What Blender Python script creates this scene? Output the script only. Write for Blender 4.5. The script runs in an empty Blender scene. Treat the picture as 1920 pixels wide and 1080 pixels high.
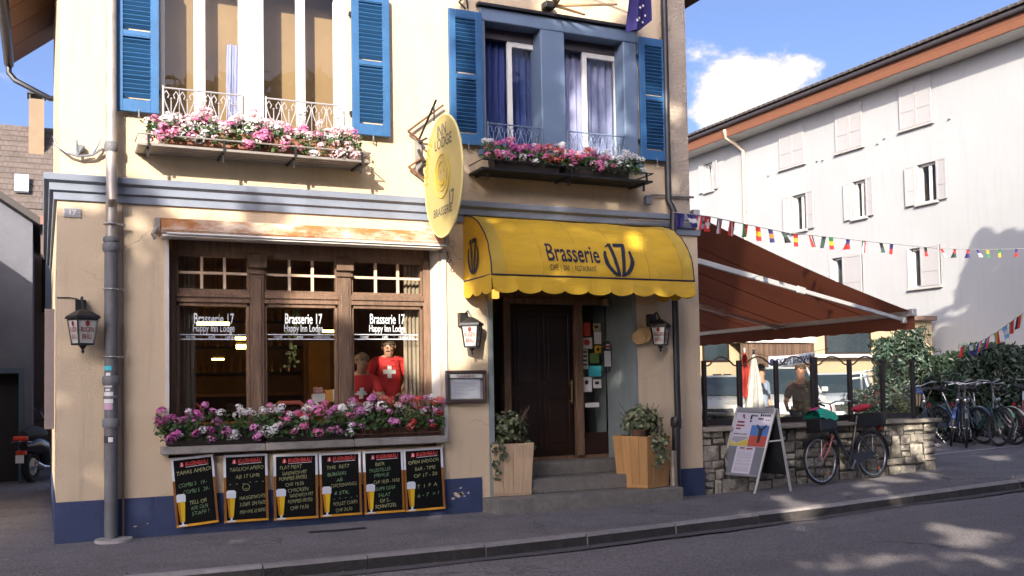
import bpy, bmesh, math, random
from mathutils import Vector, Matrix, noise as mnoise
random.seed(17)
sc = bpy.context.scene
COL = sc.collection
rad = math.radians
V = Vector

# ------------------------------------------------------------------ camera
FPX, CYP = 1879.18, 635.286           # focal length and principal row, in pixels of a 1920 wide frame
yaw, pitch, roll = 0.43869, 0.04626, -0.017935
F0 = V((math.sin(yaw), math.cos(yaw), 0)); R0 = V((math.cos(yaw), -math.sin(yaw), 0)); U0 = V((0, 0, 1))
F = F0*math.cos(pitch) + U0*math.sin(pitch); U1 = -F0*math.sin(pitch) + U0*math.cos(pitch)
R = R0*math.cos(roll) + U1*math.sin(roll); U = -R0*math.sin(roll) + U1*math.cos(roll)
CAM = V((-0.13, -11.068, 1.5))
cd = bpy.data.cameras.new('camera'); cam = bpy.data.objects.new('camera', cd); COL.objects.link(cam)
cam.matrix_world = Matrix(((R.x, U.x, -F.x, CAM.x), (R.y, U.y, -F.y, CAM.y), (R.z, U.z, -F.z, CAM.z), (0, 0, 0, 1)))
cd.sensor_width = 36; cd.lens = FPX/1920*36; cd.shift_y = (CYP-540)/1920
cd.clip_start = 0.1; cd.clip_end = 2000
sc.camera = cam

def ray(px, py): return R*((px-960)/FPX) + U*((CYP-py)/FPX) + F
def onY(px, py, Y=0.0):
    d = ray(px, py); return CAM + d*((Y-CAM.y)/d.y)
def onX(px, py, X):
    d = ray(px, py); return CAM + d*((X-CAM.x)/d.x)
def onZ(px, py, Z=0.0):
    d = ray(px, py); return CAM + d*((Z-CAM.z)/d.z)
def fx(px, Y=0.0, py=600): return onY(px, py, Y).x

# ------------------------------------------------------------------ light
SUN_L = V((0.70, 1.0, -0.52)); SUN_DIR = SUN_L.normalized()        # the way the light travels
w = bpy.data.worlds.new('World'); sc.world = w; w.use_nodes = True
nt = w.node_tree; nt.nodes.clear()
N = nt.nodes.new; Lk = nt.links.new
wo = N('ShaderNodeOutputWorld'); bg = N('ShaderNodeBackground'); sky = N('ShaderNodeTexSky')
sky.sky_type = 'NISHITA'; sky.sun_disc = False
sky.sun_elevation = math.asin(-SUN_DIR.z); sky.sun_rotation = math.atan2(-SUN_DIR.x, -SUN_DIR.y)
sky.air_density = 0.34; sky.dust_density = 4.2; sky.ozone_density = 4.0
tc = N('ShaderNodeTexCoord'); mp = N('ShaderNodeMapping'); Lk(tc.outputs['Generated'], mp.inputs['Vector'])
mp.inputs['Scale'].default_value = (1, 1, 1.7)
n1 = N('ShaderNodeTexNoise'); n1.inputs['Scale'].default_value = 11; n1.inputs['Detail'].default_value = 10; n1.inputs['Roughness'].default_value = 0.62
Lk(mp.outputs[0], n1.inputs['Vector'])
def lobe(px, py, size, gain):
    d = ray(px, py).normalized()
    dt = N('ShaderNodeVectorMath'); dt.operation = 'DISTANCE'; nm = N('ShaderNodeVectorMath'); nm.operation = 'NORMALIZE'
    Lk(tc.outputs['Generated'], nm.inputs[0]); Lk(nm.outputs[0], dt.inputs[0]); dt.inputs[1].default_value = d
    mr = N('ShaderNodeMapRange'); Lk(dt.outputs['Value'], mr.inputs[0]); mr.inputs[1].default_value = 0; mr.inputs[2].default_value = size
    mr.inputs[3].default_value = gain; mr.inputs[4].default_value = 0; return mr.outputs[0]
acc = n1.outputs['Fac']
for a in ((1420, 175, 0.075, 0.30), (1340, 165, 0.05, 0.20), (1300, 70, 0.03, 0.16), (1405, 0, 0.022, 0.16), (1490, 160, 0.045, 0.16), (1330, 20, 0.02, 0.06)):
    ad = N('ShaderNodeMath'); ad.operation = 'ADD'; Lk(acc, ad.inputs[0]); Lk(lobe(*a), ad.inputs[1]); acc = ad.outputs[0]
cr = N('ShaderNodeMapRange'); cr.interpolation_type = 'SMOOTHSTEP'; Lk(acc, cr.inputs[0]); cr.inputs[1].default_value = 0.62; cr.inputs[2].default_value = 0.80
shade = N('ShaderNodeMapRange'); Lk(n1.outputs['Fac'], shade.inputs[0]); shade.inputs[1].default_value = 0.3; shade.inputs[2].default_value = 0.7
shade.inputs[3].default_value = 2.0; shade.inputs[4].default_value = 3.2
cc = N('ShaderNodeCombineColor'); 
for i, k in enumerate((1.0, 0.985, 0.98)):
    mu = N('ShaderNodeMath'); mu.operation = 'MULTIPLY'; Lk(shade.outputs[0], mu.inputs[0]); mu.inputs[1].default_value = k; Lk(mu.outputs[0], cc.inputs[i])
mx = N('ShaderNodeMix'); mx.data_type = 'RGBA'; Lk(cr.outputs[0], mx.inputs[0]); Lk(sky.outputs[0], mx.inputs[6]); Lk(cc.outputs[0], mx.inputs[7])
tint = N('ShaderNodeVectorMath'); tint.operation = 'MULTIPLY'; tint.inputs[1].default_value = (1.0, 0.91, 0.85); Lk(mx.outputs[2], tint.inputs[0])
Lk(tint.outputs[0], bg.inputs['Color']); bg.inputs['Strength'].default_value = 0.115; Lk(bg.outputs[0], wo.inputs['Surface'])

sd = bpy.data.lights.new('sun', 'SUN'); sun = bpy.data.objects.new('sun', sd); COL.objects.link(sun)
sd.energy = 2.4; sd.angle = rad(0.5); sd.color = (1.0, 0.90, 0.76)
sun.rotation_mode = 'QUATERNION'; sun.rotation_quaternion = SUN_DIR.to_track_quat('-Z', 'Y'); sun.location = (-10, -14, 20)
vs = sc.view_settings; vs.view_transform = 'Standard'; vs.look = 'None'; vs.exposure = 2.15; vs.gamma = 1; vs.use_curve_mapping = False
cy = sc.cycles
cy.max_bounces = 8; cy.transparent_max_bounces = 16; cy.diffuse_bounces = 3; cy.glossy_bounces = 3; cy.transmission_bounces = 4
cy.caustics_reflective = False; cy.caustics_refractive = False; cy.sample_clamp_indirect = 6

# ------------------------------------------------------------------ materials
MATS = {}
def mat(name, col, rough=0.7, metal=0.0, var=0.12, scale=6.0, bump=0.0, bscale=40.0, dirt=0.0, dirtcol=(0.12, 0.10, 0.08), stretch=(1, 1, 1), trans=0.0, emit=0.0, spec=0.5, vor=False, coat=0.0, streak=0.0, crack=0.0, crack_scale=0.8, crack_w=0.006, specks=0.0, dlo=0.5):
    if name in MATS: return MATS[name]
    m = bpy.data.materials.new(name); m.use_nodes = True; t = m.node_tree; n = t.nodes.new; L = t.links.new
    b = t.nodes['Principled BSDF']
    b.inputs['Roughness'].default_value = rough; b.inputs['Metallic'].default_value = metal
    b.inputs['Specular IOR Level'].default_value = spec
    if coat: b.inputs['Coat Weight'].default_value = coat; b.inputs['Coat Roughness'].default_value = 0.08
    c4 = (*col, 1)
    co = n('ShaderNodeTexCoord'); mpg = n('ShaderNodeMapping'); L(co.outputs['Object'], mpg.inputs[0]); mpg.inputs['Scale'].default_value = stretch
    oi = n('ShaderNodeObjectInfo')
    ns = n('ShaderNodeTexNoise'); ns.inputs['Scale'].default_value = scale; ns.inputs['Detail'].default_value = 6; ns.inputs['Roughness'].default_value = 0.65
    L(mpg.outputs[0], ns.inputs['Vector'])
    r = n('ShaderNodeMapRange'); L(ns.outputs['Fac'], r.inputs[0]); r.inputs[1].default_value = 0.25; r.inputs[2].default_value = 0.75
    r.inputs[3].default_value = 1-var; r.inputs[4].default_value = 1+var
    r2 = n('ShaderNodeMapRange'); L(oi.outputs['Random'], r2.inputs[0]); r2.inputs[3].default_value = 1-var*0.6; r2.inputs[4].default_value = 1+var*0.6
    mm = n('ShaderNodeMath'); mm.operation = 'MULTIPLY'; L(r.outputs[0], mm.inputs[0]); L(r2.outputs[0], mm.inputs[1])
    vm = n('ShaderNodeVectorMath'); vm.operation = 'SCALE'; vm.inputs[0].default_value = col; L(mm.outputs[0], vm.inputs['Scale'])
    out = vm.outputs[0]
    if dirt > 0:
        d = n('ShaderNodeTexNoise'); d.inputs['Scale'].default_value = scale*0.45+0.7; d.inputs['Detail'].default_value = 9; d.inputs['Roughness'].default_value = 0.72
        L(mpg.outputs[0], d.inputs['Vector'])
        dr = n('ShaderNodeMapRange'); L(d.outputs['Fac'], dr.inputs[0]); dr.inputs[1].default_value = dlo; dr.inputs[2].default_value = dlo+0.22; dr.inputs[4].default_value = dirt
        mi = n('ShaderNodeMix'); mi.data_type = 'RGBA'; L(dr.outputs[0], mi.inputs[0]); L(out, mi.inputs[6]); mi.inputs[7].default_value = (*dirtcol, 1); out = mi.outputs[2]
    if streak > 0:
        sm_ = n('ShaderNodeMapping'); L(co.outputs['Object'], sm_.inputs[0]); sm_.inputs['Scale'].default_value = (3.2, 3.2, 0.22)
        s1_ = n('ShaderNodeTexNoise'); s1_.inputs['Scale'].default_value = 2.2; s1_.inputs['Detail'].default_value = 7; s1_.inputs['Roughness'].default_value = 0.7; L(sm_.outputs[0], s1_.inputs['Vector'])
        sr_ = n('ShaderNodeMapRange'); L(s1_.outputs['Fac'], sr_.inputs[0]); sr_.inputs[1].default_value = 0.52; sr_.inputs[2].default_value = 0.75; sr_.inputs[4].default_value = streak
        vo = n('ShaderNodeTexVoronoi'); vo.feature = 'DISTANCE_TO_EDGE'; vo.inputs['Scale'].default_value = crack_scale; wn = n('ShaderNodeTexNoise'); wn.inputs['Scale'].default_value = 3; wn.inputs['Detail'].default_value = 6
        wa = n('ShaderNodeVectorMath'); wa.operation = 'MULTIPLY_ADD'; L(wn.outputs['Color'], wa.inputs[0]); wa.inputs[1].default_value = (0.5, 0.5, 0.5); L(co.outputs['Object'], wn.inputs['Vector']); L(co.outputs['Object'], wa.inputs[2]); L(wa.outputs[0], vo.inputs['Vector'])
        ck = n('ShaderNodeMapRange'); L(vo.outputs['Distance'], ck.inputs[0]); ck.inputs[1].default_value = crack_w; ck.inputs[2].default_value = crack_w*0.3; ck.inputs[3].default_value = 0; ck.inputs[4].default_value = 1
        gate = n('ShaderNodeTexNoise'); gate.inputs['Scale'].default_value = 0.9; L(co.outputs['Object'], gate.inputs['Vector']); gr = n('ShaderNodeMapRange'); L(gate.outputs['Fac'], gr.inputs[0]); gr.inputs[1].default_value = 0.50; gr.inputs[2].default_value = 0.62; gr.inputs[4].default_value = crack
        cm_ = n('ShaderNodeMath'); cm_.operation = 'MULTIPLY'; L(ck.outputs[0], cm_.inputs[0]); L(gr.outputs[0], cm_.inputs[1]); mxs = n('ShaderNodeMath'); mxs.operation = 'MAXIMUM'; L(cm_.outputs[0], mxs.inputs[0]); L(sr_.outputs[0], mxs.inputs[1])
        mi2 = n('ShaderNodeMix'); mi2.data_type = 'RGBA'; L(mxs.outputs[0], mi2.inputs[0]); L(out, mi2.inputs[6]); mi2.inputs[7].default_value = (*[c*0.45 for c in dirtcol], 1); out = mi2.outputs[2]
    if specks > 0:
        vs_ = n('ShaderNodeTexVoronoi'); vs_.inputs['Scale'].default_value = 4.2; L(co.outputs['Object'], vs_.inputs['Vector']); ks = n('ShaderNodeMapRange'); L(vs_.outputs['Distance'], ks.inputs[0]); ks.inputs[1].default_value = 0.085; ks.inputs[2].default_value = 0.06; ks.inputs[3].default_value = 0; ks.inputs[4].default_value = specks
        sp3 = n('ShaderNodeSeparateColor'); L(vs_.outputs['Color'], sp3.inputs[0]); th = n('ShaderNodeMath'); th.operation = 'GREATER_THAN'; L(sp3.outputs[0], th.inputs[0]); th.inputs[1].default_value = 0.62; k2 = n('ShaderNodeMath'); k2.operation = 'MULTIPLY'; L(ks.outputs[0], k2.inputs[0]); L(th.outputs[0], k2.inputs[1])
        fn_ = n('ShaderNodeTexNoise'); fn_.inputs['Scale'].default_value = 48; fn_.inputs['Detail'].default_value = 4; L(co.outputs['Object'], fn_.inputs['Vector']); fr_ = n('ShaderNodeMapRange'); L(fn_.outputs['Fac'], fr_.inputs[0]); fr_.inputs[1].default_value = 0.3; fr_.inputs[2].default_value = 0.7; fr_.inputs[3].default_value = 0.55; fr_.inputs[4].default_value = 1.45
        v2 = n('ShaderNodeVectorMath'); v2.operation = 'SCALE'; L(out, v2.inputs[0]); L(fr_.outputs[0], v2.inputs['Scale'])
        mi3 = n('ShaderNodeMix'); mi3.data_type = 'RGBA'; L(k2.outputs[0], mi3.inputs[0]); L(v2.outputs[0], mi3.inputs[6]); mi3.inputs[7].default_value = (0.42, 0.40, 0.40, 1); out = mi3.outputs[2]
    L(out, b.inputs['Base Color'])
    rr = n('ShaderNodeMapRange'); L(ns.outputs['Fac'], rr.inputs[0]); rr.inputs[3].default_value = max(0.02, rough-0.12); rr.inputs[4].default_value = min(1, rough+0.12); L(rr.outputs[0], b.inputs['Roughness'])
    if bump > 0:
        bn = n('ShaderNodeTexVoronoi' if vor else 'ShaderNodeTexNoise'); bn.inputs['Scale'].default_value = bscale
        if not vor: bn.inputs['Detail'].default_value = 5
        L(mpg.outputs[0], bn.inputs['Vector'])
        bp = n('ShaderNodeBump'); bp.inputs['Strength'].default_value = min(1, bump); bp.inputs['Distance'].default_value = 0.02
        L(bn.outputs[0], bp.inputs['Height']); L(bp.outputs[0], b.inputs['Normal'])
    if trans > 0:
        tr = n('ShaderNodeBsdfTranslucent'); L(out, tr.inputs['Color']); ms = n('ShaderNodeMixShader'); ms.inputs[0].default_value = trans
        L(b.outputs[0], ms.inputs[1]); L(tr.outputs[0], ms.inputs[2]); L(ms.outputs[0], t.nodes['Material Output'].inputs['Surface'])
    if emit > 0:
        b.inputs['Emission Color'].default_value = c4; b.inputs['Emission Strength'].default_value = emit
    MATS[name] = m; return m

def glass(name, tint=(0.9, 0.93, 0.92), ior=1.5, rough=0.0, wav=0.0, boost=1.0):
    m = bpy.data.materials.new(name); m.use_nodes = True; t = m.node_tree; t.nodes.clear(); n = t.nodes.new; L = t.links.new
    o = n('ShaderNodeOutputMaterial'); ms = n('ShaderNodeMixShader'); tr = n('ShaderNodeBsdfTransparent'); tr.inputs[0].default_value = (*tint, 1)
    g = n('ShaderNodeBsdfGlossy'); g.inputs['Roughness'].default_value = rough
    lw = n('ShaderNodeLayerWeight'); lw.inputs['Blend'].default_value = 0.5
    pw_ = n('ShaderNodeMath'); pw_.operation = 'POWER'; L(lw.outputs['Facing'], pw_.inputs[0]); pw_.inputs[1].default_value = 4.0
    mu = n('ShaderNodeMath'); mu.operation = 'MULTIPLY_ADD'; mu.use_clamp = True; L(pw_.outputs[0], mu.inputs[0]); mu.inputs[1].default_value = 0.9; mu.inputs[2].default_value = 0.05*boost
    if wav:
        ns = n('ShaderNodeTexNoise'); ns.inputs['Scale'].default_value = 2.5; bp = n('ShaderNodeBump'); bp.inputs['Strength'].default_value = wav; bp.inputs['Distance'].default_value = 0.02
        tcn = n('ShaderNodeTexCoord'); L(tcn.outputs['Object'], ns.inputs['Vector']); L(ns.outputs[0], bp.inputs['Height']); L(bp.outputs[0], g.inputs['Normal'])
    L(mu.outputs[0], ms.inputs[0]); L(tr.outputs[0], ms.inputs[1]); L(g.outputs[0], ms.inputs[2]); L(ms.outputs[0], o.inputs['Surface'])
    MATS[name] = m; return m

# ------------------------------------------------------------------ mesh helpers
class MB:
    def __init__(s): s.v = []; s.f = []
    def add(s, vs, fs):
        n = len(s.v); s.v += [tuple(v) for v in vs]; s.f += [tuple(i+n for i in f) for f in fs]; return s
    def box(s, x0, x1, y0, y1, z0, z1):
        return s.add([(x, y, z) for z in (z0, z1) for y in (y0, y1) for x in (x0, x1)],
                     [(0, 2, 3, 1), (4, 5, 7, 6), (0, 1, 5, 4), (2, 6, 7, 3), (0, 4, 6, 2), (1, 3, 7, 5)])
    def obox(s, c, a, b, d):
        c, a, b, d = V(c), V(a), V(b), V(d)
        return s.add([c+a*i+b*j+d*k for k in (-1, 1) for j in (-1, 1) for i in (-1, 1)],
                     [(0, 2, 3, 1), (4, 5, 7, 6), (0, 1, 5, 4), (2, 6, 7, 3), (0, 4, 6, 2), (1, 3, 7, 5)])
    def beam(s, p, q, wd, ht, up=(0, 0, 1)):
        p, q = V(p), V(q); d = (q-p); L_ = d.length/2; d.normalize(); sd_ = d.cross(V(up))
        if sd_.length < 1e-4: sd_ = d.cross(V((1, 0, 0)))
        sd_.normalize(); u = sd_.cross(d)
        return s.obox((p+q)/2, d*L_, sd_*(wd/2), u*(ht/2))
    def tube(s, pts, r, n=8, closed=False):
        pts = [V(p) for p in pts]; k = len(pts); rs = r if isinstance(r, (list, tuple)) else [r]*k
        prev = None; base = len(s.v)
        for i, p in enumerate(pts):
            if closed: t = pts[(i+1) % k]-pts[i-1]
            else: t = pts[min(i+1, k-1)]-pts[max(i-1, 0)]
            t.normalize()
            if prev is None:
                a = t.orthogonal().normalized()
                if abs(t.z) < 0.9: a = t.cross(V((0, 0, 1))).normalized()
            else:
                a = prev - t*prev.dot(t)
                a = a.normalized() if a.length > 1e-6 else t.orthogonal().normalized()
            prev = a; b = t.cross(a)
            for j in range(n):
                g = 2*math.pi*j/n; s.v.append(tuple(p + (a*math.cos(g)+b*math.sin(g))*rs[i]))
        m = k if closed else k-1
        for i in range(m):
            for j in range(n):
                a0 = base+i*n+j; a1 = base+i*n+(j+1) % n; b0 = base+((i+1) % k)*n+j; b1 = base+((i+1) % k)*n+(j+1) % n
                s.f.append((a0, a1, b1, b0))
        if not closed:
            s.f.append(tuple(base+j for j in range(n))[::-1]); s.f.append(tuple(base+(k-1)*n+j for j in range(n)))
        return s
    def lathe(s, prof, c=(0, 0, 0), n=16, ax=(0, 0, 1)):
        ax = V(ax).normalized(); a = ax.orthogonal().normalized(); b = ax.cross(a); base = len(s.v); c = V(c)
        if abs(ax.z) > 0.99: a, b = V((1, 0, 0)), V((0, 1, 0))
        for r, h in prof:
            for j in range(n):
                g = 2*math.pi*j/n; s.v.append(tuple(c+ax*h+(a*math.cos(g)+b*math.sin(g))*r))
        for i in range(len(prof)-1):
            for j in range(n):
                s.f.append((base+i*n+j, base+i*n+(j+1) % n, base+(i+1)*n+(j+1) % n, base+(i+1)*n+j))
        s.f.append(tuple(base+j for j in range(n))[::-1]); s.f.append(tuple(base+(len(prof)-1)*n+j for j in range(n)))
        return s
    def prism(s, poly, ext):
        n = len(poly); e = V(ext); ps = [V(p) for p in poly]
        return s.add(ps+[p+e for p in ps], [tuple(range(n))[::-1], tuple(range(n, 2*n))]+[(i, (i+1) % n, n+(i+1) % n, n+i) for i in range(n)])
    def quad(s, a, b, c, d): return s.add([a, b, c, d], [(0, 1, 2, 3)])
    def poly(s, ps): return s.add(ps, [tuple(range(len(ps)))])
    def grid(s, fn, nu, nv):
        return s.add([fn(i/nu, j/nv) for j in range(nv+1) for i in range(nu+1)],
                     [(j*(nu+1)+i, j*(nu+1)+i+1, (j+1)*(nu+1)+i+1, (j+1)*(nu+1)+i) for j in range(nv) for i in range(nu)])
    def leaf(s, c, size, nrm=None, asp=0.65):
        if nrm is None: nrm = V((random.gauss(0, 1), random.gauss(0, 1), random.gauss(0, 1)))
        nrm = V(nrm).normalized(); a = nrm.orthogonal().normalized(); a = Matrix.Rotation(random.uniform(0, 6.28), 3, nrm) @ a; b = nrm.cross(a)
        c = V(c); a *= size*0.5; b *= size*0.5*asp; k = nrm*size*0.08
        return s.add([c-a, c-b*0.9+k, c+a, c+b*0.9+k], [(0, 1, 2, 3)])
    def clusters(s):
        '''loose pieces, those that touch one another kept together'''
        p = list(range(len(s.v)))
        def fd(i):
            while p[i] != i: p[i] = p[p[i]]; i = p[i]
            return i
        for f in s.f:
            for k in f[1:]: p[fd(k)] = fd(f[0])
        g = {}
        for i in range(len(s.v)): g.setdefault(fd(i), []).append(i)
        cl = []
        for ids in g.values():
            lo = [min(s.v[i][k] for i in ids)-0.004 for k in range(3)]; hi = [max(s.v[i][k] for i in ids)+0.004 for k in range(3)]; cur = [ids, lo, hi]; rest = []
            for c in cl:
                if all(c[1][k] <= cur[2][k] and cur[1][k] <= c[2][k] for k in range(3)): cur = [cur[0]+c[0], [min(a, b) for a, b in zip(cur[1], c[1])], [max(a, b) for a, b in zip(cur[2], c[2])]]
                else: rest.append(c)
            cl = rest+[cur]
        out = []
        for ids, _, _ in cl:
            m = {i: k for k, i in enumerate(ids)}; q = MB(); q.v = [s.v[i] for i in ids]; q.f = [tuple(m[i] for i in f) for f in s.f if f[0] in m]; out.append(q)
        return out
    def build(s, name, m, parent=None, **kw):
        if name in SPLIT and parent is not None:
            for q in s.clusters(): o = q._build(name, m, parent, **kw)
            return o
        return s._build(name, m, parent, **kw)
    def _build(s, name, m, parent=None, smooth=False, bevel=0.0, seg=1, solid=0.0, kind=None, fix=True):
        org = ORG.get(parent.name, V((0, 0, 0))) if parent else None
        if org is None:
            xs = [v[0] for v in s.v]; ys = [v[1] for v in s.v]; zs = [v[2] for v in s.v]
            org = V(((min(xs)+max(xs))/2, (min(ys)+max(ys))/2, min(zs)))
        me = bpy.data.meshes.new(name); me.from_pydata([(v[0]-org.x, v[1]-org.y, v[2]-org.z) for v in s.v], [], s.f)
        me.materials.append(m)
        if fix and len(s.f) < 40000:
            bm = bmesh.new(); bm.from_mesh(me); bmesh.ops.recalc_face_normals(bm, faces=bm.faces); bm.to_mesh(me); bm.free()
        if smooth:
            me.shade_smooth(); me.set_sharp_from_angle(angle=rad(42))
        o = bpy.data.objects.new(name, me); COL.objects.link(o)
        if parent is None: o.location = org; ORG[o.name] = org
        else: o.parent = parent; ORG[o.name] = org
        if solid: md = o.modifiers.new('solid', 'SOLIDIFY'); md.thickness = solid; md.offset = 0
        if bevel: md = o.modifiers.new('bevel', 'BEVEL'); md.width = bevel; md.segments = seg; md.limit_method = 'ANGLE'
        if kind: o['kind'] = kind
        return o
ORG = {}
SPLIT = {'collar', 'frame_side', 'foam', 'pipe_clamp', 'mullion', 'transom', 'plinth', 'hinge', 'door_panel', 'leg', 'rear_leg', 'window_reveal', 'window_blind', 'eye', 'ear', 'stay_rod', 'doorway_lining', 'door_frame', 'post', 'clamp', 'pillar', 'pane_bar', 'rail', 'end_wall', 'pedal', 'flaked_paint', 'inner_walls'}
def tag(o, label=None, cat=None, group=None, kind=None):
    if label: o['label'] = label
    if cat: o['category'] = cat
    if group: o['group'] = group
    if kind: o['kind'] = kind
    return o
def thing(name, label, cat, loc=(0, 0, 0), group=None, local=False, rz=0.0):
    """an Empty at the base of a thing; local=True: its parts are modelled round the origin, else in world coordinates"""
    o = bpy.data.objects.new(name, None); o.empty_display_size = 0.2; COL.objects.link(o)
    o.location = loc; o.rotation_euler = (0, 0, rz); ORG[o.name] = V((0, 0, 0)) if local else V(loc)
    return tag(o, label, cat, group)
def box(name, m, parent, x0, x1, y0, y1, z0, z1, bevel=0.0, **k): return MB().box(x0, x1, y0, y1, z0, z1).build(name, m, parent, bevel=bevel, **k)
def inst(name, me_from, parent, loc=(0, 0, 0), rot=None, scale=None):
    """another object on the same mesh (shared data)"""
    o = bpy.data.objects.new(name, me_from.data); COL.objects.link(o); o.parent = parent
    for md in me_from.modifiers:
        nm = o.modifiers.new(md.name, md.type)
        if md.type == 'BEVEL': nm.width = md.width; nm.segments = md.segments; nm.limit_method = 'ANGLE'
    o.location = loc
    if rot is not None: o.rotation_euler = rot
    if scale is not None: o.scale = scale
    ORG[o.name] = V((0, 0, 0)); return o
def copy_tree(o, parent=None):
    c = o.copy(); COL.objects.link(c)
    if parent: c.parent = parent
    for ch in list(o.children): copy_tree(ch, c)
    return c
def recolour(root, old, new):
    for o in [root]+list(root.children_recursive):
        if o.type == 'MESH':
            for s_ in o.material_slots:
                if s_.material == old: s_.link = 'OBJECT'; s_.material = new

_TX = {}
def text_mesh(s, xs=1.0, bold=0.0, shear=0.0, depth=0.0, space=1.0):
    """letters as (vertices, faces), cap height about 0.7 of the size, centred on x"""
    key = (s, xs, bold, shear, depth, space)
    if key in _TX: return _TX[key]
    cu = bpy.data.curves.new('t', 'FONT'); cu.body = s; cu.offset = bold; cu.shear = shear; cu.extrude = depth; cu.space_character = space
    cu.align_x = 'CENTER'; cu.resolution_u = 3
    o = bpy.data.objects.new('t', cu); COL.objects.link(o); dg = bpy.context.evaluated_depsgraph_get()
    me = bpy.data.meshes.new_from_object(o.evaluated_get(dg))
    r = ([(v.co.x*xs, v.co.y, v.co.z) for v in me.vertices], [tuple(p.vertices) for p in me.polygons])
    bpy.data.objects.remove(o); bpy.data.curves.remove(cu); bpy.data.meshes.remove(me); _TX[key] = r; return r
def put_text(mb, s, c, ex, ey, size, **k):
    c, ex, ey = V(c), V(ex).normalized(), V(ey).normalized(); vs_, fs = text_mesh(s, **k)
    return mb.add([c+ex*(x*size)+ey*(y*size) for x, y, z in vs_], fs)
def arc(c, ex, ey, r, a0, a1, n):
    c, ex, ey = V(c), V(ex), V(ey); return [c+ex*(r*math.cos(rad(a0+(a1-a0)*i/n)))+ey*(r*math.sin(rad(a0+(a1-a0)*i/n))) for i in range(n+1)]
def disc(mb, c, ex, ey, rx, ry, n=20):
    c, ex, ey = V(c), V(ex), V(ey); return mb.poly([c+ex*(rx*math.cos(6.2832*i/n))+ey*(ry*math.sin(6.2832*i/n)) for i in range(n)])
def smoothstep(a, b, x):
    t = max(0, min(1, (x-a)/(b-a))); return t*t*(3-2*t)
def gz(x): return 0.0 if x < 8 else 0.028*(min(x, 16)-8)       # the street climbs a little to the right
X3, Y3, Z3 = V((1, 0, 0)), V((0, 1, 0)), V((0, 0, 1))
# ------------------------------------------------------------------ material palette
plaster = mat('plaster', (0.585, 0.465, 0.325), 0.9, var=0.07, scale=1.3, bump=0.35, bscale=70, dirt=0.30, dirtcol=(0.34, 0.24, 0.17), streak=0.30, crack=0.6, crack_scale=0.55)
plaster_up = mat('upper_plaster', (0.60, 0.47, 0.32), 0.92, var=0.07, scale=1.1, bump=0.5, bscale=90, dirt=0.22, dirtcol=(0.38, 0.27, 0.16), streak=0.22, crack=0.3, crack_scale=0.6)
roughcast = mat('roughcast', (0.36, 0.30, 0.24), 0.95, var=0.16, scale=3, bump=1.0, bscale=38)
plinth_m = mat('plinth_paint', (0.028, 0.042, 0.105), 0.7, var=0.2, scale=3, bump=0.3, bscale=50, dirt=0.35, dirtcol=(0.02, 0.025, 0.05))
cornice_m = mat('cornice_paint', (0.19, 0.22, 0.28), 0.6, var=0.15, scale=2, dirt=0.25, dirtcol=(0.10, 0.10, 0.11))
white_paint = mat('white_paint', (0.66, 0.645, 0.61), 0.5, var=0.05, scale=3, dirt=0.12, dirtcol=(0.45, 0.42, 0.36))
blue_shutter = mat('shutter_blue', (0.022, 0.098, 0.235), 0.55, var=0.22, scale=4, bump=0.15, bscale=60, dirt=0.35, dirtcol=(0.06, 0.15, 0.26))
blue_trim = mat('trim_blue', (0.13, 0.185, 0.28), 0.55, var=0.10, scale=2, dirt=0.15, dirtcol=(0.10, 0.15, 0.24))
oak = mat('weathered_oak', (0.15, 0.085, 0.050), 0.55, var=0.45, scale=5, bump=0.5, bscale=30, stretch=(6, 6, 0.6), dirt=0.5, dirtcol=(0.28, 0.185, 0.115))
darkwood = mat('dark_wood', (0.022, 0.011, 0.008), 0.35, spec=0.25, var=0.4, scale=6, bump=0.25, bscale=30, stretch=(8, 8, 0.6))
soffit_wood = mat('soffit_wood', (0.17, 0.085, 0.04), 0.7, var=0.35, scale=5, bump=0.3, bscale=30, stretch=(1, 5, 5))
granite = mat('granite', (0.27, 0.25, 0.23), 0.75, var=0.2, scale=8, bump=0.5, bscale=120, dirt=0.6, dirtcol=(0.09, 0.085, 0.08))
zinc = mat('zinc', (0.33, 0.30, 0.27), 0.5, metal=0.5, var=0.2, scale=4, dirt=0.4, dirtcol=(0.14, 0.11, 0.09))
castiron = mat('cast_iron', (0.13, 0.13, 0.14), 0.6, var=0.25, scale=4, bump=0.3, bscale=60, dirt=0.5, dirtcol=(0.06, 0.05, 0.05))
black_metal = mat('black_metal', (0.018, 0.018, 0.02), 0.4, metal=0.2, var=0.2, scale=6)
iron_grey = mat('wrought_iron', (0.20, 0.21, 0.24), 0.5, metal=0.4, var=0.2)
rust = mat('rusty_iron', (0.16, 0.07, 0.035), 0.8, var=0.4, scale=12)
steel = mat('steel', (0.55, 0.53, 0.50), 0.28, metal=0.9, var=0.1)
alu = mat('aluminium', (0.62, 0.61, 0.58), 0.4, metal=0.5, var=0.06)
asphalt = mat('asphalt', (0.27, 0.245, 0.25), 0.85, var=0.20, scale=0.7, bump=0.9, bscale=110, stretch=(0.3, 1, 1), dirt=0.7, dirtcol=(0.155, 0.14, 0.145), streak=0.001, crack=0.7, crack_scale=0.35, crack_w=0.012, specks=0.001)
pave_m = mat('pavement_asphalt', (0.175, 0.162, 0.17), 0.9, var=0.22, scale=1.1, bump=0.8, bscale=130, dirt=0.6, dirtcol=(0.095, 0.085, 0.086), streak=0.001, crack=0.7, crack_scale=0.45, crack_w=0.010, specks=0.7)
kerb_m = mat('kerb_granite', (0.33, 0.30, 0.29), 0.8, var=0.25, scale=6, bump=0.6, bscale=90, dirt=0.45, dirtcol=(0.17, 0.155, 0.15))
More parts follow.
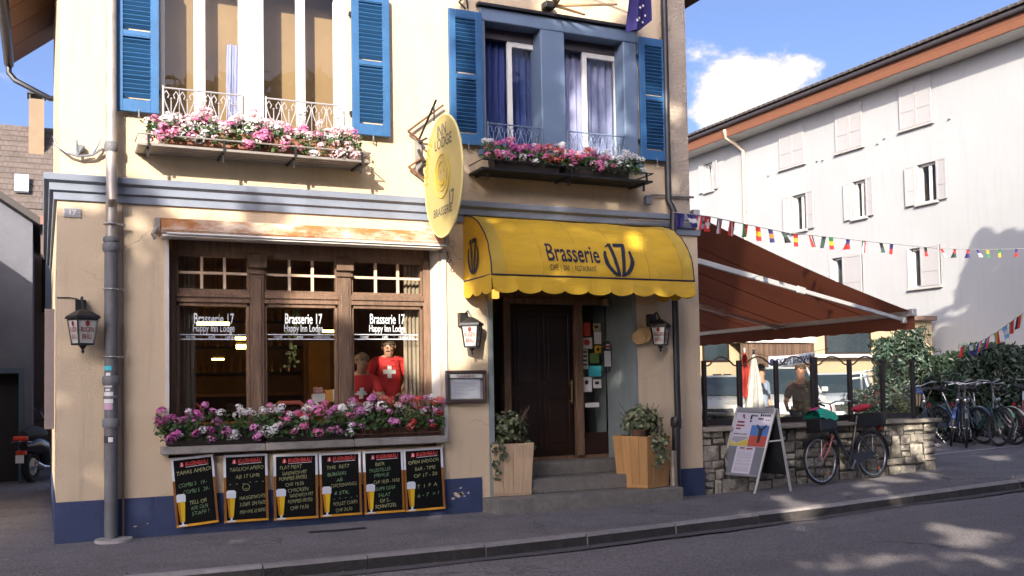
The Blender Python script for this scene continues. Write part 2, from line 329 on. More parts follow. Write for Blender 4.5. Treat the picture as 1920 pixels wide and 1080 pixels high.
roof_tile = mat('roof_tile', (0.13, 0.085, 0.07), 0.85, var=0.35, scale=4, bump=0.3, bscale=30)
red_roof = mat('clay_roof', (0.28, 0.12, 0.08), 0.85, var=0.3, scale=4)
leaf_dark = mat('tree_leaf', (0.055, 0.085, 0.03), 0.6, var=0.35, scale=2, trans=0.25)
bark = mat('bark', (0.14, 0.11, 0.08), 0.9, var=0.3, scale=5, bump=0.6, bscale=18)
white_wall = mat('white_render', (0.295, 0.305, 0.31), 0.9, var=0.05, scale=0.4, bump=0.2, bscale=40, dirt=0.12, dirtcol=(0.28, 0.27, 0.25), streak=0.16)
interior_dark = mat('interior_panelling', (0.20, 0.12, 0.07), 0.6, var=0.3, scale=3)
pane_glass = glass('pane_glass', (0.93, 0.95, 0.94), 1.5, boost=1.1)
shop_glass = glass('shop_glass', (0.88, 0.9, 0.88), 1.5, wav=0.08, boost=1.0)
terrace_glass = glass('terrace_glass', (0.86, 0.9, 0.88), 1.5, wav=0.10, boost=1.6)

# ------------------------------------------------------------------ ground, road, pavement, kerb
def sheet(name, m, x0, x1, ylo, yhi, z, nx, ny, z_of=None):
    mb = MB()
    def fn(u, v):
        x = x0+(x1-x0)*u; a = ylo(x) if callable(ylo) else ylo; b = yhi(x) if callable(yhi) else yhi
        y = a+(b-a)*v; return (x, y, z+gz(x)+(z_of(x, y) if z_of else 0))
    mb.grid(fn, nx, ny); o = mb.build(name, m, kind='structure', fix=False); return o
KP = [(-14, -2.28), (-4, -2.3), (0.9, -2.40), (2.15, -2.38), (3.3, -2.37), (4.2, -2.31), (5.2, -2.2), (6.2, -2.06), (7.8, -1.86), (9.4, -1.76), (11.6, -1.72), (15, -1.72), (40, -1.9)]
def kerb_y(x):
    for (a, b), (c, d) in zip(KP, KP[1:]):
        if a <= x <= c: return b+(d-b)*(x-a)/(c-a)
    return KP[-1][1]
def gsheet(name, m, z):
    mb = MB(); xs = [-400, -60, -15, 0, 8, 10, 12, 14, 16, 40, 60, 400]
    for a, b in zip(xs, xs[1:]): mb.add([(a, -400, gz(a)+z), (b, -400, gz(b)+z), (b, 500, gz(b)+z), (a, 500, gz(a)+z)], [(0, 1, 2, 3)])
    return mb.build(name, m, kind='structure', fix=False)
gsheet('ground', mat('far_ground', (0.09, 0.085, 0.07), 0.95, var=0.2, scale=0.2), -0.135)
sheet('road', asphalt, -14, 40, -9.5, lambda x: kerb_y(x)-0.02, -0.12, 108, 20, lambda x, y: 0.012*math.sin(x*0.9+y*1.7)*math.sin(y*1.1))
sheet('pavement', pave_m, -14, 40, lambda x: kerb_y(x)+0.10, 46, -0.002, 108, 60, lambda x, y: 0.0 if y > 0.2 else 0.004*math.sin(x*2.1+y*3)*(1 if y > -2 else 0.3))
kerb_face = mat('kerb_shade_face', (0.055, 0.05, 0.048), 0.9, var=0.4, scale=9, bump=0.8, bscale=40)  # shade on the kerb's front faces put into their colour
kb = thing('kerb', None, None, (0, 0, 0)); kb['kind'] = 'structure'
x = -4.0
while x < 24:
    L_ = random.uniform(0.9, 1.35); x2 = x+L_; g = 0.006
    a, b = V((x+g, kerb_y(x+g), gz(x))), V((x2-g, kerb_y(x2-g), gz(x2)))
    mb = MB(); n = 5; dz = random.uniform(-0.006, 0.006)
    top = []; 
    for i in range(n+1):
        p = a.lerp(b, i/n); w1 = random.uniform(-0.008, 0.008)
        top.append([(p.x, p.y+w1-0.012, p.z-0.15), (p.x, p.y+w1, p.z-0.02+dz), (p.x, p.y+0.018+w1, p.z+0.004+dz), (p.x, p.y+0.105, p.z+0.008+dz), (p.x, p.y+0.105, p.z-0.15)])
    k = 5
    mb.add([q for r_ in top for q in r_], [(i*k+j, i*k+(j+1) % k, (i+1)*k+(j+1) % k, (i+1)*k+j) for i in range(n) for j in range(k)]+[tuple(range(k)), tuple(n*k+j for j in range(k))])
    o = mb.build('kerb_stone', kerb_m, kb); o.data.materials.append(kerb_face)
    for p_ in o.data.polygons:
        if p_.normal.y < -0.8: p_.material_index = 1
    x = x2
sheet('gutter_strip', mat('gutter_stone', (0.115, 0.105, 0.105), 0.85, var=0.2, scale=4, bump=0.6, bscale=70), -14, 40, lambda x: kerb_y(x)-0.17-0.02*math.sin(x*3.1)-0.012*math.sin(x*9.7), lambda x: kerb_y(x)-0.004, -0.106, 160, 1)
mb = MB().grid(lambda u, v: (12.3+13*u, 1.55+0.12*v+0.25*u, gz(12.3+13*u)+0.006), 14, 1); mb.build('road_marking', mat('worn_marking', (0.34, 0.33, 0.33), 0.8, var=0.3, scale=6), kind='structure', fix=False)
mb = MB(); mb.grid(lambda u, v: (12.2+0.12*v, -1.5+3*u, gz(12.2)+0.004), 6, 1)

# ------------------------------------------------------------------ street trees (they throw the dappled shade)
def inpoly(px, py, P):
    c = False; n = len(P)
    for i in range(n):
        (x1, y1), (x2, y2) = P[i], P[i-1]
        if (y1 > py) != (y2 > py) and px < (x2-x1)*(py-y1)/(y2-y1)+x1: c = not c
    return c
LIT = [(-0.4, 3.36), (0.1, 3.30), (0.33, 3.34), (0.62, 3.60), (0.95, 3.40), (1.15, 3.28), (1.6, 3.2), (2.15, 3.04), (2.5, 2.72), (2.75, 2.45), (3.0, 2.18), (3.5, 1.9), (3.95, 1.50), (4.2, 1.58), (4.5, 1.66), (4.80, 1.9),
       (4.74, 2.3), (4.60, 2.75), (4.48, 3.1), (4.42, 3.5), (4.44, 4.0), (4.40, 4.5), (4.46, 5.2), (4.44, 6.2), (4.4, 9.5), (-2.5, 9.5), (-2.5, 3.4)]
HOLES_F = []      # (x, z, rx, rz) sun flecks on the front
for px, py, rx, ry in ((1075, 22, 75, 30), (1140, 8, 45, 14), (1188, 130, 12, 8), (1262, 58, 13, 12), (1275, 205, 16, 14), (1255, 212, 9, 8), (1245, 190, 8, 14), (1266, 350, 9, 8), (1100, 370, 14, 10), (1138, 368, 10, 8), (1082, 180, 30, 60), (1150, 200, 24, 60), (1120, 250, 40, 22), (1110, 292, 44, 24), (1078, 318, 16, 14), (1195, 508, 20, 26), (1160, 500, 12, 9),
                       (852, 80, 10, 60), (858, 160, 8, 30), (880, 120, 5, 50), (1222, 210, 10, 14), (1215, 250, 8, 10), (1200, 185, 6, 12), (940, 330, 14, 8), (870, 345, 14, 10), (900, 360, 16, 9), (1185, 640, 11, 9), (1200, 652, 9, 6), (1015, 690, 5, 8), (1183, 15, 14, 18), (1170, 95, 14, 8), (1262, 110, 7, 6), (1250, 270, 6, 8), (1030, 205, 6, 10), (985, 175, 5, 8)):
    c = onY(px, py, 0.0); e = onY(px+rx, py, 0.0); HOLES_F.append((c.x, c.z, max(0.05, (e.x-c.x)), max(0.05, ry/rx*(e.x-c.x)*1.1)))
HOLES_F += [(2.52, 2.52, 0.36, 0.30)]
SPOT_F = [(490, 408, 40, 26), (232, 350, 30, 10)]   # leaf shadows inside the sunny part
BLOB_F = [(onY(a, b).x, onY(a, b).z, onY(a+c, b).x-onY(a, b).x, d/c*(onY(a+c, b).x-onY(a, b).x)) for a, b, c, d in SPOT_F]
HOLES_G = []
for px, py, rx, ry in ((1500, 940, 28, 9), (1478, 928, 14, 4), (1540, 933, 14, 3), (1460, 922, 14, 4), (1610, 905, 16, 4), (1655, 899, 32, 6), (1700, 903, 20, 4), (1585, 918, 14, 3), (1648, 916, 16, 4), (1690, 926, 18, 4), (1745, 893, 18, 5),
                       (1770, 962, 26, 5), (1800, 970, 30, 5), (1822, 984, 44, 5), (1850, 992, 30, 4), (1852, 972, 22, 4), (1760, 952, 18, 3), (1760, 1012, 170, 4), (1850, 1028, 120, 4), (1580, 1024, 90, 4), (1745, 845, 24, 3), (1870, 868, 22, 3), (1900, 902, 22, 5), (1500, 965, 18, 3), (1390, 945, 14, 3), (1860, 843, 20, 2)):
    c = onZ(px, py, 0.08); e = onZ(px+rx, py, 0.08); q = onZ(px, py-ry, 0.08); ex = (e-c); ey = (q-c); HOLES_G.append((c.x, c.y, ex.x, ex.y, ey.x, ey.y))
# flecks on the stone wall, the awning and the bicycle, given by where that light would reach the street plane
def to_ground(p, z=0.08): t = (p.z-z)/(-SUN_DIR.z); return p+SUN_DIR*t
for px, py, rx in ((1725, 812, 20), (1712, 835, 22), (1690, 850, 14), (1735, 795, 12), (1738, 868, 10), (1690, 880, 16), (1700, 815, 10), (1565, 860, 12), (1600, 822, 9), (1530, 850, 7), (1650, 830, 8), (1480, 850, 8), (1660, 795, 10)):
    c = to_ground(onY(px, py, -0.02)); r_ = 0.0105*rx; HOLES_G.append((c.x, c.y, r_, 0, 0, r_*1.3))
def hole_g(x, y):
    near = 0
    for cx, cyy, ax, ay, bx, by in HOLES_G:
        det = ax*by-ay*bx
        if abs(det) < 1e-6: continue
        dx, dy = x-cx, y-cyy; u = (dx*by-dy*bx)/det; v = (ax*dy-ay*dx)/det
        q_ = u*u+v*v
        if q_ < 1.7: return 2
        if q_ < 6: near = 1
    return near
rnd = random.Random(5)
def nz(x, y, s, o=0.0): return mnoise.noise(V((x*s+o, y*s-o, o)))
crowns = {k: MB() for k in 'ABCDE'}
def in_frame(c):
    v = c-CAM; z = v.dot(F)
    return z > 0.2 and -120 < 960+FPX*v.dot(R)/z < 2040 and CYP-FPX*v.dot(U)/z > -160
def shed(p, key, size, t0, t1):
    for _ in range(6):
        t = rnd.uniform(t0, t1); c = p-SUN_L*t
        if not in_frame(c) and c.z < 19: break
        t0 += 1.5; t1 += 1.5
    else: return
    nrm = (rnd.gauss(0, 1), rnd.gauss(0, 1), rnd.gauss(0.3, 1)); crowns[key].leaf(c, size*rnd.uniform(0.7, 1.3), nrm, 0.7)
for i in range(17500):
    x, z = rnd.uniform(-1.0, 8.6), rnd.uniform(0.0, 8.2); wx = x+0.10*nz(x, z, 3); wz = z+0.10*nz(x, z, 3, 7)
    lit = inpoly(wx, wz, LIT)
    if lit and not any(((wx-a)/c)**2+((wz-b)/d)**2 < 1 for a, b, c, d in BLOB_F): continue
    if not lit and any(((wx-a)/c)**2+((wz-b)/d)**2 < 1.1 for a, b, c, d in HOLES_F): continue
    if not lit and z > 3.6 and nz(x, z, 4.0, 3) > 0.55: continue
    shed(V((x, 0, z)), 'B' if x > 3 else 'A', 0.31, 11.5, 15.5)
for i in range(52000):
    x, y = rnd.uniform(-5.5, 27), rnd.uniform(-9.5, 8.5)
    if 0.05 < x < 7.8 and y > -0.02: continue
    if x > 8 and y > max(3.0, 5.6+0.45*(x-16)): continue
    if y > 0 and 0.0 < x-0.7*y < 7.8 and 0.52*y < 6.5: continue      # the café itself shades that spot
    hg = hole_g(x, y)
    if hg == 2: continue
    if x > 11 and y > 0.5 and nz(x, y, 1.8, 4) > 0.50: continue
    key = 'A' if x < 2 else 'B' if x < 8 else 'C' if x < 16 else 'D'
    shed(V((x, y, gz(x))), key, 0.44 if not hg else 0.24, 11.5, 16.0)
    if hg:
        for _ in range(2): shed(V((x+rnd.uniform(-.04, .04), y+rnd.uniform(-.04, .04), gz(x))), key, 0.24, 11.5, 16.0)
WB = [(1702, 660), (1735, 612), (1728, 600), (1790, 575), (1806, 520), (1822, 470), (1832, 440), (1850, 428), (1862, 452), (1884, 436), (1960, 446), (1990, 700)]
WH = [(1790, 588, 26, 10), (1812, 576, 18, 9), (1770, 610, 26, 9), (1862, 505, 16, 8), (1846, 610, 26, 9), (1905, 560, 14, 8), (1880, 478, 14, 6), (1830, 635, 24, 7), (1750, 628, 20, 8)]
for i in range(15000):
    px, py = rnd.uniform(1690, 1985), rnd.uniform(425, 700)
    if not inpoly(px, py, WB) or any(((px-a)/c+(py-b)/c*0.8)**2+((py-b)/d)**2 < 1 for a, b, c, d in WH): continue
    shed(onX(px, py, 28), 'E', 0.34, 9, 12)
for key, (lab, tx, ty) in dict(A=('tall leafy street tree behind the left end of the opposite kerb', -13, -12.5), B=('tall leafy street tree facing the café doorway from across the road', -6.5, -13.2), C=('tall leafy street tree across the road facing the terrace wall', 0.5, -14.5), D=('tall leafy street tree across the road facing the parked bicycles', 8.5, -14.8), E=('slender tree whose shade falls on the white apartment house', 17.5, 0.5)).items():
    cm = crowns[key]; n = max(1, len(cm.v)); c = V((sum(v[0] for v in cm.v)/n, sum(v[1] for v in cm.v)/n, sum(v[2] for v in cm.v)/n))
    if key != 'E': base = V((c.x, min(ty, c.y+1), -0.1))
    else: base = V((c.x, c.y, 0.2))
    t = thing('street_tree', lab, 'tree', base, 'street trees')
    cm.build('crown', leaf_dark, t, fix=False)
    def shades(p_): tt = -p_.y; hx, hz_ = p_.x+SUN_L.x*tt, p_.z+SUN_L.z*tt; return inpoly(hx, hz_, LIT) or (4.2 < hx < 8 and 3.4 < hz_ < 8)
    best = None; b7 = base+V((0.0, 0.2, 4))
    for q in range(300):
        tgt = V(cm.v[rnd.randrange(n)])
        if any(shades(b7.lerp(tgt, k/14)) for k in range(15)): continue
        dd = (tgt-c).length
        if best is None or dd < best[0]: best = (dd, tgt)
    head = best[1] if best else base+V((0, 0, 6))
    tb = MB().tube([base, base+V((0.1, 0.05, 2)), b7, b7.lerp(head, 0.6), head], [0.34, 0.27, 0.21, 0.13, 0.05], 10)
    tb.build('trunk', bark, t, smooth=True)
    lm = MB()
    for q in range(40):
        tgt = V(cm.v[rnd.randrange(n)]); st = b7.lerp(head, rnd.uniform(0.0, 0.9)); mid = st.lerp(tgt, 0.5)+V((0, 0, 0.5)); bad = False
        for k in range(25):
            p_ = (st.lerp(mid, k/12) if k < 12 else mid.lerp(tgt, (k-12)/12)); tt = -p_.y; hx, hz_ = p_.x+SUN_L.x*tt, p_.z+SUN_L.z*tt
            if inpoly(hx, hz_, LIT) or (4.2 < hx < 8 and 3.4 < hz_ < 8): bad = True
        if bad: continue
        lm.tube([st, mid, tgt], [0.09, 0.05, 0.015], 6)
    lm.build('limbs', bark, t, smooth=True)

# unseen house added left of the alley to block the sky and darken it
t = thing('alley_sky_blocker', 'unseen plain grey house added left of the alley to block sky light', 'house', (-6, 3, 0))
box('wall', mat('blocker_wall', (0.22, 0.21, 0.20), 0.9, var=0.1, scale=1), t, -11, -2.9, 0.5, 7.0, -0.2, 5.0)
MB().prism([(-11.4, 0.1, 4.95), (-6.9, 0.1, 7.0), (-2.5, 0.1, 4.95), (-2.5, 0.1, 5.05), (-6.9, 0.1, 7.15), (-11.4, 0.1, 5.05)], (0, 7.2, 0)).build('roof', roof_tile, t)
nb0 = None
for i in range(4):
    for j in range(2):
        if nb0 is None: nb0 = box('window', mat('dark_window', (0.02, 0.022, 0.025), 0.15, var=0.1), t, -10.2, -9.2, 0.47, 0.52, 1.0, 2.3)
        else: inst('window', nb0, t, (i*1.9, 0, j*2.2))
# house row across the street (seen only in the reflections)
t = thing('opposite_house', 'plain ochre house across the street reflected in the windows', 'house', (-2, -32, 0))
box('wall', mat('ochre_wall', (0.34, 0.27, 0.19), 0.9, var=0.1, scale=1), t, -24, 26, -42, -32, -0.2, 9)
MB().prism([(-24.5, -31.4, 8.9), (-24.5, -37, 12.5), (-24.5, -42.6, 8.9)], (51, 0, 0)).build('roof', red_roof, t)
w0 = None
dark_win = mat('dark_window', ())
for i in range(12):
    for j in range(2):
        if w0 is None: w0 = box('window', dark_win, t, -22, -20.8, -32.02, -31.96, 1.6, 3.4)
        else: inst('window', w0, t, (i*4.0, 0, j*3.4))
# ------------------------------------------------------------------ the café building
cafe = thing('cafe_building', 'cream corner café house with blue shutters and a dark blue plinth', 'building', (0, 0, 0))
W0, W1 = 0.0, 7.84
SX0, SX1, SZ0, SZ1 = 1.07, 4.12, 0.80, 3.16       # shop window opening
DX0, DX1, DZ1 = 4.79, 6.79, 3.0                   # doorway
mb = MB()
for a in ((W0, SX0, 0, 3.5), (SX0, SX1, 0, SZ0), (SX0, SX1, SZ1, 3.5), (SX1, DX0, 0, 3.5), (DX0, DX1, DZ1, 3.5), (DX1, W1, 0, 3.5)):
    mb.box(a[0], a[1], 0, 0.30, a[2], a[3])
mb.box(W0, W0+0.3, 0.3, 6.5, 0, 3.5); mb.box(W1-0.3, W1, 0.3, 6.5, 0, 3.5); mb.box(W0+0.3, W1-0.3, 6.2, 6.5, 0, 3.5)
mb.build('wall', plaster, cafe)
LX0, LX1, LZ0, LZ1 = 1.0, 3.04, 4.33, 6.10        # upper left double window
QX0, QX1, QZ0, QZ1 = 4.72, 6.93, 4.36, 6.14       # upper right double window
UX0, UX1, UZ = 0.02, 7.74, 7.4
mb = MB()
for a in ((UX0, LX0, 3.7, UZ), (LX0, LX1, 3.7, LZ0), (LX0, LX1, LZ1, UZ), (LX1, QX0, 3.7, UZ), (QX0, QX1, 3.7, QZ0), (QX0, QX1, QZ1, UZ), (QX1, 7.40, 3.7, UZ)):
    mb.box(a[0], a[1], 0.02, 0.30, a[2], a[3])
mb.box(UX0, UX0+0.3, 0.3, 6.5, 3.7, UZ); mb.box(UX1-0.3, UX1, 0.3, 6.5, 3.7, UZ); mb.box(UX0+0.3, UX1-0.3, 6.2, 6.5, 3.7, UZ)
mb.prism([(UX0, 0.02, UZ), (UX1, 0.02, UZ), ((UX0+UX1)/2, 0.02, UZ+3.2)], (0, 0.28, 0)); mb.prism([(UX0, 6.2, UZ), (UX1, 6.2, UZ), ((UX0+UX1)/2, 6.2, UZ+3.2)], (0, 0.28, 0))
mb.build('upper_wall', plaster_up, cafe)
box('corner_pier', roughcast, cafe, 7.40, UX1+0.004, 0.012, 0.30, 3.7, UZ)
mb = MB().box(0.3, W1-0.3, 0.3, 6.2, 3.42, 3.52); mb.box(0.3, W1-0.3, 0.3, 6.2, 6.9, 7.0); mb.box(0.3, 4.6, 0.31, 6.2, 0.30, 0.36); mb.build('floors', interior_dark, cafe)
mb = MB().box(4.6, 4.72, 0.31, 6.19, 0.36, 3.42); mb.box(0.3, 4.6, 5.0, 5.1, 0.36, 3.42); mb.build('inner_walls', interior_dark, cafe)
mb = MB()
for a, b in ((-0.012, DX0-0.16), (7.27, W1+0.012)): mb.box(a, b, -0.012, 0.02, -0.05, 0.41 if a < 1 else 0.36)
mb.box(-0.014, 0.0, 0.02, 6.5, -0.05, 0.41); mb.box(W1, W1+0.014, 0.02, 6.5, -0.05, 0.36); mb.build('plinth', plinth_m, cafe)
pm = MB()
for cx, cz, s_ in ((4.31, 0.22, 0.05), (4.36, 0.235, 0.035), (4.45, 0.235, 0.022), (4.35, 0.30, 0.018), (0.74, 0.12, 0.016), (0.86, 0.14, 0.012), (4.26, 0.18, 0.03), (4.40, 0.20, 0.018)):
    k = 13; pm.poly([(cx+s_*random.uniform(0.25, 1.5)*math.cos(6.283*i/k), -0.0135, cz+s_*random.uniform(0.3, 0.8)*math.sin(6.283*i/k)) for i in range(k)])
pm.build('flaked_paint', mat('bare_render', (0.50, 0.42, 0.33), 0.9), cafe)
# cornice profile with returns on both sides
prof = [(0, 3.46), (-0.03, 3.46), (-0.035, 3.535), (-0.07, 3.55), (-0.075, 3.62), (-0.12, 3.645), (-0.13, 3.70), (-0.10, 3.715), (0.0, 3.73)]
mb = MB(); n = len(prof); rings = []
for (px_, py_, sx, sy) in ((W0, 6.5, 1, 0), (W0, 0, 1, 1), (W1, 0, -1, 1), (W1, 6.5, -1, 0)):
    rings.append([(px_+sx*o, py_+sy*o if sy else py_, z) for o, z in prof])
for r_ in rings: mb.v += r_
for i in range(3):
    for j in range(n-1): mb.f.append((i*n+j, (i+1)*n+j, (i+1)*n+j+1, i*n+j+1))
mb.build('cornice', cornice_m, cafe)
# gable roof, eaves along both sides
xr, zr = (UX0+UX1)/2, UZ+3.2; sl = 3.2/(xr-UX0)
mb = MB()
for s_ in (-1, 1):
    e = V((xr+s_*(xr-UX0+0.62), 0, UZ-0.62*sl)); rdg = V((xr, 0, zr)); up = V((s_*sl, 0, 1)).normalized()*0.14
    mb.prism([(e.x, -0.6, e.z+0.06), (rdg.x, -0.6, rdg.z+0.06), (rdg.x, -0.6, rdg.z+0.2), (e.x, -0.6, e.z+0.2)], (0, 7.7, 0))
rf = mb.build('roof', roof_tile, cafe)
mb = MB(); k = 9
for i in range(k):
    y0 = -0.6+7.7*i/k; e = V((UX0-0.60, 0, UZ-0.60*sl))
    mb.prism([(e.x, y0+0.01, e.z+0.03), (UX0+0.02, y0+0.01, UZ+0.035), (UX0+0.02, y0+0.01, UZ+0.055), (e.x, y0+0.01, e.z+0.05)], (0, 7.7/k-0.02, 0))
mb.build('eave_board', soffit_wood, cafe)
mb = MB(); gx, gz0 = UX0-0.66, UZ-0.62*sl+0.02
mb.tube([(gx, -0.62, gz0), (gx, 7.06, gz0)], 0.075, 10); mb.build('gutter', black_metal, cafe, smooth=True)
MB().tube([(gx, 7.0, gz0-0.02), (gx, 7.0, gz0-0.16), (gx+0.10, 7.0, gz0-0.28), (UX0-0.05, 6.5, gz0-0.66), (UX0+0.1, 6.3, gz0-0.70)], 0.045, 8).build('gutter_pipe', black_metal, cafe, smooth=True)

# --- shop window
MB().box(SX0+0.003, SX1-0.003, 0.165, 0.30, 0.801, 0.945).build('window_base', oak, cafe)
YF = 0.22
wl, wr_, m1a, m1b, m2a, m2b = 1.15, fx(792, YF), fx(468, YF, 600), fx(494, YF, 600), fx(633, YF, 600), fx(657, YF, 600)
tz0, tz1 = onY(560, 574, YF).z, onY(560, 548, YF).z; topz = 3.02
mb = MB()
for a, b in ((m1a, m1b), (m2a, m2b)):
    mb.box(a, b, YF-0.05, YF+0.07, 0.945, topz-0.10); mb.box(a-0.018, b+0.018, YF-0.075, YF-0.02, topz-0.24, topz-0.20); mb.box(a-0.025, b+0.025, YF-0.09, YF-0.02, topz-0.17, topz-0.02)
    mb.box(a+0.03, b-0.03, YF-0.062, YF-0.051, 1.0, topz-0.28)
mb.box(wl-0.04, wl+0.02, YF-0.04, YF+0.07, 0.945, topz); mb.box(wr_, wr_+0.09, YF-0.05, YF+0.07, 0.945, topz)
mb.build('mullion', oak, cafe, bevel=0.006)
bays = ((wl+0.02, m1a), (m1b, m2a), (m2b, wr_))
mb = MB().box(wl, wr_+0.08, YF-0.03, YF+0.07, topz, SZ1)
for a, b in bays:
    mb.box(a, b, YF-0.045, YF+0.06, tz0+0.02, tz1-0.015); mb.box(a, b, YF-0.065, YF-0.045, tz0+0.075, tz1-0.05); mb.box(a, b, YF-0.03, YF+0.05, 0.945, 1.02)
    mb.box(a+0.002, a+0.035, YF-0.02, YF+0.05, 1.02, tz0+0.02); mb.box(b-0.035, b-0.002, YF-0.02, YF+0.05, 1.02, tz0+0.02); mb.box(a, b, YF-0.02, YF+0.05, tz0-0.02, tz0+0.02)
mb.build('transom', oak, cafe, bevel=0.005)
cream = mat('cream_muntin', (0.66, 0.50, 0.36), 0.6, var=0.1)
for a, b in bays:
    z0, z1 = tz1-0.015, topz
    fr = MB().box(a+0.002, a+0.028, YF-0.02, YF+0.04, z0, z1).box(b-0.028, b-0.002, YF-0.02, YF+0.04, z0, z1).box(a+0.028, b-0.028, YF-0.02, YF+0.04, z0, z0+0.028).box(a+0.028, b-0.028, YF-0.02, YF+0.04, z1-0.06, z1).build('toplight_frame', oak, cafe)
    mm_ = MB(); zm = (z0+z1-0.03)/2; xm = [a+(b-a)*q for q in (0.345, 0.655)]
    mm_.box(a+0.028, b-0.028, YF-0.012, YF+0.012, zm-0.014, zm+0.014)
    for q in xm: mm_.box(q-0.014, q+0.014, YF-0.016, YF+0.016, z0+0.028, z1-0.06)
    mm_.build('muntin', cream, fr)
    xs = [a+0.028]+xm+[b-0.028]
    for i in range(3):
        for za, zb in ((z0+0.028, zm-0.014), (zm+0.014, z1-0.06)):
            xa, xb = xs[i]+(0.014 if i else 0), xs[i+1]-(0.014 if i < 2 else 0)
            MB().quad((xa, YF+0.002, za), (xb, YF+0.002, za), (xb, YF+0.002+random.uniform(-0.004, 0.004), zb), (xa, YF+0.002, zb)).build('pane', shop_glass, fr)
lett = mat('white_vinyl', (0.72, 0.76, 0.80), 0.6, var=0.02)
for (a, b), cxp, x0p, x1p in zip(bays, (401, 569, 726), (332, 500, 663), (466, 632, 783)):
    pn = MB().quad((a+0.035, YF+0.006, 1.02), (b-0.035, YF+0.006, 1.02), (b-0.035, YF+0.006, tz0-0.02), (a+0.035, YF+0.006, tz0-0.02)).build('pane', shop_glass, cafe)
    yv = YF-0.004; mt = MB(); cx = fx(cxp, yv, 600)
    zA, zB = onY(cxp, 607, yv).z, onY(cxp, 624, yv).z
    put_text(mt, 'Brasserie 17', (cx, yv, zA), X3, Z3, 0.165, xs=0.52, bold=0.006)
    put_text(mt, 'Happy Inn Lodge', (cx, yv, zB+0.012), X3, Z3, 0.118, xs=0.555, bold=0.002)
    xa, xb = max(fx(x0p, yv), a+0.04), min(fx(x1p, yv), b-0.04)
    for yy in (627.5, 636): z = onY(cxp, yy, yv).z; mt.quad((xa, yv, z-0.005), (xb, yv, z-0.005), (xb, yv, z+0.005), (xa, yv, z+0.005))
    zz = onY(cxp, 634, yv).z; wd = xb-xa
    for s_, q in (('hotel', 0.16), ('·', 0.32), ('café', 0.48), ('·', 0.62), ('restaurant', 0.81)): put_text(mt, s_, (xa+wd*q, yv, zz), X3, Z3, 0.045, xs=1.0)
    mt.build('lettering', lett, pn)
# light coloured reveal, lintel board and outer frame
mb = MB()
mb.prism([(SX1+0.03, -0.03, 0.92), (SX1+0.03, -0.03, 3.12), (SX1+0.03, 0.0, 3.12), (SX1+0.03, 0.0, 0.92)], (0.05, 0, 0))
mb.add([(SX1, -0.005, 0.93), (wr_+0.09, YF-0.03, 0.93), (wr_+0.09, YF-0.03, SZ1), (SX1, -0.005, SZ1), (SX1, 0.04, 0.93), (SX1, 0.04, SZ1)], [(0, 1, 2, 3)])
mb.prism([(SX0-0.035, -0.025, 0.92), (SX0-0.035, -0.025, 3.14), (SX0-0.035, 0.0, 3.14), (SX0-0.035, 0.0, 0.92)], (0.04, 0, 0))
mb.build('window_reveal', mat('pale_reveal', (0.60, 0.57, 0.52), 0.75, var=0.08, scale=2, dirt=0.15, dirtcol=(0.35, 0.31, 0.26)), cafe)
# granite sill in three lengths
sx = [0.985, fx(497, -0.10, 845), fx(663, -0.10, 838), 4.16]
for i in range(3): box('sill_stone', granite, cafe, sx[i]+0.003, sx[i+1]-0.003, -0.15+random.uniform(0, 0.01), 0.16, 0.845, 0.925+0.003*i, bevel=0.008)
# --- doorway
YD = 0.62
lining = mat('doorway_lining', (0.20, 0.23, 0.23), 0.7, var=0.15, scale=3, dirt=0.3, dirtcol=(0.1, 0.11, 0.11))
mb = MB().box(DX1-0.02, DX1, 0.31, 0.99, 0.02, DZ1).box(DX0, DX0+0.02, 0.31, 0.99, 0.02, DZ1).box(DX0+0.02, DX1-0.02, 0.31, 0.99, DZ1-0.03, DZ1)
mb.box(DX1-0.012, DX1+0.05, -0.018, 0.31, 0.36, DZ1); mb.box(DX0-0.055, DX0+0.012, -0.018, 0.31, 0.02, DZ1); mb.build('doorway_lining', lining, cafe)
xa, xb, xc, xd = fx(955, YD), fx(1076, YD), fx(1090, YD), fx(1138, YD)
mb = MB().box(DX0+0.02, DX1-0.02, YD+0.02, YD+0.10, 0.50, 0.56).box(DX0+0.02, DX1-0.02, YD+0.02, YD+0.10, 2.62, 2.97)
for a, b in ((xa-0.10, xa), (xb, xc), (xd, xd+0.06)): mb.box(a, b, YD-0.03, YD+0.10, 0.56, 2.62)
mb.box(xa-0.10, xd+0.06, YD-0.04, YD-0.001, 2.55, 2.63)
mb.build('door_frame', oak, cafe, bevel=0.005)
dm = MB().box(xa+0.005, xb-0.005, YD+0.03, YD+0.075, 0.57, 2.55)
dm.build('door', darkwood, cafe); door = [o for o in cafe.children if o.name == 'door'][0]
mb = MB(); dw = xb-xa
for q0, q1 in ((0.06, 0.47), (0.53, 0.94)):
    for z0, z1 in ((0.66, 1.35), (1.45, 2.45)):
        a, b = xa+dw*q0, xa+dw*q1
        mb.box(a, b, YD+0.018, YD+0.03, z0, z0+0.03).box(a, b, YD+0.018, YD+0.03, z1-0.03, z1).box(a, a+0.03, YD+0.018, YD+0.03, z0+0.03, z1-0.03).box(b-0.03, b, YD+0.018, YD+0.03, z0+0.03, z1-0.03)
        mb.box(a+0.06, b-0.06, YD+0.02, YD+0.03, z0+0.08, z1-0.08)
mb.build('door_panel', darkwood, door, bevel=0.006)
hm = MB().tube([(xb-0.07, YD-0.03, 1.55), (xb-0.07, YD-0.03, 1.25)], 0.011, 8).tube([(xb-0.07, YD-0.03, 1.52), (xb-0.07, YD+0.03, 1.52)], 0.009).tube([(xb-0.07, YD-0.03, 1.28), (xb-0.07, YD+0.03, 1.28)], 0.009)
hm.build('handle', mat('brass', (0.5, 0.36, 0.14), 0.3, metal=0.9), door, smooth=True)
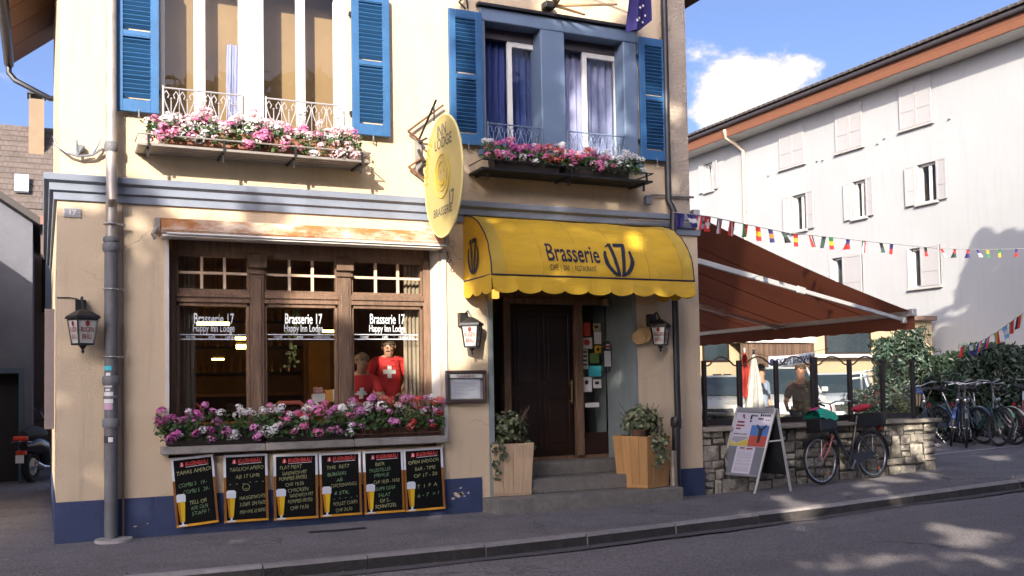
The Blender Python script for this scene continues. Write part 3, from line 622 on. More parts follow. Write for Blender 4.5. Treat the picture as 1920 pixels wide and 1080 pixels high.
# glazed sidelight with stickers
MB().quad((xc, YD+0.04, 0.85), (xd, YD+0.04, 0.85), (xd, YD+0.04, 2.55), (xc, YD+0.04, 2.55)).build('sidelight', shop_glass, cafe)
box('sidelight_panel', darkwood, cafe, xc, xd, YD+0.02, YD+0.06, 0.56, 0.85); side = [o for o in cafe.children if o.name == 'sidelight'][0]
MB().quad((DX0+0.02, YD+0.04, 0.9), (xa-0.10, YD+0.04, 0.9), (xa-0.10, YD+0.04, 2.62), (DX0+0.02, YD+0.04, 2.62)).build('sidelight', shop_glass, cafe)
box('sidelight_panel', darkwood, cafe, DX0+0.02, xa-0.10, YD+0.02, YD+0.06, 0.56, 0.90)
box('sidelight_panel', darkwood, cafe, xd+0.06, DX1-0.02, YD+0.02, YD+0.06, 0.56, 2.62)
def flat(name, m, par, px0, py0, px1, py1, Y, th=0.003):
    a, b = onY(px0, py1, Y), onY(px1, py0, Y); return box(name, m, par, a.x, b.x, Y-th, Y, a.z, b.z)
pc = lambda n_, c: mat('print_'+n_, c, 0.6, var=0.03)
red_p, wht_p, yel_p, grn_p, cya_p, blk_p, blu_p, tan_p = pc('red', (0.45, 0.05, 0.035)), pc('white', (0.66, 0.65, 0.64)), pc('yellow', (0.75, 0.48, 0.03)), pc('green', (0.16, 0.30, 0.09)), pc('cyan', (0.05, 0.45, 0.55)), pc('black', (0.015, 0.015, 0.018)), pc('blue', (0.03, 0.10, 0.42)), pc('tan', (0.38, 0.30, 0.20))
for m_, a in ((red_p, (1094, 605, 1106, 630)), (tan_p, (1112, 606, 1126, 621)), (wht_p, (1091, 633, 1110, 654)), (wht_p, (1114, 622, 1127, 645)), (yel_p, (1115, 648, 1127, 662)), (wht_p, (1092, 656, 1102, 692)), (grn_p, (1106, 662, 1123, 681)), (cya_p, (1104, 686, 1127, 706)), (wht_p, (1092, 707, 1109, 735)), (wht_p, (1112, 711, 1127, 728)), (wht_p, (1097, 755, 1123, 764))):
    st = flat('sticker', m_, side, *a, YD+0.034)
mk = MB()
for px_, py_, r_ in ((1100.5, 642, 6),): c = onY(px_, py_, YD+0.0295); disc(mk, c, X3, Z3, 0.05, 0.045, 6)
mk.build('sticker_print', red_p, side)
mk = MB()
for px_, py_, rx, rz in ((1100, 717, 0.028, 0.03), (1119.5, 718, 0.035, 0.022), (1121, 655, 0.022, 0.026), (1118, 613, 0.035, 0.02)): c = onY(px_, py_, YD+0.0295); disc(mk, c, X3, Z3, rx, rz, 10)
for px_, py_ in ((1097, 660), (1097, 668), (1097, 676), (1097, 684)): c = onY(px_, py_, YD+0.0295); mk.quad(c+V((-0.03, 0, -0.01)), c+V((0.03, 0, -0.01)), c+V((0.03, 0, 0.012)), c+V((-0.03, 0, 0.012)))
mk.build('sticker_print', blk_p, side)

# --- upper windows
def shutter(x0, x1, z0, z1, Y=-0.045):
    wd, hh = x1-x0, z1-z0; s_ = 0.085 if wd > 0.4 else 0.075; mr = 0.5*hh
    f = MB().box(x0, x0+s_, Y-0.02, Y+0.02, z0, z1).box(x1-s_, x1, Y-0.02, Y+0.02, z0, z1)
    f.box(x0+s_, x1-s_, Y-0.02, Y+0.02, z0, z0+0.13).box(x0+s_, x1-s_, Y-0.02, Y+0.02, z1-0.11, z1).box(x0+s_, x1-s_, Y-0.02, Y+0.02, z0+mr-0.03, z0+mr+0.04)
    fr = f.build('shutter', blue_shutter, cafe, bevel=0.004)
    first = None
    for a, b in ((z0+0.13, z0+mr-0.03), (z0+mr+0.04, z1-0.11)):
        n = int(round((b-a)/0.0475)); st = (b-a)/n
        for i in range(n):
            z = a+st*(i+0.5)
            if first is None: first = MB().obox((0, 0, 0), (wd/2-s_, 0, 0), (0, 0.021, -0.0205), (0, 0.004, 0.0042)).build('slat', blue_shutter); first.parent = fr; first.location = ((x0+x1)/2, Y, z); first.rotation_euler = (random.uniform(-0.05, 0.05), 0, 0)
            else: inst('slat', first, fr, ((x0+x1)/2, Y, z), (random.uniform(-0.06, 0.06), 0, 0))
    hg = MB()
    for z in (z0+0.25, z1-0.25): hg.box(x0-0.02 if x0 in (3.07, 6.95) else x1-0.03, x0+0.03 if x0 in (3.07, 6.95) else x1+0.02, Y+0.021, Y+0.06, z-0.02, z+0.02)
    hg.build('hinge', black_metal, fr)
    MB().tube([((x0+x1)/2+0.02, -0.01, z0-0.05), ((x0+x1)/2+0.02, -0.07, z0-0.05), ((x0+x1)/2+0.02, -0.07, z0+0.03)], 0.008, 6).build('shutter_catch', iron_grey, fr)
    return fr
shutter(0.535, 0.975, 4.42, 6.06, -0.05); shutter(3.07, 3.52, 4.40, 6.06, -0.06)
shutter(4.27, 4.70, 4.40, 6.04, -0.05); shutter(6.95, 7.385, 4.42, 6.05, -0.05)
brown_blind = mat('brown_blind', (0.24, 0.155, 0.075), 0.8, var=0.12, scale=2)
curtain_blue = mat('curtain_blue', (0.035, 0.06, 0.21), 0.85, var=0.15, scale=4, trans=0.2)
curtain_lav = mat('curtain_lavender', (0.29, 0.31, 0.50), 0.85, var=0.1, scale=4, trans=0.2)
curtain_tan = mat('curtain_tan', (0.42, 0.34, 0.25), 0.9, var=0.12, scale=4, trans=0.25)
def curtain(name, m, x0, x1, z0, z1, Y, par=None, folds=7, amp=0.022, gather=0.0):
    def fn(u, v):
        g = gather*math.sin(v*math.pi*0.8); x = x0+(x1-x0)*u*(1-g); return (x, Y+amp*math.sin(u*folds*6.283+0.8*math.sin(v*3))*(0.6+0.4*v)+0.008*math.sin(u*folds*14+v*5), z1+(z0-z1)*v)
    return MB().grid(fn, folds*10, 14).build(name, m, par, smooth=True, fix=False)
# left double window: white stone post between, white casements, tan blinds inside
box('window_post', white_paint, cafe, 1.855, 2.085, 0.0, 0.30, LZ0, LZ1, bevel=0.008)
box('window_lintel', mat('lintel_grey', (0.30, 0.27, 0.27), 0.8), cafe, LX0, LX1, -0.012, 0.02, LZ1, LZ1+0.14)
box('window_sill', white_paint, cafe, LX0-0.04, LX1+0.04, -0.06, 0.30, LZ0-0.06, LZ0-0.001)
mb = MB().add([(LX1, 0.019, LZ0), (LX1-0.09, 0.19, LZ0), (LX1-0.09, 0.19, LZ1), (LX1, 0.019, LZ1)], [(0, 1, 2, 3)]); mb.box(LX0, LX0+0.012, 0.025, 0.3, LZ0, LZ1); mb.build('window_reveal', white_paint, cafe)
YW = 0.19
def casement(px0, px1, ref_z0, ref_z1, Y, fw, mtl, open_deg=0.0, hinge='l', gl=pane_glass):
    x0, x1 = px0, px1
    f = MB().box(x0, x0+fw, Y-0.025, Y+0.025, ref_z0, ref_z1).box(x1-fw, x1, Y-0.025, Y+0.025, ref_z0, ref_z1).box(x0+fw, x1-fw, Y-0.025, Y+0.025, ref_z0, ref_z0+fw*1.2).box(x0+fw, x1-fw, Y-0.025, Y+0.025, ref_z1-fw*1.1, ref_z1)
    fr = f.build('casement', mtl, cafe, bevel=0.005)
    MB().quad((x0+fw, Y, ref_z0+fw), (x1-fw, Y, ref_z0+fw), (x1-fw, Y, ref_z1-fw), (x0+fw, Y, ref_z1-fw)).build('pane', gl, fr); return fr
yy = 100
xs = [1.005, fx(362, YW, yy)+0.03, fx(385, YW, yy)-0.03, 1.86]
casement(1.0, fx(374, YW, yy)-0.002, LZ0+0.01, LZ1, YW, 0.058, white_paint); casement(fx(374, YW, yy)+0.002, 1.90, LZ0+0.01, LZ1, YW, 0.058, white_paint)
casement(2.06, fx(563, YW, yy)-0.002, LZ0+0.01, LZ1, YW, 0.05, white_paint); casement(fx(563, YW, yy)+0.002, 2.97, LZ0+0.01, LZ1, YW, 0.05, white_paint)
mb = MB().quad((0.9, 0.42, 4.1), (1.93, 0.42, 4.1), (1.93, 0.42, 6.3), (0.9, 0.42, 6.3)).quad((2.0, 0.42, 4.1), (3.1, 0.42, 4.1), (3.1, 0.42, 6.3), (2.0, 0.42, 6.3)); mb.build('window_blind', brown_blind, cafe)
c_ = curtain('curtain', curtain_lav, fx(424, 0.30, 100), fx(447, 0.30, 100), LZ0, 5.38, 0.30, None, 2, 0.014)
tag(c_, 'pale lavender curtain strip behind the upper left window', 'curtain')
# right double window: blue painted stone surround, one white casement in each light, blue curtains
mb = MB().box(QX0-0.02, QX1+0.02, -0.015, 0.30, QZ1-0.17, QZ1).box(5.53, 5.87, -0.012, 0.30, QZ0, QZ1-0.17).box(6.74, QX1+0.02, -0.012, 0.30, QZ0, QZ1-0.17).box(QX0-0.02, QX0+0.05, -0.012, 0.30, QZ0, QZ1-0.17)
mb.build('window_surround', blue_trim, cafe, bevel=0.01)
MB().box(QX0-0.06, QX1+0.04, -0.07, 0.02, QZ1+0.002, QZ1+0.035).build('drip_mould', black_metal, cafe)
MB().box(QX0-0.06, QX1+0.04, -0.06, 0.30, QZ0-0.06, QZ0-0.001).build('window_sill', blue_trim, cafe)
YR = 0.24
for (o0, o1, c0, c1) in ((4.77, 5.53, fx(951, YR, 150), fx(1017, YR, 150)), (5.87, 6.74, fx(1092, YR, 180), fx(1159, YR, 180))):
    casement(c0, c1, QZ0+0.02, QZ1-0.30, YR, 0.062, white_paint)
    MB().box(o0, o1, YR-0.03, YR+0.05, QZ1-0.30, QZ1-0.17).build('window_head', mat('window_head', (0.06, 0.05, 0.06), 0.6), cafe)
mb = MB().box(4.6, 7.1, 0.9, 0.93, 4.1, 6.3); mb.build('room_back', interior_dark, cafe)
c1_ = curtain('curtain', curtain_blue, 4.72, 5.60, QZ0, 6.0, 0.36, None, 9, 0.03); tag(c1_, 'deep blue curtain behind the left light of the upper right window', 'curtain')
c2_ = curtain('curtain', curtain_lav, 5.80, 6.90, QZ0, 6.0, 0.36, None, 10, 0.03); tag(c2_, 'pale violet sunlit curtain in the right light of the upper right window', 'curtain')
# ------------------------------------------------------------------ things on the front of the café
t = thing('downpipe', 'thick zinc and cast iron downpipe covered in stickers near the left corner', 'downpipe', (0.505, -0.10, 0))
mb = MB().tube([(0.505, -0.10, 3.05), (0.505, -0.10, 3.40), (0.505, -0.20, 3.47), (0.505, -0.20, 3.70), (0.505, -0.10, 3.85), (0.505, -0.10, 7.0)], 0.055, 14); mb.build('upper_pipe', zinc, t, smooth=True)
MB().tube([(0.505, -0.10, 0.0), (0.505, -0.10, 3.04)], 0.066, 14).build('lower_pipe', castiron, t, smooth=True)
mb = MB()
for z, h, r_ in ((1.62, 0.05, 0.088), (1.19, 0.05, 0.086), (2.98, 0.05, 0.085), (3.06, 0.03, 0.08), (1.45, 0.02, 0.076), (4.02, 0.05, 0.07)): mb.lathe([(r_*0.85, -h), (r_, -h*0.5), (r_, h*0.5), (r_*0.85, h)], (0.505, -0.10, z), 16)
mb.build('collar', castiron, t, smooth=True)
mb = MB()
for z in (3.22, 2.55, 1.86): mb.tube(arc((0.505, -0.10, z), X3, Y3, 0.071, 0, 360, 16), 0.01, 6); mb.box(0.57, 0.64, -0.115, -0.085, z-0.012, z+0.012); mb.box(0.495, 0.515, -0.04, 0.01, z-0.012, z+0.012)
mb.build('pipe_clamp', steel, t)
def cyl_patch(c, r, a0, a1, z0, z1): return MB().grid(lambda u, v: (c[0]+r*math.cos(rad(a0+(a1-a0)*u)), c[1]+r*math.sin(rad(a0+(a1-a0)*u)), z0+(z1-z0)*v), 6, 1)
for px0, py0, px1, py1, m_ in ((193, 686, 209, 694, cya_p), (199, 699, 207, 707, wht_p), (196, 712, 210, 726, wht_p), (198, 729, 206, 733, wht_p), (196, 735, 212, 756, wht_p), (196, 757, 211, 768, pc('pink', (0.5, 0.3, 0.42))), (196, 787, 212, 796, pc('cream', (0.5, 0.46, 0.3))), (195, 818, 213, 831, blk_p), (203, 820, 212, 829, wht_p)):
    a, b = onY(px0, py0, -0.165), onY(px1, py1, -0.165); f_ = lambda x: math.degrees(math.acos(max(-1, min(1, (x-0.505)/0.068))))
    cyl_patch((0.505, -0.10), 0.0685 if m_ is not wht_p else 0.0692, -f_(a.x), -f_(b.x), b.z, a.z).build('sticker', m_, t, fix=False)
t = thing('cable_conduit', 'thin copper brown conduit beside the left downpipe', 'conduit', (0.63, -0.02, 0))
MB().tube([(0.625, -0.02, 0), (0.622, -0.02, 2.2)], 0.012, 8).build('tube', mat('conduit', (0.30, 0.20, 0.14), 0.5, metal=0.4), t, smooth=True)
MB().tube([(0.622, -0.015, 2.2), (0.618, -0.015, 3.44)], 0.006, 6).build('cable', mat('beige_cable', (0.34, 0.24, 0.17), 0.7), t, smooth=True)
tag(MB().lathe([(0.19, 0.0), (0.18, 0.03), (0.10, 0.035), (0.0, 0.03)], (0.53, -0.14, 0.0), 14).build('pipe_footing', mat('cement', (0.28, 0.26, 0.25), 0.9, var=0.2, bump=0.5), smooth=True), 'low grey cement collar on the pavement at the foot of the left downpipe', 'footing')
t = thing('downpipe', 'slim dark downpipe between the right lantern and the right corner', 'downpipe', (7.34, -0.06, 0))
MB().tube([(7.34, -0.17, 0.9), (7.34, -0.17, 3.52), (7.35, -0.18, 3.74), (7.355, -0.06, 3.90), (7.365, -0.06, 7.0)], 0.043, 12).build('upper_pipe', mat('dark_pipe', (0.035, 0.033, 0.035), 0.45, metal=0.3, var=0.3), t, smooth=True)
MB().tube([(7.325, -0.12, 0.02), (7.33, -0.14, 0.95)], 0.055, 12).build('lower_pipe', mat('dark_pipe', ()), t, smooth=True)
MB().lathe([(0.06, 0), (0.072, 0.02), (0.072, 0.10), (0.058, 0.13)], (7.33, -0.14, 0.92), 14).build('collar', mat('dark_pipe', ()), t, smooth=True)
tag(MB().tube([(7.235, -0.2, 0.0), (7.225, -0.2, 0.62)], 0.05, 12).build('pipe_guard', mat('bare_pipe', (0.42, 0.36, 0.29), 0.45, metal=0.6, var=0.2), smooth=True), 'short bare metal tube standing beside the right wooden planter', 'pipe')
# old wooden awning box over the shop window
t = thing('awning_box', 'long weathered awning box with flaking orange paint above the shop window', 'awning box', (2.6, -0.1, 3.1))
flake = mat('flaking_orange', (0.34, 0.135, 0.04), 0.8, var=0.3, scale=4, bump=0.5, bscale=30, stretch=(1, 1, 3), dirt=0.95, dlo=0.42, dirtcol=(0.60, 0.54, 0.45))
x0, x1 = 0.98, 4.10
MB().prism([(x0, -0.01, 3.13), (x0, -0.24, 3.14), (x0, -0.26, 3.17), (x0, -0.22, 3.295), (x0, -0.01, 3.33)], (x1-x0, 0, 0)).build('fascia_board', flake, t)
MB().box(x0+0.01, x1-0.01, -0.235, -0.015, 3.105, 3.128).box(x0+0.05, x1+0.02, -0.262, -0.245, 3.128, 3.146).build('bottom_rail', white_paint, t)
for xx in (x0-0.06, x1+0.03): MB().box(xx, xx+0.05, -0.2, -0.02, 3.16, 3.30).tube([(xx+0.02, -0.2, 3.2), (xx-0.03, -0.23, 3.12), (xx+0.0, -0.22, 3.07)], 0.018, 6).build('end_bracket', zinc, t)
MB().tube([(4.17, -0.16, 3.08), (4.18, -0.17, 3.0), *arc((4.18, -0.17, 2.975), X3, Z3, 0.025, 90, 400, 10)], 0.006, 6).build('crank_eye', black_metal, t)
# yellow half barrel awning over the door
AX0, AX1, AP, AZ0, AZT = 4.44, 7.19, 0.82, 2.75, 3.53
ya = thing('awning', 'yellow barrel awning lettered Brasserie 17 over the café door', 'awning', ((AX0+AX1)/2, 0, 2.5))
yel = mat('yellow_canvas', (0.66, 0.40, 0.025), 0.8, var=0.10, scale=2.2, bump=0.5, bscale=7, stretch=(0.4, 2, 2), trans=0.15, dirt=0.55, dirtcol=(0.46, 0.29, 0.06), streak=0.25)
yel2 = mat('yellow_canvas_band', (0.50, 0.34, 0.05), 0.8, var=0.07, scale=4, trans=0.1)
inkm = mat('navy_ink', (0.012, 0.012, 0.03), 0.7)
def can(x, s_, off=0.0):      # s_ = 0 at the wall, 1 at the front edge
    a = s_*math.pi/2; n_ = V((0, -math.sin(a)*AZ0*0+(-math.sin(a)*(AZT-AZ0)), math.cos(a)*AP)).normalized()
    rib = abs(math.sin((x-AX0)/(AX1-AX0)*math.pi*3)); wob = -0.020*rib*math.sin(s_*3.14)+0.016*mnoise.noise(V((x*1.8, s_*2.5, 1)))*math.sin(min(1, s_*1.5)*3.0)+0.015*mnoise.noise(V((x*2.2+s_*6, s_*11, 5)))
    return V((x, -AP*math.sin(a), AZ0+(AZT-AZ0)*math.cos(a)))+n_*(off+wob)
bw = 0.17
MB().grid(lambda u, v: can(AX0+bw+(AX1-AX0-2*bw)*u, v), 72, 34).build('canopy', yel, ya, smooth=True, fix=False)
for a, b in ((AX0, AX0+bw), (AX1-bw, AX1)): MB().grid(lambda u, v: can(a+(b-a)*u, v, 0.003), 4, 18).build('canopy_band', yel2, ya, smooth=True, fix=False)
for xx in (AX0, AX1):
    MB().grid(lambda u, v: (xx+(0.006*math.sin(u*7) if 0 < v < 1 else 0), -AP*math.sin(u*math.pi/2), AZ0+(AZT-AZ0)*math.cos(u*math.pi/2)*v), 18, 6).build('end_panel', yel, ya, smooth=True, fix=False)
def scallop(u, n): return 0.035*abs(math.sin(u*n*math.pi))
front = MB().grid(lambda u, v: (AX0+(AX1-AX0)*u, -AP-0.004-0.03*v+0.012*math.sin(u*44)*v, AZ0-v*(0.165+0.045*abs(math.sin(u*9*math.pi))**0.6)), 108, 4); front.build('valance', yel, ya, fix=False)
for xx in (AX0-0.004, AX1+0.004): MB().grid(lambda u, v: (xx, -AP*u, AZ0-v*(0.165+0.045*abs(math.sin(u*3*math.pi))**0.6)), 36, 3).build('valance', yel, ya, fix=False)
mb = MB().tube([(AX0, -0.01, AZ0), (AX0, -AP-0.006, AZ0), (AX1, -AP-0.006, AZ0), (AX1, -0.01, AZ0)], 0.011, 6)
for xx in (AX0, AX1): mb.tube([can(xx, i/16, 0.0) for i in range(17)], 0.009, 6)
mb.build('piping', inkm, ya)
for k in (0.2, 0.4, 0.6, 0.8): MB().tube([can(AX0+bw+(AX1-AX0-2*bw)*k, i/16, 0.001) for i in range(17)], 0.005, 5).build('seam', yel2, ya)
def on_can(vs_, fs, xc, sc_, size, off=0.007, shrinkx=1.0):
    arcl = 0.5*math.pi*math.sqrt((AP**2+(AZT-AZ0)**2)/2)
    return [can(xc+x*size*shrinkx, sc_-y*size/arcl, off) for x, y, z in vs_], fs
lm = MB()
# find the arc positions that appear where the print appears
def can_at(px, py):
    best = None
    for i in range(61):
        for j in range(121):
            s_ = 0.3+0.7*i/60; x = AX0+(AX1-AX0)*j/120; p = can(x, s_); v = p-CAM; z = v.dot(F); q = (960+FPX*v.dot(R)/z-px)**2+(CYP-FPX*v.dot(U)/z-py)**2
            if best is None or q < best[0]: best = (q, x, s_)
    return best[1], best[2]
bx_, bs_ = can_at(1077, 492); l0, l1 = can_at(1028, 480)[0], can_at(1127, 495)[0]
tv, tf = text_mesh('Brasserie', xs=0.62, bold=0.012); wv = max(v[0] for v in tv)-min(v[0] for v in tv)
sz_ = 0.345; lm.add(*on_can(tv, tf, bx_, bs_, sz_, shrinkx=(l1-l0)/(wv*sz_)))
sx_, ss_ = can_at(1076, 507); tv, tf = text_mesh('CAFÉ  |  BAR  |  RESTAURANT', xs=0.6, bold=0.004); wv = max(v[0] for v in tv)-min(v[0] for v in tv)
s0, s1 = can_at(1032, 503)[0], can_at(1120, 508)[0]; lm.add(*on_can(tv, tf, sx_, ss_, 0.10, shrinkx=(s1-s0)/(wv*0.10)))
lm.build('lettering', inkm, ya, fix=False)
def emblem():
    vs_, fs = [], []
    def addp(ps): n = len(vs_); vs_.extend([(x, y, 0) for x, y in ps]); fs.append(tuple(range(n, n+len(ps))))
    def band(a0, a1, r0a, r0b, n=14):
        for i in range(n):
            q = []
            for k in (i, i+1):
                f_ = k/n; a = rad(a0+(a1-a0)*f_); wd = 0.06+0.075*math.sin(f_*math.pi*0.9+0.25); q.append((math.cos(a)*0.5, math.sin(a)*0.5)); q.append((math.cos(a)*(0.5-wd), math.sin(a)*(0.5-wd)))
            addp([q[0], q[1], q[3], q[2]])
    band(148, 262, 0.5, 0.4); band(32, -82, 0.5, 0.4)
    def slab4(q, n=8):       # cut into strips so that it can follow the curved cloth
        q = [V((*p, 0)) for p in q]
        for i in range(n): a, b, c, d = q[0].lerp(q[3], i/n), q[1].lerp(q[2], i/n), q[1].lerp(q[2], (i+1)/n), q[0].lerp(q[3], (i+1)/n); addp([(p.x, p.y) for p in (a, b, c, d)])
    addp([(-0.40, 0.36), (-0.24, 0.5), (-0.15, 0.5), (-0.15, 0.42)]); slab4([(-0.26, 0.44), (-0.15, 0.5), (0.0, -0.5), (-0.12, -0.46)])
    addp([(-0.08, 0.5), (0.30, 0.5), (0.27, 0.38), (-0.08, 0.38)]); slab4([(0.16, 0.40), (0.30, 0.46), (0.13, -0.47), (0.015, -0.5)])
    return vs_, fs
ex, es = can_at(1161, 487); e0, e1 = can_at(1132, 480)[0], can_at(1191, 490)[0]
ev, ef = emblem(); em = MB(); em.add(*on_can(ev, ef, ex, es, 0.46, off=0.008, shrinkx=(e1-e0)/0.46)); em.build('emblem', inkm, ya, fix=False)
c = onX(888, 481, AX0); em = MB(); em.add([(AX0-0.008, c.y-x*0.33, c.z+y*0.42) for x, y, z in ev], ef); em.build('emblem', inkm, ya, fix=False)
MB().tube([(AX0+0.02, -0.03, AZ0-0.02), (AX0+0.02, -AP+0.02, AZ0-0.02), (AX1-0.02, -AP+0.02, AZ0-0.02), (AX1-0.02, -0.03, AZ0-0.02)], 0.014, 6).build('frame_tube', alu, ya, smooth=True)
tag(MB().tube([onY(1176, 412, -0.14), onY(1300, 417, -0.14)], 0.012, 8).build('awning_rod', zinc, smooth=True), 'thin grey rod clipped along the cornice above the yellow awning', 'rod')
# small square lamp under the awning
t = thing('porch_lamp', 'small square amber lamp under the left end of the yellow awning', 'lamp', (4.83, -0.05, 2.5)); p = onY(929, 552, -0.06)
box('lamp_shade', mat('amber_glass', (0.75, 0.36, 0.06), 0.4, emit=0.5), t, p.x-0.035, p.x+0.035, -0.095, -0.025, p.z-0.05, p.z+0.06, bevel=0.006); box('bracket', black_metal, t, p.x-0.02, p.x+0.02, -0.024, 0.0, p.z-0.01, p.z+0.07)
t = thing('porch_lamp', 'small square frosted lamp inside the doorway over the sidelight', 'lamp', (6.6, 0.4, 2.3)); p = onY(1134, 567, 0.5)
box('lamp_shade', mat('frosted', (0.42, 0.26, 0.16), 0.5), t, p.x-0.04, p.x+0.04, 0.46, 0.54, p.z-0.04, p.z+0.045, bevel=0.006); box('bracket', black_metal, t, p.x-0.012, p.x+0.012, 0.5, 0.62, p.z+0.046, p.z+0.07)
# beer lanterns
lan_white = mat('lantern_glass', (0.70, 0.69, 0.66), 0.35, var=0.04, trans=0.3)
maroon = pc('maroon', (0.20, 0.02, 0.02))
def lantern(label, cx, cyy, zb, zt, half, rot, boxz, boxx):
    t = thing('wall_lantern', label, 'lantern', (cx, cyy, zb), 'four sided brewery lanterns on the front wall')
    hh = zt-zb; cr_, sr_ = math.cos(rot), math.sin(rot)
    def P(x, y, z): return V((cx+x*cr_-y*sr_, cyy+x*sr_+y*cr_, z))
    bt, tp = half*0.72, half; corners = [(-1, -1), (1, -1), (1, 1), (-1, 1)]
    fm = MB()
    for a, b in corners: fm.beam(P(a*bt, b*bt, zb), P(a*tp, b*tp, zt), 0.014, 0.014)
    for k in range(4):
        (a, b), (c, d) = corners[k], corners[(k+1) % 4]
        fm.beam(P(a*bt, b*bt, zb), P(c*bt, d*bt, zb), 0.016, 0.018); fm.beam(P(a*tp, b*tp, zt), P(c*tp, d*tp, zt), 0.016, 0.018)
    fm.build('frame', black_metal, t)
    rm = MB(); rings = []
    for s_, z in ((1.22, zt+0.005), (1.16, zt+0.03), (0.62, zt+0.075), (0.2, zt+0.10)): rings.append([P(a*tp*s_, b*tp*s_, z) for a, b in corners])
    rm.add([q for r_ in rings for q in r_], [(i*4+j, i*4+(j+1) % 4, (i+1)*4+(j+1) % 4, (i+1)*4+j) for i in range(3) for j in range(4)]+[(3, 2, 1, 0), (12, 13, 14, 15)])
    rm.build('cap', black_metal, t)
    MB().lathe([(0.0, -0.09), (0.018, -0.07), (0.010, -0.05), (0.03, -0.02), (bt*0.6, 0.0)], P(0, 0, zb-0.005), 10).build('finial', black_metal, t, smooth=True)
    MB().box(boxx-0.05, boxx+0.05, -0.09, 0.0, boxz-0.08, boxz+0.08).tube([(boxx, -0.06, boxz+0.05), ((boxx+cx)/2, cyy*0.8, boxz+0.10), P(0, 0, zt+0.10)], 0.012, 6).build('mount', black_metal, t)
    pm_ = []
    for k in range(4):
        (a, b), (c, d) = corners[k], corners[(k+1) % 4]; i_ = 0.96
        pn = MB().quad(P(a*bt*i_, b*bt*i_, zb+0.012), P(c*bt*i_, d*bt*i_, zb+0.012), P(c*tp*i_, d*tp*i_, zt-0.012), P(a*tp*i_, b*tp*i_, zt-0.012)).build('pane', lan_white, t, fix=False)
        if k in (0, 1, 3):
            m0 = (P(a*bt, b*bt, zb)+P(c*bt, d*bt, zb))/2; m1_ = (P(a*tp, b*tp, zt)+P(c*tp, d*tp, zt))/2; ex_ = (P(c*tp, d*tp, zt)-P(a*tp, b*tp, zt)).normalized(); ez = (m1_-m0).normalized(); nn = ex_.cross(ez); ctr = m0.lerp(m1_, 0.42)+nn*0.004
            tm = MB(); put_text(tm, 'RUGEN', ctr+ez*0.015, ex_, ez, 0.072, xs=0.56, bold=0.012); put_text(tm, 'BRÄU', ctr-ez*0.055, ex_, ez, 0.072, xs=0.56, bold=0.012)
            disc(tm, ctr+ez*0.10, ex_, ez, 0.024, 0.03, 8); tm.build('lettering', maroon, pn, fix=False)
    return t
lantern('white brewery lantern at the left end of the front beside the thick downpipe', 0.235, -0.20, 1.985, 2.235, 0.104, rad(24), 2.36, 0.22)
lantern('white brewery lantern above the framed menu box, left of the door', 4.46, -0.17, 1.96, 2.21, 0.098, rad(-38), 2.29, 4.40)
lantern('white brewery lantern at the right of the door beside the slim downpipe', 7.10, -0.17, 1.985, 2.22, 0.094, rad(40), 2.31, 7.05)
tag(MB().tube([(0.0, -0.012, 2.465), (0.11, -0.012, 2.468), (0.19, -0.012, 2.455), (0.22, -0.03, 2.43)], 0.005, 5).build('lamp_cable', black_metal), 'thin black cable feeding the leftmost wall lantern', 'cable')
tag(MB().lathe([(0.0, 0), (0.10, 0.004), (0.11, 0.03), (0.10, 0.05), (0.0, 0.056)], (6.93, -0.03, 2.12), 16, (-0.35, -0.9, -0.15)).lathe([(0.0, 0), (0.085, 0.004), (0.09, 0.03), (0.0, 0.04)], (6.86, -0.04, 2.09), 14, (-0.5, -0.8, -0.1)).build('straw_disc', mat('straw', (0.55, 0.36, 0.16), 0.8, var=0.2), smooth=True), 'pair of round tan discs hung on the wall left of the right lantern', 'wall ornament')
# menu box and number plate
t = thing('menu_box', 'dark framed glass menu box on the wall under the middle lantern', 'menu box', (4.45, -0.05, 1.3)); a, b = onY(838, 757, -0.07), onY(912, 694, -0.07)
mb = MB().box(a.x, b.x, -0.075, -0.001, a.z, a.z+0.045).box(a.x, b.x, -0.075, -0.001, b.z-0.035, b.z).box(a.x, a.x+0.035, -0.075, -0.001, a.z+0.045, b.z-0.035).box(b.x-0.035, b.x, -0.075, -0.001, a.z+0.045, b.z-0.035); mb.build('frame', mat('menu_frame', (0.06, 0.04, 0.035), 0.45, var=0.2), t, bevel=0.006)
box('back_panel', mat('menu_back', (0.30, 0.28, 0.30), 0.7), t, a.x+0.035, b.x-0.035, -0.03, -0.001, a.z+0.045, b.z-0.035)
box('header', wht_p, t, a.x+0.05, b.x-0.05, -0.062, -0.03, b.z-0.09, b.z-0.045)
tm = MB(); put_text(tm, 'RUGENBRÄU', ((a.x+b.x)/2, -0.064, b.z-0.082), X3, Z3, 0.042, bold=0.01); tm.build('lettering', maroon, t, fix=False)
sheet_m = mat('menu_sheet', (0.62, 0.62, 0.68), 0.7, var=0.03); box('menu_sheet', sheet_m, t, a.x+0.06, b.x-0.07, -0.035, -0.031, a.z+0.055, b.z-0.105)
tm = MB(); zz = b.z-0.14
while zz > a.z+0.08: tm.box(a.x+0.10, a.x+0.10+random.uniform(0.16, 0.30), -0.0365, -0.0355, zz, zz+0.004); zz -= 0.017
tm.build('menu_lines', pc('grey', (0.25, 0.25, 0.28)), t)
MB().quad((a.x+0.035, -0.066, a.z+0.045), (b.x-0.035, -0.066, a.z+0.045), (b.x-0.035, -0.066, b.z-0.035), (a.x+0.035, -0.066, b.z-0.035)).build('glass', pane_glass, t)
t = thing('menu_case', 'small black lit menu case inside the doorway on its right side', 'menu case', (6.6, 0.5, 1.7)); a, b = onY(1138, 697, 0.52), onY(1171, 640, 0.52); lo, hi = min(a.z, b.z), max(a.z, b.z); x0, x1 = a.x, 6.74
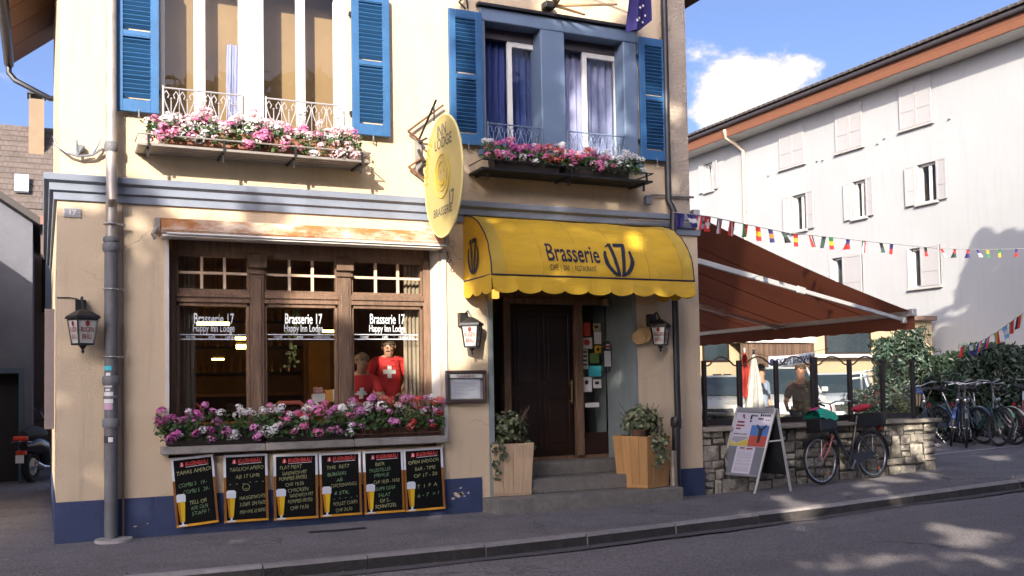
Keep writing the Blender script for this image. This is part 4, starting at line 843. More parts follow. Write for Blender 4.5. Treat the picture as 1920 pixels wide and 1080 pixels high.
box('case', black_metal, t, x0, x1, 0.50, 0.615, lo, hi, bevel=0.006); box('header', wht_p, t, x0+0.03, x1-0.06, 0.492, 0.499, hi-0.10, hi-0.04); box('sheet', sheet_m, t, x0+0.05, x1-0.09, 0.492, 0.499, lo+0.07, hi-0.13)
tm = MB(); tm.box(x0+0.06, x1-0.12, 0.489, 0.4915, hi-0.088, hi-0.058); tm.build('header_print', maroon, t)
tm = MB()
for k in range(6): tm.box(x0+0.07, x0+0.07+random.uniform(0.06, 0.12), 0.489, 0.4915, lo+0.10+k*0.033, lo+0.115+k*0.033)
tm.build('sheet_print', pc('grey', ()), t)
t = thing('number_plate', 'small grey house number plate reading 17 under the cornice at the left corner', 'house number', (0.14, -0.01, 3.3)); a, b = onY(119, 406, -0.01), onY(151, 391, -0.01)
box('plate', mat('plate_grey', (0.42, 0.42, 0.44), 0.5), t, a.x, b.x, -0.016, -0.001, a.z, b.z)
MB().box(a.x+0.008, b.x-0.008, -0.018, -0.016, a.z+0.008, b.z-0.008).build('face', mat('plate_face', (0.28, 0.28, 0.30), 0.5), t)
tm = MB(); put_text(tm, '· 17 ·', ((a.x+b.x)/2, -0.0195, a.z+0.02), X3, Z3, 0.075, bold=0.01); tm.build('lettering', wht_p, t, fix=False)

# wall hook with three prongs, window guards, flower shelves
t = thing('wall_hook', 'rusty iron wall bracket with three curved prongs at the left corner', 'bracket', (0.25, -0.03, 4.0)); q = lambda px, py, y=-0.06: onY(px, py, y)
MB().tube([q(193, 278), q(172, 291), q(147, 293), q(125, 286), q(105, 272, -0.02), q(100, 256, -0.02)], [0.014]*5+[0.008], 7).tube([q(145, 293), q(144, 275), q(144, 262)], [0.014, 0.012, 0.008], 7).tube([q(172, 290), q(182, 275), q(188, 262)], [0.013, 0.011, 0.007], 7).tube([q(146, 291), q(152, 281, -0.1), q(158, 274, -0.14)], [0.014, 0.012, 0.010], 7).build('prongs', iron_grey, t, smooth=True)
box('wall_plate', iron_grey, t, q(150, 280).x-0.03, q(150, 280).x+0.03, -0.06, 0.019, 3.97, 4.03)
def guard(label, x0, x1, z0, z1, Y, m_):
    t = thing('window_guard', label, 'window guard', ((x0+x1)/2, Y, z0), 'ornamental iron guards across the upper windows')
    MB().tube([(x0, Y, z1), (x1, Y, z1)], 0.010, 6).tube([(x0, Y, z0), (x1, Y, z0)], 0.009, 6).tube([(x0, Y, z0-0.02), (x0, Y, z1+0.02)], 0.010, 6).tube([(x1, Y, z0-0.02), (x1, Y, z1+0.02)], 0.010, 6).tube([(x0, Y, z1), (x0-0.02, Y+0.15, z1)], 0.008, 6).tube([(x1, Y, z1), (x1+0.02, Y+0.15, z1)], 0.008, 6).build('rail', m_, t, smooth=True)
    n = max(3, int(round((x1-x0)/0.155))); st = (x1-x0)/n; h = z1-z0
    for i in range(n):
        c = x0+st*(i+0.5); sm = MB()
        for s_ in (-1, 1):
            sm.tube([(c, Y, z0), (c+s_*st*0.14, Y, z0+h*0.30), (c+s_*st*0.40, Y, z0+h*0.62), (c+s_*st*0.46, Y, z0+h*0.80), (c+s_*st*0.30, Y, z0+h*0.92), (c+s_*st*0.14, Y, z0+h*0.80), (c+s_*st*0.22, Y, z0+h*0.70)], 0.0065, 5)
        sm.tube([(c, Y, z0), (c, Y, z0+h*0.66)], 0.006, 5); sm.lathe([(0.0, -0.015), (0.016, 0), (0.0, 0.018)], (c, Y, z0+h*0.68), 6)
        sm.tube([(c+st*0.5, Y, z0), (c+st*0.5, Y, z1)], 0.004, 4) if i < n-1 else None
        sm.build('scroll', m_, t, smooth=True)
ironlight = mat('grey_painted_iron', (0.34, 0.33, 0.34), 0.55, metal=0.2, var=0.1)
guard('pale iron guard across the first light of the sunlit upper window', 1.02, 1.84, 4.36, 4.72, -0.02, ironlight)
guard('pale iron guard across the second light of the sunlit upper window', 2.10, 2.95, 4.36, 4.72, -0.02, ironlight)
guard('dark blue iron guard across the left light of the shaded upper window', 4.78, 5.52, 4.38, 4.70, -0.02, blue_trim)
guard('dark blue iron guard across the right light of the shaded upper window', 5.88, 6.73, 4.38, 4.70, -0.02, blue_trim)
def shelf(label, x0, x1, z, Y, m_, rails):
    t = thing('flower_shelf', label, 'shelf', ((x0+x1)/2, Y/2, z))
    n = 5
    for i in range(n): y = -0.02+(Y+0.02)*i/(n-1); box('slat', m_, t, x0, x1, y-0.032, y+0.032, z-0.012, z+0.012)
    for i in range(rails):
        mb = MB(); xx = x0+0.10+(x1-x0-0.2)*i/(rails-1); mb.box(xx-0.012, xx+0.012, Y+0.02, 0.02, z-0.032, z-0.013).box(xx-0.012, xx+0.012, Y-0.05, Y-0.034, z-0.03, z+0.10).box(xx-0.012, xx+0.012, Y+0.02, Y+0.04, z-0.12, z-0.033)
        mb.build('bracket', black_metal, t)
    MB().tube([(x0, -0.02, z+0.10), (x0, Y-0.042, z+0.10), (x1, Y-0.042, z+0.10), (x1, -0.02, z+0.10)], 0.009, 6).build('guard_rail', m_, t)
    return t
shelf('slatted shelf under the sunlit upper left window carrying pink geraniums', 0.74, 3.18, 4.015, -0.36, zinc, 4)
shelf('black iron shelf under the shaded upper right window carrying geraniums', 4.53, 6.90, 4.055, -0.36, black_metal, 3)

# geraniums: troughs, foliage and every flower head its own part
geran_leaf = mat('geranium_leaf', (0.055, 0.11, 0.03), 0.6, var=0.4, scale=9, trans=0.25)
FC = {k: mat('petal_'+k, c, 0.6, var=0.12, scale=20, trans=0.3) for k, c in dict(pink=(0.75, 0.22, 0.42), magenta=(0.62, 0.14, 0.42), white=(0.80, 0.78, 0.78), red=(0.62, 0.06, 0.06), blush=(0.82, 0.55, 0.60), coral=(0.72, 0.16, 0.14), lilac=(0.70, 0.27, 0.55)).items()}
HEADS = []
for k in range(5):
    mb = MB()
    for i in range(34):
        d = V((random.gauss(0, 1), random.gauss(0, 1), random.gauss(0.35, 0.8))).normalized(); c = d*random.uniform(0.72, 1.0); a = d.orthogonal().normalized(); a = Matrix.Rotation(random.uniform(0, 6), 3, d) @ a; b = d.cross(a); r_ = random.uniform(0.24, 0.34)
        mb.add([c+(a*math.cos(g)+b*math.sin(g))*r_*(1 if j % 2 == 0 else 0.62)+d*(0.06 if j % 2 == 0 else 0) for j, g in enumerate([6.2832*q_/10 for q_ in range(10)])], [tuple(range(10))])
    me = bpy.data.meshes.new('flower_head'); me.from_pydata(mb.v, [], mb.f); me.materials.append(FC['pink']); HEADS.append(me)
def trough(label, x0, x1, y0, y1, z0, z1, m_, woven=False):
    t = thing('flower_box', label, 'flower box', ((x0+x1)/2, (y0+y1)/2, z0))
    tp = 0.02
    mb = MB().add([(x0+tp, y0+tp, z0), (x1-tp, y0+tp, z0), (x1-tp, y1-tp, z0), (x0+tp, y1-tp, z0), (x0, y0, z1), (x1, y0, z1), (x1, y1, z1), (x0, y1, z1)], [(0, 1, 2, 3), (0, 1, 5, 4), (1, 2, 6, 5), (2, 3, 7, 6), (3, 0, 4, 7)])
    mb.build('trough', m_, t, bevel=0.004); MB().tube([(x0, y0, z1), (x1, y0, z1), (x1, y1, z1), (x0, y1, z1)], 0.012, 5, True).build('rim', m_, t)
    box('soil', mat('soil', (0.03, 0.022, 0.016), 0.95, bump=0.5), t, x0+0.01, x1-0.01, y0+0.01, y1-0.01, z1-0.04, z1-0.02)
    if woven:
        n = int((x1-x0)/0.085)
        wm = MB()
        for i in range(n+1): xx = x0+0.03+(x1-x0-0.06)*i/n; wm.tube([(xx-0.03, y0-0.006, z1), (xx, y0+0.006, z0+0.02), (xx+0.03, y0-0.006, z1)], 0.006, 5)
        for q_ in (0.25, 0.6): zz = z0+(z1-z0)*q_; wm.tube([(x0+0.01+(x1-x0-0.02)*i/30, y0-0.004+0.010*(i % 2)*0.5, zz) for i in range(31)], 0.007, 5)
        wm.build('wicker', mat('wicker', (0.09, 0.04, 0.022), 0.7, var=0.3), t)
    return t
def geraniums(label, x0, x1, yf, yb, z, pal, n, top=0.20, hang=0.10, lo=0.0, hs=0.040, group=None, spill=0.0):
    t = thing('geranium', label, 'flowers', ((x0+x1)/2, (yf+yb)/2, z), group)
    mb = MB()
    for i in range(int(620*(x1-x0))):
        x = random.uniform(x0-spill, x1+spill); q_ = random.random(); y = yf+(yb-yf)*random.random()-0.03
        hgt = (top*0.85)*(0.7+0.5*mnoise.noise(V((x*4, 3, z)))); zz = z-0.01+hgt*q_
        if random.random() < 0.33: y = yf-random.uniform(0.01, 0.07); zz = z-random.uniform(-0.06, hang)
        mb.leaf((x, y, zz), random.uniform(0.035, 0.065), (random.gauss(0, 0.7), random.gauss(-0.5, 0.6), random.gauss(0.7, 0.6)), 0.95)
    f_ = mb.build('foliage', geran_leaf, t, fix=False, kind='stuff')
    sm = MB(); hd = []
    for i in range(n):
        x = x0-spill+(x1-x0+2*spill)*(i+random.uniform(0.1, 0.9))/n; q_ = random.random()
        if q_ < 0.30: y, zz = yf-random.uniform(0.03, 0.09), z-random.uniform(-0.04, hang)
        else: y = yf+(yb-yf)*random.random()*0.7-0.03; zz = z+top*random.uniform(0.35, 1.0)*(0.8+0.5*mnoise.noise(V((x*4, 3, z))))
        u = (x-x0)/(x1-x0); hd.append((x, y, zz, pal(u, x)))
        sm.tube([(x+random.uniform(-0.03, 0.03), (yf+yb)/2, z-0.01), (x, y, zz)], 0.003, 4)
    sm.build('stems', geran_leaf, t)
    for x, y, zz, k in hd:
        o = bpy.data.objects.new('flower_head', random.choice(HEADS)); COL.objects.link(o); o.parent = t; o.location = V((x, y, zz))-ORG[t.name]
        s_ = hs*random.uniform(0.75, 1.25); o.scale = (s_, s_, s_*0.8); o.rotation_euler = (random.uniform(-0.5, 0.3), random.uniform(-0.4, 0.4), random.uniform(0, 6.28)); o.material_slots[0].link = 'OBJECT'; o.material_slots[0].material = FC[k]; ORG[o.name] = V((0, 0, 0))
    return t
pick = lambda *a: random.choice(a)
brown_box = mat('brown_trough', (0.22, 0.10, 0.055), 0.7, var=0.2); dark_box = mat('dark_trough', (0.03, 0.024, 0.022), 0.6, var=0.2)
ym = -0.115
e0, e1, e2, e3 = 1.02, fx(495, -0.11, 800), fx(660, -0.11, 790), 4.08
g_ = 'geraniums along the shop window sill'
trough('plain dark flower box at the left end of the shop window sill', e0, e1-0.02, -0.125, 0.085, 0.935, 1.10, dark_box)
trough('plain dark flower box in the middle of the shop window sill', e1+0.02, e2-0.02, -0.125, 0.085, 0.935, 1.10, dark_box)
trough('brown wicker flower box at the right end of the shop window sill', e2+0.02, e3, -0.125, 0.085, 0.935, 1.10, mat('wicker_dark', (0.045, 0.022, 0.014), 0.7), True)
geraniums('magenta and white geraniums trailing from the left sill box', e0, e1, -0.125, 0.085, 1.09, lambda u, x: 'magenta' if u < 0.12 else pick('lilac', 'magenta', 'lilac', 'white') if u < 0.62 else pick('white', 'white', 'white', 'lilac'), 46, 0.29, 0.10, hs=0.052, spill=0.09)
geraniums('pink red and white geraniums in the middle sill box', e1, e2, -0.125, 0.085, 1.09, lambda u, x: pick('pink', 'red', 'pink', 'white') if u < 0.5 else pick('lilac', 'white', 'pink', 'lilac'), 46, 0.28, 0.11, hs=0.052)
geraniums('orange red, white and pink geraniums in the wicker sill box', e2, e3, -0.125, 0.085, 1.09, lambda u, x: pick('lilac', 'white', 'lilac') if u < 0.35 else pick('coral', 'white', 'lilac', 'red', 'coral'), 48, 0.36, 0.05, hs=0.052, spill=0.03)
trough('terracotta flower box at the left of the sunlit upper shelf', 1.02, 1.93, -0.31, -0.11, 4.03, 4.21, brown_box); trough('terracotta flower box at the right of the sunlit upper shelf', 1.98, 2.98, -0.31, -0.11, 4.03, 4.21, brown_box)
geraniums('pale pink geraniums left on the sunlit upper shelf', 0.92, 1.96, -0.31, -0.11, 4.20, lambda u, x: pick('blush', 'white', 'blush', 'pink', 'white'), 62, 0.26, 0.12, hs=0.058, spill=0.08)
geraniums('pale pink and white geraniums right on the sunlit upper shelf', 1.98, 3.02, -0.31, -0.11, 4.20, lambda u, x: pick('blush', 'white', 'pink', 'blush'), 62, 0.24, 0.14, hs=0.058, spill=0.07)
trough('dark flower box at the left of the shaded upper shelf', 4.72, 5.62, -0.31, -0.11, 4.07, 4.25, dark_box); trough('dark flower box at the right of the shaded upper shelf', 5.68, 6.62, -0.31, -0.11, 4.07, 4.25, dark_box)
geraniums('bright pink geraniums left on the shaded upper shelf', 4.70, 5.66, -0.31, -0.11, 4.24, lambda u, x: pick('pink', 'pink', 'white', 'magenta') if u < 0.7 else pick('pink', 'white', 'coral'), 50, 0.24, 0.08, hs=0.056, spill=0.08)
geraniums('pink geraniums turning white towards the right on the shaded upper shelf', 5.68, 6.70, -0.31, -0.11, 4.24, lambda u, x: pick('pink', 'blush', 'coral', 'pink') if u < 0.5 else pick('white', 'white', 'pink') if u < 0.7 else 'white', 54, 0.20, 0.10, hs=0.056, spill=0.10)
# ------------------------------------------------------------------ chalkboards along the foot of the front
board_m = mat('chalkboard', (0.0045, 0.005, 0.005), 0.7, var=0.2, scale=5, spec=0.12); amber = mat('amber_frame', (0.50, 0.24, 0.015), 0.5, var=0.15, scale=5); brownf = mat('brown_frame', (0.22, 0.085, 0.015), 0.5, var=0.2); whitef = mat('white_frame', (0.60, 0.62, 0.68), 0.5, var=0.04)
chalk = mat('chalk', (0.30, 0.30, 0.15), 0.9, var=0.2, scale=20); chalk_g = mat('green_chalk', (0.14, 0.24, 0.12), 0.9, var=0.2, scale=20); beer = mat('beer', (0.62, 0.40, 0.015), 0.4, var=0.1); beer_d = mat('beer_dark', (0.42, 0.17, 0.01), 0.4); foam = mat('foam', (0.55, 0.58, 0.66), 0.7); brand = mat('brand_red', (0.55, 0.06, 0.06), 0.5)
BX = [((322, 862), (331, 990), (414, 980), (397, 852)), ((418, 856), (421, 981), (503, 977), (500, 850)), ((510, 852), (514, 976), (597, 970), (592, 850)), ((598, 852), (601, 970), (680, 966), (674, 847)), ((680, 848), (684, 965), (759, 961), (754, 843)), ((757, 845), (761, 960), (834, 956), (831, 838))]
LINES = [
 [("TAPAS APERO!", .83, .92, .02), ("COMBI 3   19.-", .63, .75, .05), ("COMBI 5   29.-", .52, .70, .16), ("TELL OR", .34, .46, .30), ("ASK OUR", .25, .46, .32), ("STAFF !", .16, .46, .34)],
 [("TÄGLICH APERO", .83, .86, .06), ("AB 17 UHR", .71, .62, .20), ("-  -  -  -  -  -", .60, .88, .04), ("HAUSGEMACHTE", .36, .66, .30), ("3 DIPS  EM FASS", .25, .66, .30), ("MEH WIE 20 BIERE", .13, .66, .30)],
 [("FLAT MEAT", .85, .56, .06), ("SANDWICH MIT", .75, .62, .12), ("POMMES FRITES", .66, .70, .04), ("CHF 19.50", .56, .46, .20), ("CHICKEN", .46, .52, .26), ("SANDWICH MIT", .37, .60, .30), ("POMMES FRITES", .27, .62, .26), ("CHF 19.50", .16, .46, .32)],
 [("THE  BEST", .82, .62, .10), ("BURGERS", .70, .50, .12), ("AB", .60, .16, .36), ("CHICKENWINGS", .50, .70, .20), ("6 STK.", .37, .40, .30), ("-  -  -  -  -", .28, .66, .26), ("POULET CURRY", .18, .66, .26), ("CHF 24.50", .07, .44, .32)],
 [("BIER", .84, .26, .24), ("TAGESTELLER", .73, .60, .06), ("MENUE", .64, .42, .20), ("CHF 18.50 - 19.50", .52, .72, .18), ("SUPPE ODER", .40, .56, .22), ("SALAT", .29, .34, .30), ("OF 5.-", .19, .30, .34), ("SCHNITZEL", .09, .60, .20)],
 [("OPEN INDOOR", .83, .86, .04), ("BAR - TIME", .71, .58, .22), ("OF 17 - 20", .59, .66, .18), ("T  1  F  A", .40, .56, .26), ("6 - 7  > !", .24, .60, .26)]]
NM = ['chalkboard offering tapas, leftmost of the six under the sill', 'chalkboard with a small round face drawn in chalk, second from the left', 'chalkboard with eight lines about sandwiches and fries, third from the left', 'chalkboard headed THE BEST, fourth from the left', 'chalkboard with small scattered menu lines, fifth from the left', 'chalkboard with widely spaced letters, rightmost of the six beside the door planter']
for i, (tl, bl, br, tr) in enumerate(BX):
    Yb, Yt = -0.085, -0.035
    P00, P10, P01, P11 = onY(*bl, Yb), onY(*br, Yb), onY(*tl, Yt), onY(*tr, Yt)
    ex = ((P10-P00).normalized()+(P11-P01).normalized()).normalized(); wd = ((P10-P00).length+(P11-P01).length)/2; ht = ((P01-P00).length+(P11-P10).length)/2
    ez = ((P01-P00).normalized()+(P11-P10).normalized()).normalized(); ey = ez.cross(ex).normalized(); ez = ex.cross(ey); O = P00
    if O.z < 0.012: O = O+V((0, 0, 0.012-O.z))
    t = thing('chalkboard', NM[i], 'chalkboard', O, 'six chalkboards in a row under the shop window')
    Q = lambda u, v, d=0.0: O+ex*(u*wd)+ez*(v*ht)-ey*d
    def slab(mb, u0, u1, v0, v1, d0, d1): return mb.add([Q(u, v, d) for d in (d0, d1) for v in (v0, v1) for u in (u0, u1)], [(0, 2, 3, 1), (4, 5, 7, 6), (0, 1, 5, 4), (2, 6, 7, 3), (0, 4, 6, 2), (1, 3, 7, 5)])
    slab(MB(), 0.03, 0.97, 0.02, 0.98, -0.014, 0.004).build('panel', board_m, t)
    fw, fh = 0.05, 0.033; sp = 0.67
    slab(slab(slab(MB(), 0, fw, sp, 1, -0.014, 0.012), 1-fw, 1, sp, 1, -0.014, 0.012), fw, 1-fw, 1-fh, 1, -0.014, 0.012).build('frame_top', whitef, t)
    slab(slab(MB(), 0, fw, fh, sp, -0.014, 0.012), 1-fw, 1, fh, sp, -0.014, 0.012).build('frame_side', brownf, t); slab(MB(), 0, 1, 0, fh, -0.014, 0.012).build('frame_bottom', amber, t)
    # beer glass
    gx = 0.155; gw = lambda v: 0.055+0.05*(v-0.1)/0.37; n = 10
    for nm_, m_, v0, v1, k0, k1 in (('beer', beer, 0.075, 0.36, -1, 1), ('beer_shade', beer_d, 0.075, 0.36, -1, -0.35)):
        mb = MB(); d = 0.010 if nm_ == 'beer' else 0.0125
        mb.add([Q(gx+k0*gw(v0), v0, d), Q(gx+k1*gw(v0), v0, d), Q(gx+k1*gw(v1), v1, d), Q(gx+k0*gw(v1), v1, d)], [(0, 1, 2, 3)]); mb.build(nm_, m_, t, fix=False)
    mb = MB(); mb.poly([Q(gx-0.108, 0.36, 0.011), Q(gx+0.108, 0.36, 0.011), Q(gx+0.115, 0.45, 0.011), Q(gx+0.07, 0.475, 0.011), Q(gx-0.07, 0.475, 0.011), Q(gx-0.115, 0.45, 0.011)]); mb.poly([Q(gx-0.115, 0.012, 0.014), Q(gx+0.115, 0.012, 0.014), Q(gx+0.09, 0.028, 0.014), Q(gx+0.015, 0.04, 0.014), Q(gx+0.03, 0.074, 0.014), Q(gx-0.03, 0.074, 0.014), Q(gx-0.015, 0.04, 0.014), Q(gx-0.09, 0.028, 0.014)]); mb.build('foam', foam, t, fix=False)
    def line(s_, u, v, wfrac, m, vary=0.0, bold=0.0, shear=0.0, hmax=0.055, minu=None):
        tv, tf = text_mesh(s_, xs=1.0, bold=bold, shear=shear); x0 = min(q[0] for q in tv); x1 = max(q[0] for q in tv); sx_ = wfrac*wd/(x1-x0)
        sy_ = min(hmax*ht/0.7, sx_*1.5); m.add([O+ex*(u*wd+(q[0]-x0)*sx_)+ez*(v*ht+q[1]*sy_+vary*(q[0]-x0)*sx_+0.004*math.sin(q[0]*5))-ey*0.0055 for q in tv], tf)
    tm = MB(); line('RUGENBRÄU', 0.33, 0.872, 0.54, tm, 0.02, bold=0.02, hmax=0.06); tm.build('brand_lettering', brand, t, fix=False)
    em = MB(); em.poly([Q(0.19, 0.865, .0056), Q(0.29, 0.87, .0056), Q(0.27, 0.93, .0056), Q(0.215, 0.93, .0056)]); em.build('brand_crest', brand, t, fix=False)
    em = MB(); em.poly([Q(0.225, 0.87, .007), Q(0.255, 0.872, .007), Q(0.25, 0.92, .007), Q(0.235, 0.92, .007)]); em.box; em.add([Q(0.33, 0.852, .0056), Q(0.87, 0.864, .0056), Q(0.87, 0.871, .0056), Q(0.33, 0.859, .0056)], [(0, 1, 2, 3)]); em.build('brand_crest', whitef, t, fix=False)
    a, b = MB(), MB()
    for j, (s_, v, wf, u) in enumerate(LINES[i]): line(s_, 0.085+u*0.88, v*0.90, wf*0.90, b if (j in (1, 2, 4, 5) and i in (0, 3, 4)) or i == 5 and j > 3 else a, 0.06, bold=-0.004, shear=0.12)
    if i == 1: a.tube([Q(0.50+0.08*math.cos(q*0.5236), 0.51+0.05*math.sin(q*0.5236), 0.006) for q in range(12)], 0.0035, 4, True); a.tube([Q(0.47, 0.495, 0.006), Q(0.50, 0.485, 0.006), Q(0.53, 0.495, 0.006)], 0.003, 4)
    a.build('chalk_lettering', chalk, t, fix=False)
    if b.v: b.build('chalk_lettering', chalk_g, t, fix=False)

# ------------------------------------------------------------------ hanging sign, flag holder, flag
YSX = 3.90; t = thing('hanging_sign', 'translucent yellow oval sign with a smiling face projecting from the front', 'sign', (YSX, -0.55, 3.2))
cc0 = onX(829.5, 330, YSX); ry_ = (onX(864, 330, YSX)-onX(795.5, 330, YSX)).length/2; rz_ = (onX(829.5, 216, YSX)-onX(829.5, 444, YSX)).length/2; cc0.x = YSX
syel = mat('sign_yellow', (0.76, 0.65, 0.28), 0.45, var=0.05, scale=3, trans=0.5); syel_t = mat('sign_print_ochre', (0.50, 0.36, 0.02), 0.6); sgrey = mat('sign_print_grey', (0.10, 0.095, 0.09), 0.6)
EX, EZ = V((0, -1, 0)), V((0, 0, 1))            # across and up the sign face as seen from the left
MB().prism([cc0+EX*(ry_*math.cos(6.2832*i/40))+EZ*(rz_*math.sin(6.2832*i/40)) for i in range(40)], (0.02, 0, 0)).build('panel', syel, t)
MB().tube([cc0+EX*(ry_*math.cos(6.2832*i/40))+EZ*(rz_*math.sin(6.2832*i/40))+V((0.01, 0, 0)) for i in range(40)], 0.014, 6, True).build('rim', mat('sign_rim', (0.72, 0.60, 0.25), 0.5), t, smooth=True)
def el(r0, r1, n=30, c=cc0, k=1.0): return [c+EX*(ry_*r0*math.cos(6.2832*i/n))+EZ*(rz_*r1*math.sin(6.2832*i/n))+V((-0.006, 0, 0)) for i in range(n)]
for sgn in (-1,):
    mb = MB().tube(el(0.38, 0.36), 0.008, 5, True).tube(el(0.24, 0.24), 0.007, 5, True); mb.tube([cc0+EX*(ry_*0.13*math.cos(a))+EZ*(rz_*0.15*math.sin(a))+V((-0.006, 0, 0)) for a in (3.5, 3.9, 4.3, 4.71, 5.1, 5.5, 5.9)], 0.010, 5)
    for s_ in (-1, 1): mb.lathe([(0.0, 0), (0.022, 0.002), (0.0, 0.004)], cc0+EX*(s_*0.09*ry_)+EZ*(0.08*rz_)+V((-0.004, 0, 0)), 8, (-1, 0, 0))
    mb.build('smiling_face', syel_t, t)
tm = MB()
for k, ch in enumerate('HAPPY'):
    a = rad(176-k*10.5); p = cc0+EX*(ry_*0.80*math.cos(a))+EZ*(rz_*0.80*math.sin(a))+V((-0.004, 0, 0)); tx = (EX*math.sin(a)*1-EZ*math.cos(a)); ty = (EX*math.cos(a)+EZ*math.sin(a)); put_text(tm, ch, p, tx, ty, 0.17, bold=0.01)
tm.build('lettering', syel_t, t, fix=False)
tm = MB()
put_text(tm, 'INN', cc0+EZ*(rz_*0.66)+V((-0.004, 0, 0)), EX, EZ, 0.20, xs=0.8, bold=0.01); put_text(tm, 'LODGE', cc0+EZ*(rz_*0.47)+EX*(0.04)+V((-0.004, 0, 0)), EX, EZ, 0.17, xs=0.95, bold=0.01); put_text(tm, 'BRASSERIE', cc0-EZ*(rz_*0.64)+V((-0.004, 0, 0)), EX, EZ, 0.13, xs=0.95, bold=0.01)
put_text(tm, '17', cc0-EZ*(rz_*0.54)+EX*0.26+V((-0.004, 0, 0)), EX, EZ, 0.24, xs=0.7, bold=0.02); tm.build('lettering', sgrey, t, fix=False)
bk = MB(); z1, z0 = cc0.z+rz_*0.80, cc0.z+rz_*0.26
bx = YSX-0.02
wp = lambda px, py, y: onY(px, py, y)
bk.tube([(bx, 0.0, z1+0.0), (bx, -0.62, z1+0.34)], 0.014, 6).tube([(bx, 0.0, z1), (bx, -0.30, z1-0.02)], 0.012, 6).tube([(bx, -0.02, z1-0.1), (bx, -0.22, z1-0.28)], 0.022, 6).tube([(bx, -0.02, z0+0.02), (bx, -0.22, z1-0.30)], 0.022, 6).tube([(bx, -0.55, z1+0.30), (bx, -0.55, cc0.z+rz_*0.98)], 0.010, 6)
bk.build('bracket', black_metal, t, smooth=True)
MB().box(bx-0.035, bx+0.035, -0.03, 0.019, z0, z1+0.03).build('wall_plate', zinc, t)
rods = MB()
for A, B in (((831, 197), (765, 246)), ((765, 246), (793, 268)), ((793, 295), (766, 313)), ((766, 313), (795, 335))): rods.tube([wp(*A, -0.05), wp(*B, -0.05)], 0.014, 6)
rods.build('stay_rod', rust, t)
t = thing('zigzag_bracket', 'small zigzag iron bracket on the wall above the left blue shutter of the shaded window', 'bracket', (4.5, -0.05, 6.1)); q = lambda px, py, y=-0.05: onY(px, py, y)
MB().tube([q(874, -12), q(861, 4), q(873, 17)], 0.014, 6).tube([q(874, -12), q(877, 16, 0.0)], 0.010, 6).build('rods', black_metal, t)
t = thing('flagpole_holder', 'iron flagpole holder with five short poles fanning out above the shaded window', 'flagpole holder', onY(1033, 12, 0.02)); hp = onY(1033, 11, -0.08)
box('socket', black_metal, t, hp.x-0.09, hp.x+0.05, -0.12, 0.018, hp.z-0.035, hp.z+0.05, bevel=0.008)
for px, py, y in ((1155, 8, -0.5), (1095, 27, -0.32), (1075, -40, -0.7), (1045, -50, -0.8), (1031, -45, -0.6)): MB().tube([hp+V((0.04, -0.03, 0)), onY(px, py, y)], [0.022, 0.014], 7).lathe([(0.0, -0.02), (0.022, 0), (0.0, 0.02)], onY(px, py, y), 8).build('pole', mat('pole_wood', (0.38, 0.24, 0.12), 0.6, var=0.2), t, smooth=True)
t = thing('hanging_flag', 'dark blue flag with white stars hanging folded from a pole above the shaded window', 'flag', onY(1190, 50, -0.45)); tip, top = onY(1196, 51, -0.45), onY(1190, -60, -0.62)
def ff(u, v):
    l = top.lerp(onY(1176, 56, -0.45), v); r_ = onY(1215, -60, -0.62).lerp(onY(1216, 42, -0.45), v); p = l.lerp(r_, u); return p+V((0, 0.05*math.sin(u*9+v*2)+0.03*math.sin(u*17), -0.10*math.sin(u*math.pi)*v*0.6))
fm = mat('flag_blue', (0.035, 0.03, 0.16), 0.8, var=0.15, trans=0.25); MB().grid(ff, 20, 14).build('cloth', fm, t, smooth=True, fix=False)
stm = MB()
for u, v in ((0.25, 0.86), (0.5, 0.80), (0.72, 0.9), (0.85, 0.82), (0.35, 0.66), (0.7, 0.62)): c = V(ff(u, v))+V((0, -0.03, 0)); stm.poly([c+V((0.022*(1 if k % 2 == 0 else 0.4)*math.cos(k*0.6283), 0, 0.022*(1 if k % 2 == 0 else 0.4)*math.sin(k*0.6283))) for k in range(10)])
stm.build('stars', wht_p, t, fix=False); MB().tube([top, top+V((-0.6, 0.55, -0.1))], 0.014, 6).build('pole', mat('pole_wood', ()), t, smooth=True)
t = thing('floodlight', 'small grey floodlight and conduit on the wall under the cornice of the shaded window', 'lamp', onY(1215, 378, -0.1)); a = onY(1215, 377, -0.10)
MB().box(a.x-0.045, a.x+0.045, -0.15, -0.05, a.z-0.05, a.z+0.06).build('housing', iron_grey, t, bevel=0.01); MB().tube([a+V((0, 0.05, 0.07)), onY(1222, 365, -0.03), onY(1300, 370, -0.03)], 0.016, 6).build('arm', zinc, t, smooth=True)

# ------------------------------------------------------------------ steps, planters
t = thing('entrance_steps', 'three worn granite steps up to the café door', 'steps', (5.9, 0, 0))
stepm = mat('step_granite', (0.20, 0.185, 0.165), 0.8, var=0.35, scale=14, bump=1.0, bscale=70, dirt=0.7, dirtcol=(0.085, 0.08, 0.075))
def step(poly, z0, z1): o = MB().prism([(x, y, z0) for x, y in poly], (0, 0, z1-z0)).build('step', stepm, t, bevel=0.012, seg=2); return o
step([(4.63, -0.005), (4.66, -0.40), (7.24, -0.40), (7.26, -0.03), (6.79, -0.02), (6.79, 0.0), (6.765, 0.0), (6.765, 0.60), (4.81, 0.60), (4.81, -0.005)], -0.03, 0.17)
step([(4.82, -0.06), (6.76, -0.06), (6.76, 0.60), (4.82, 0.60)], 0.172, 0.345)
step([(4.82, 0.27), (6.76, 0.27), (6.76, 0.63), (4.82, 0.63)], 0.347, 0.515)
pine = mat('planter_pine', (0.46, 0.33, 0.21), 0.75, var=0.16, scale=5, bump=0.3, bscale=40, stretch=(7, 7, 0.5), dirt=0.35, dirtcol=(0.26, 0.17, 0.10))
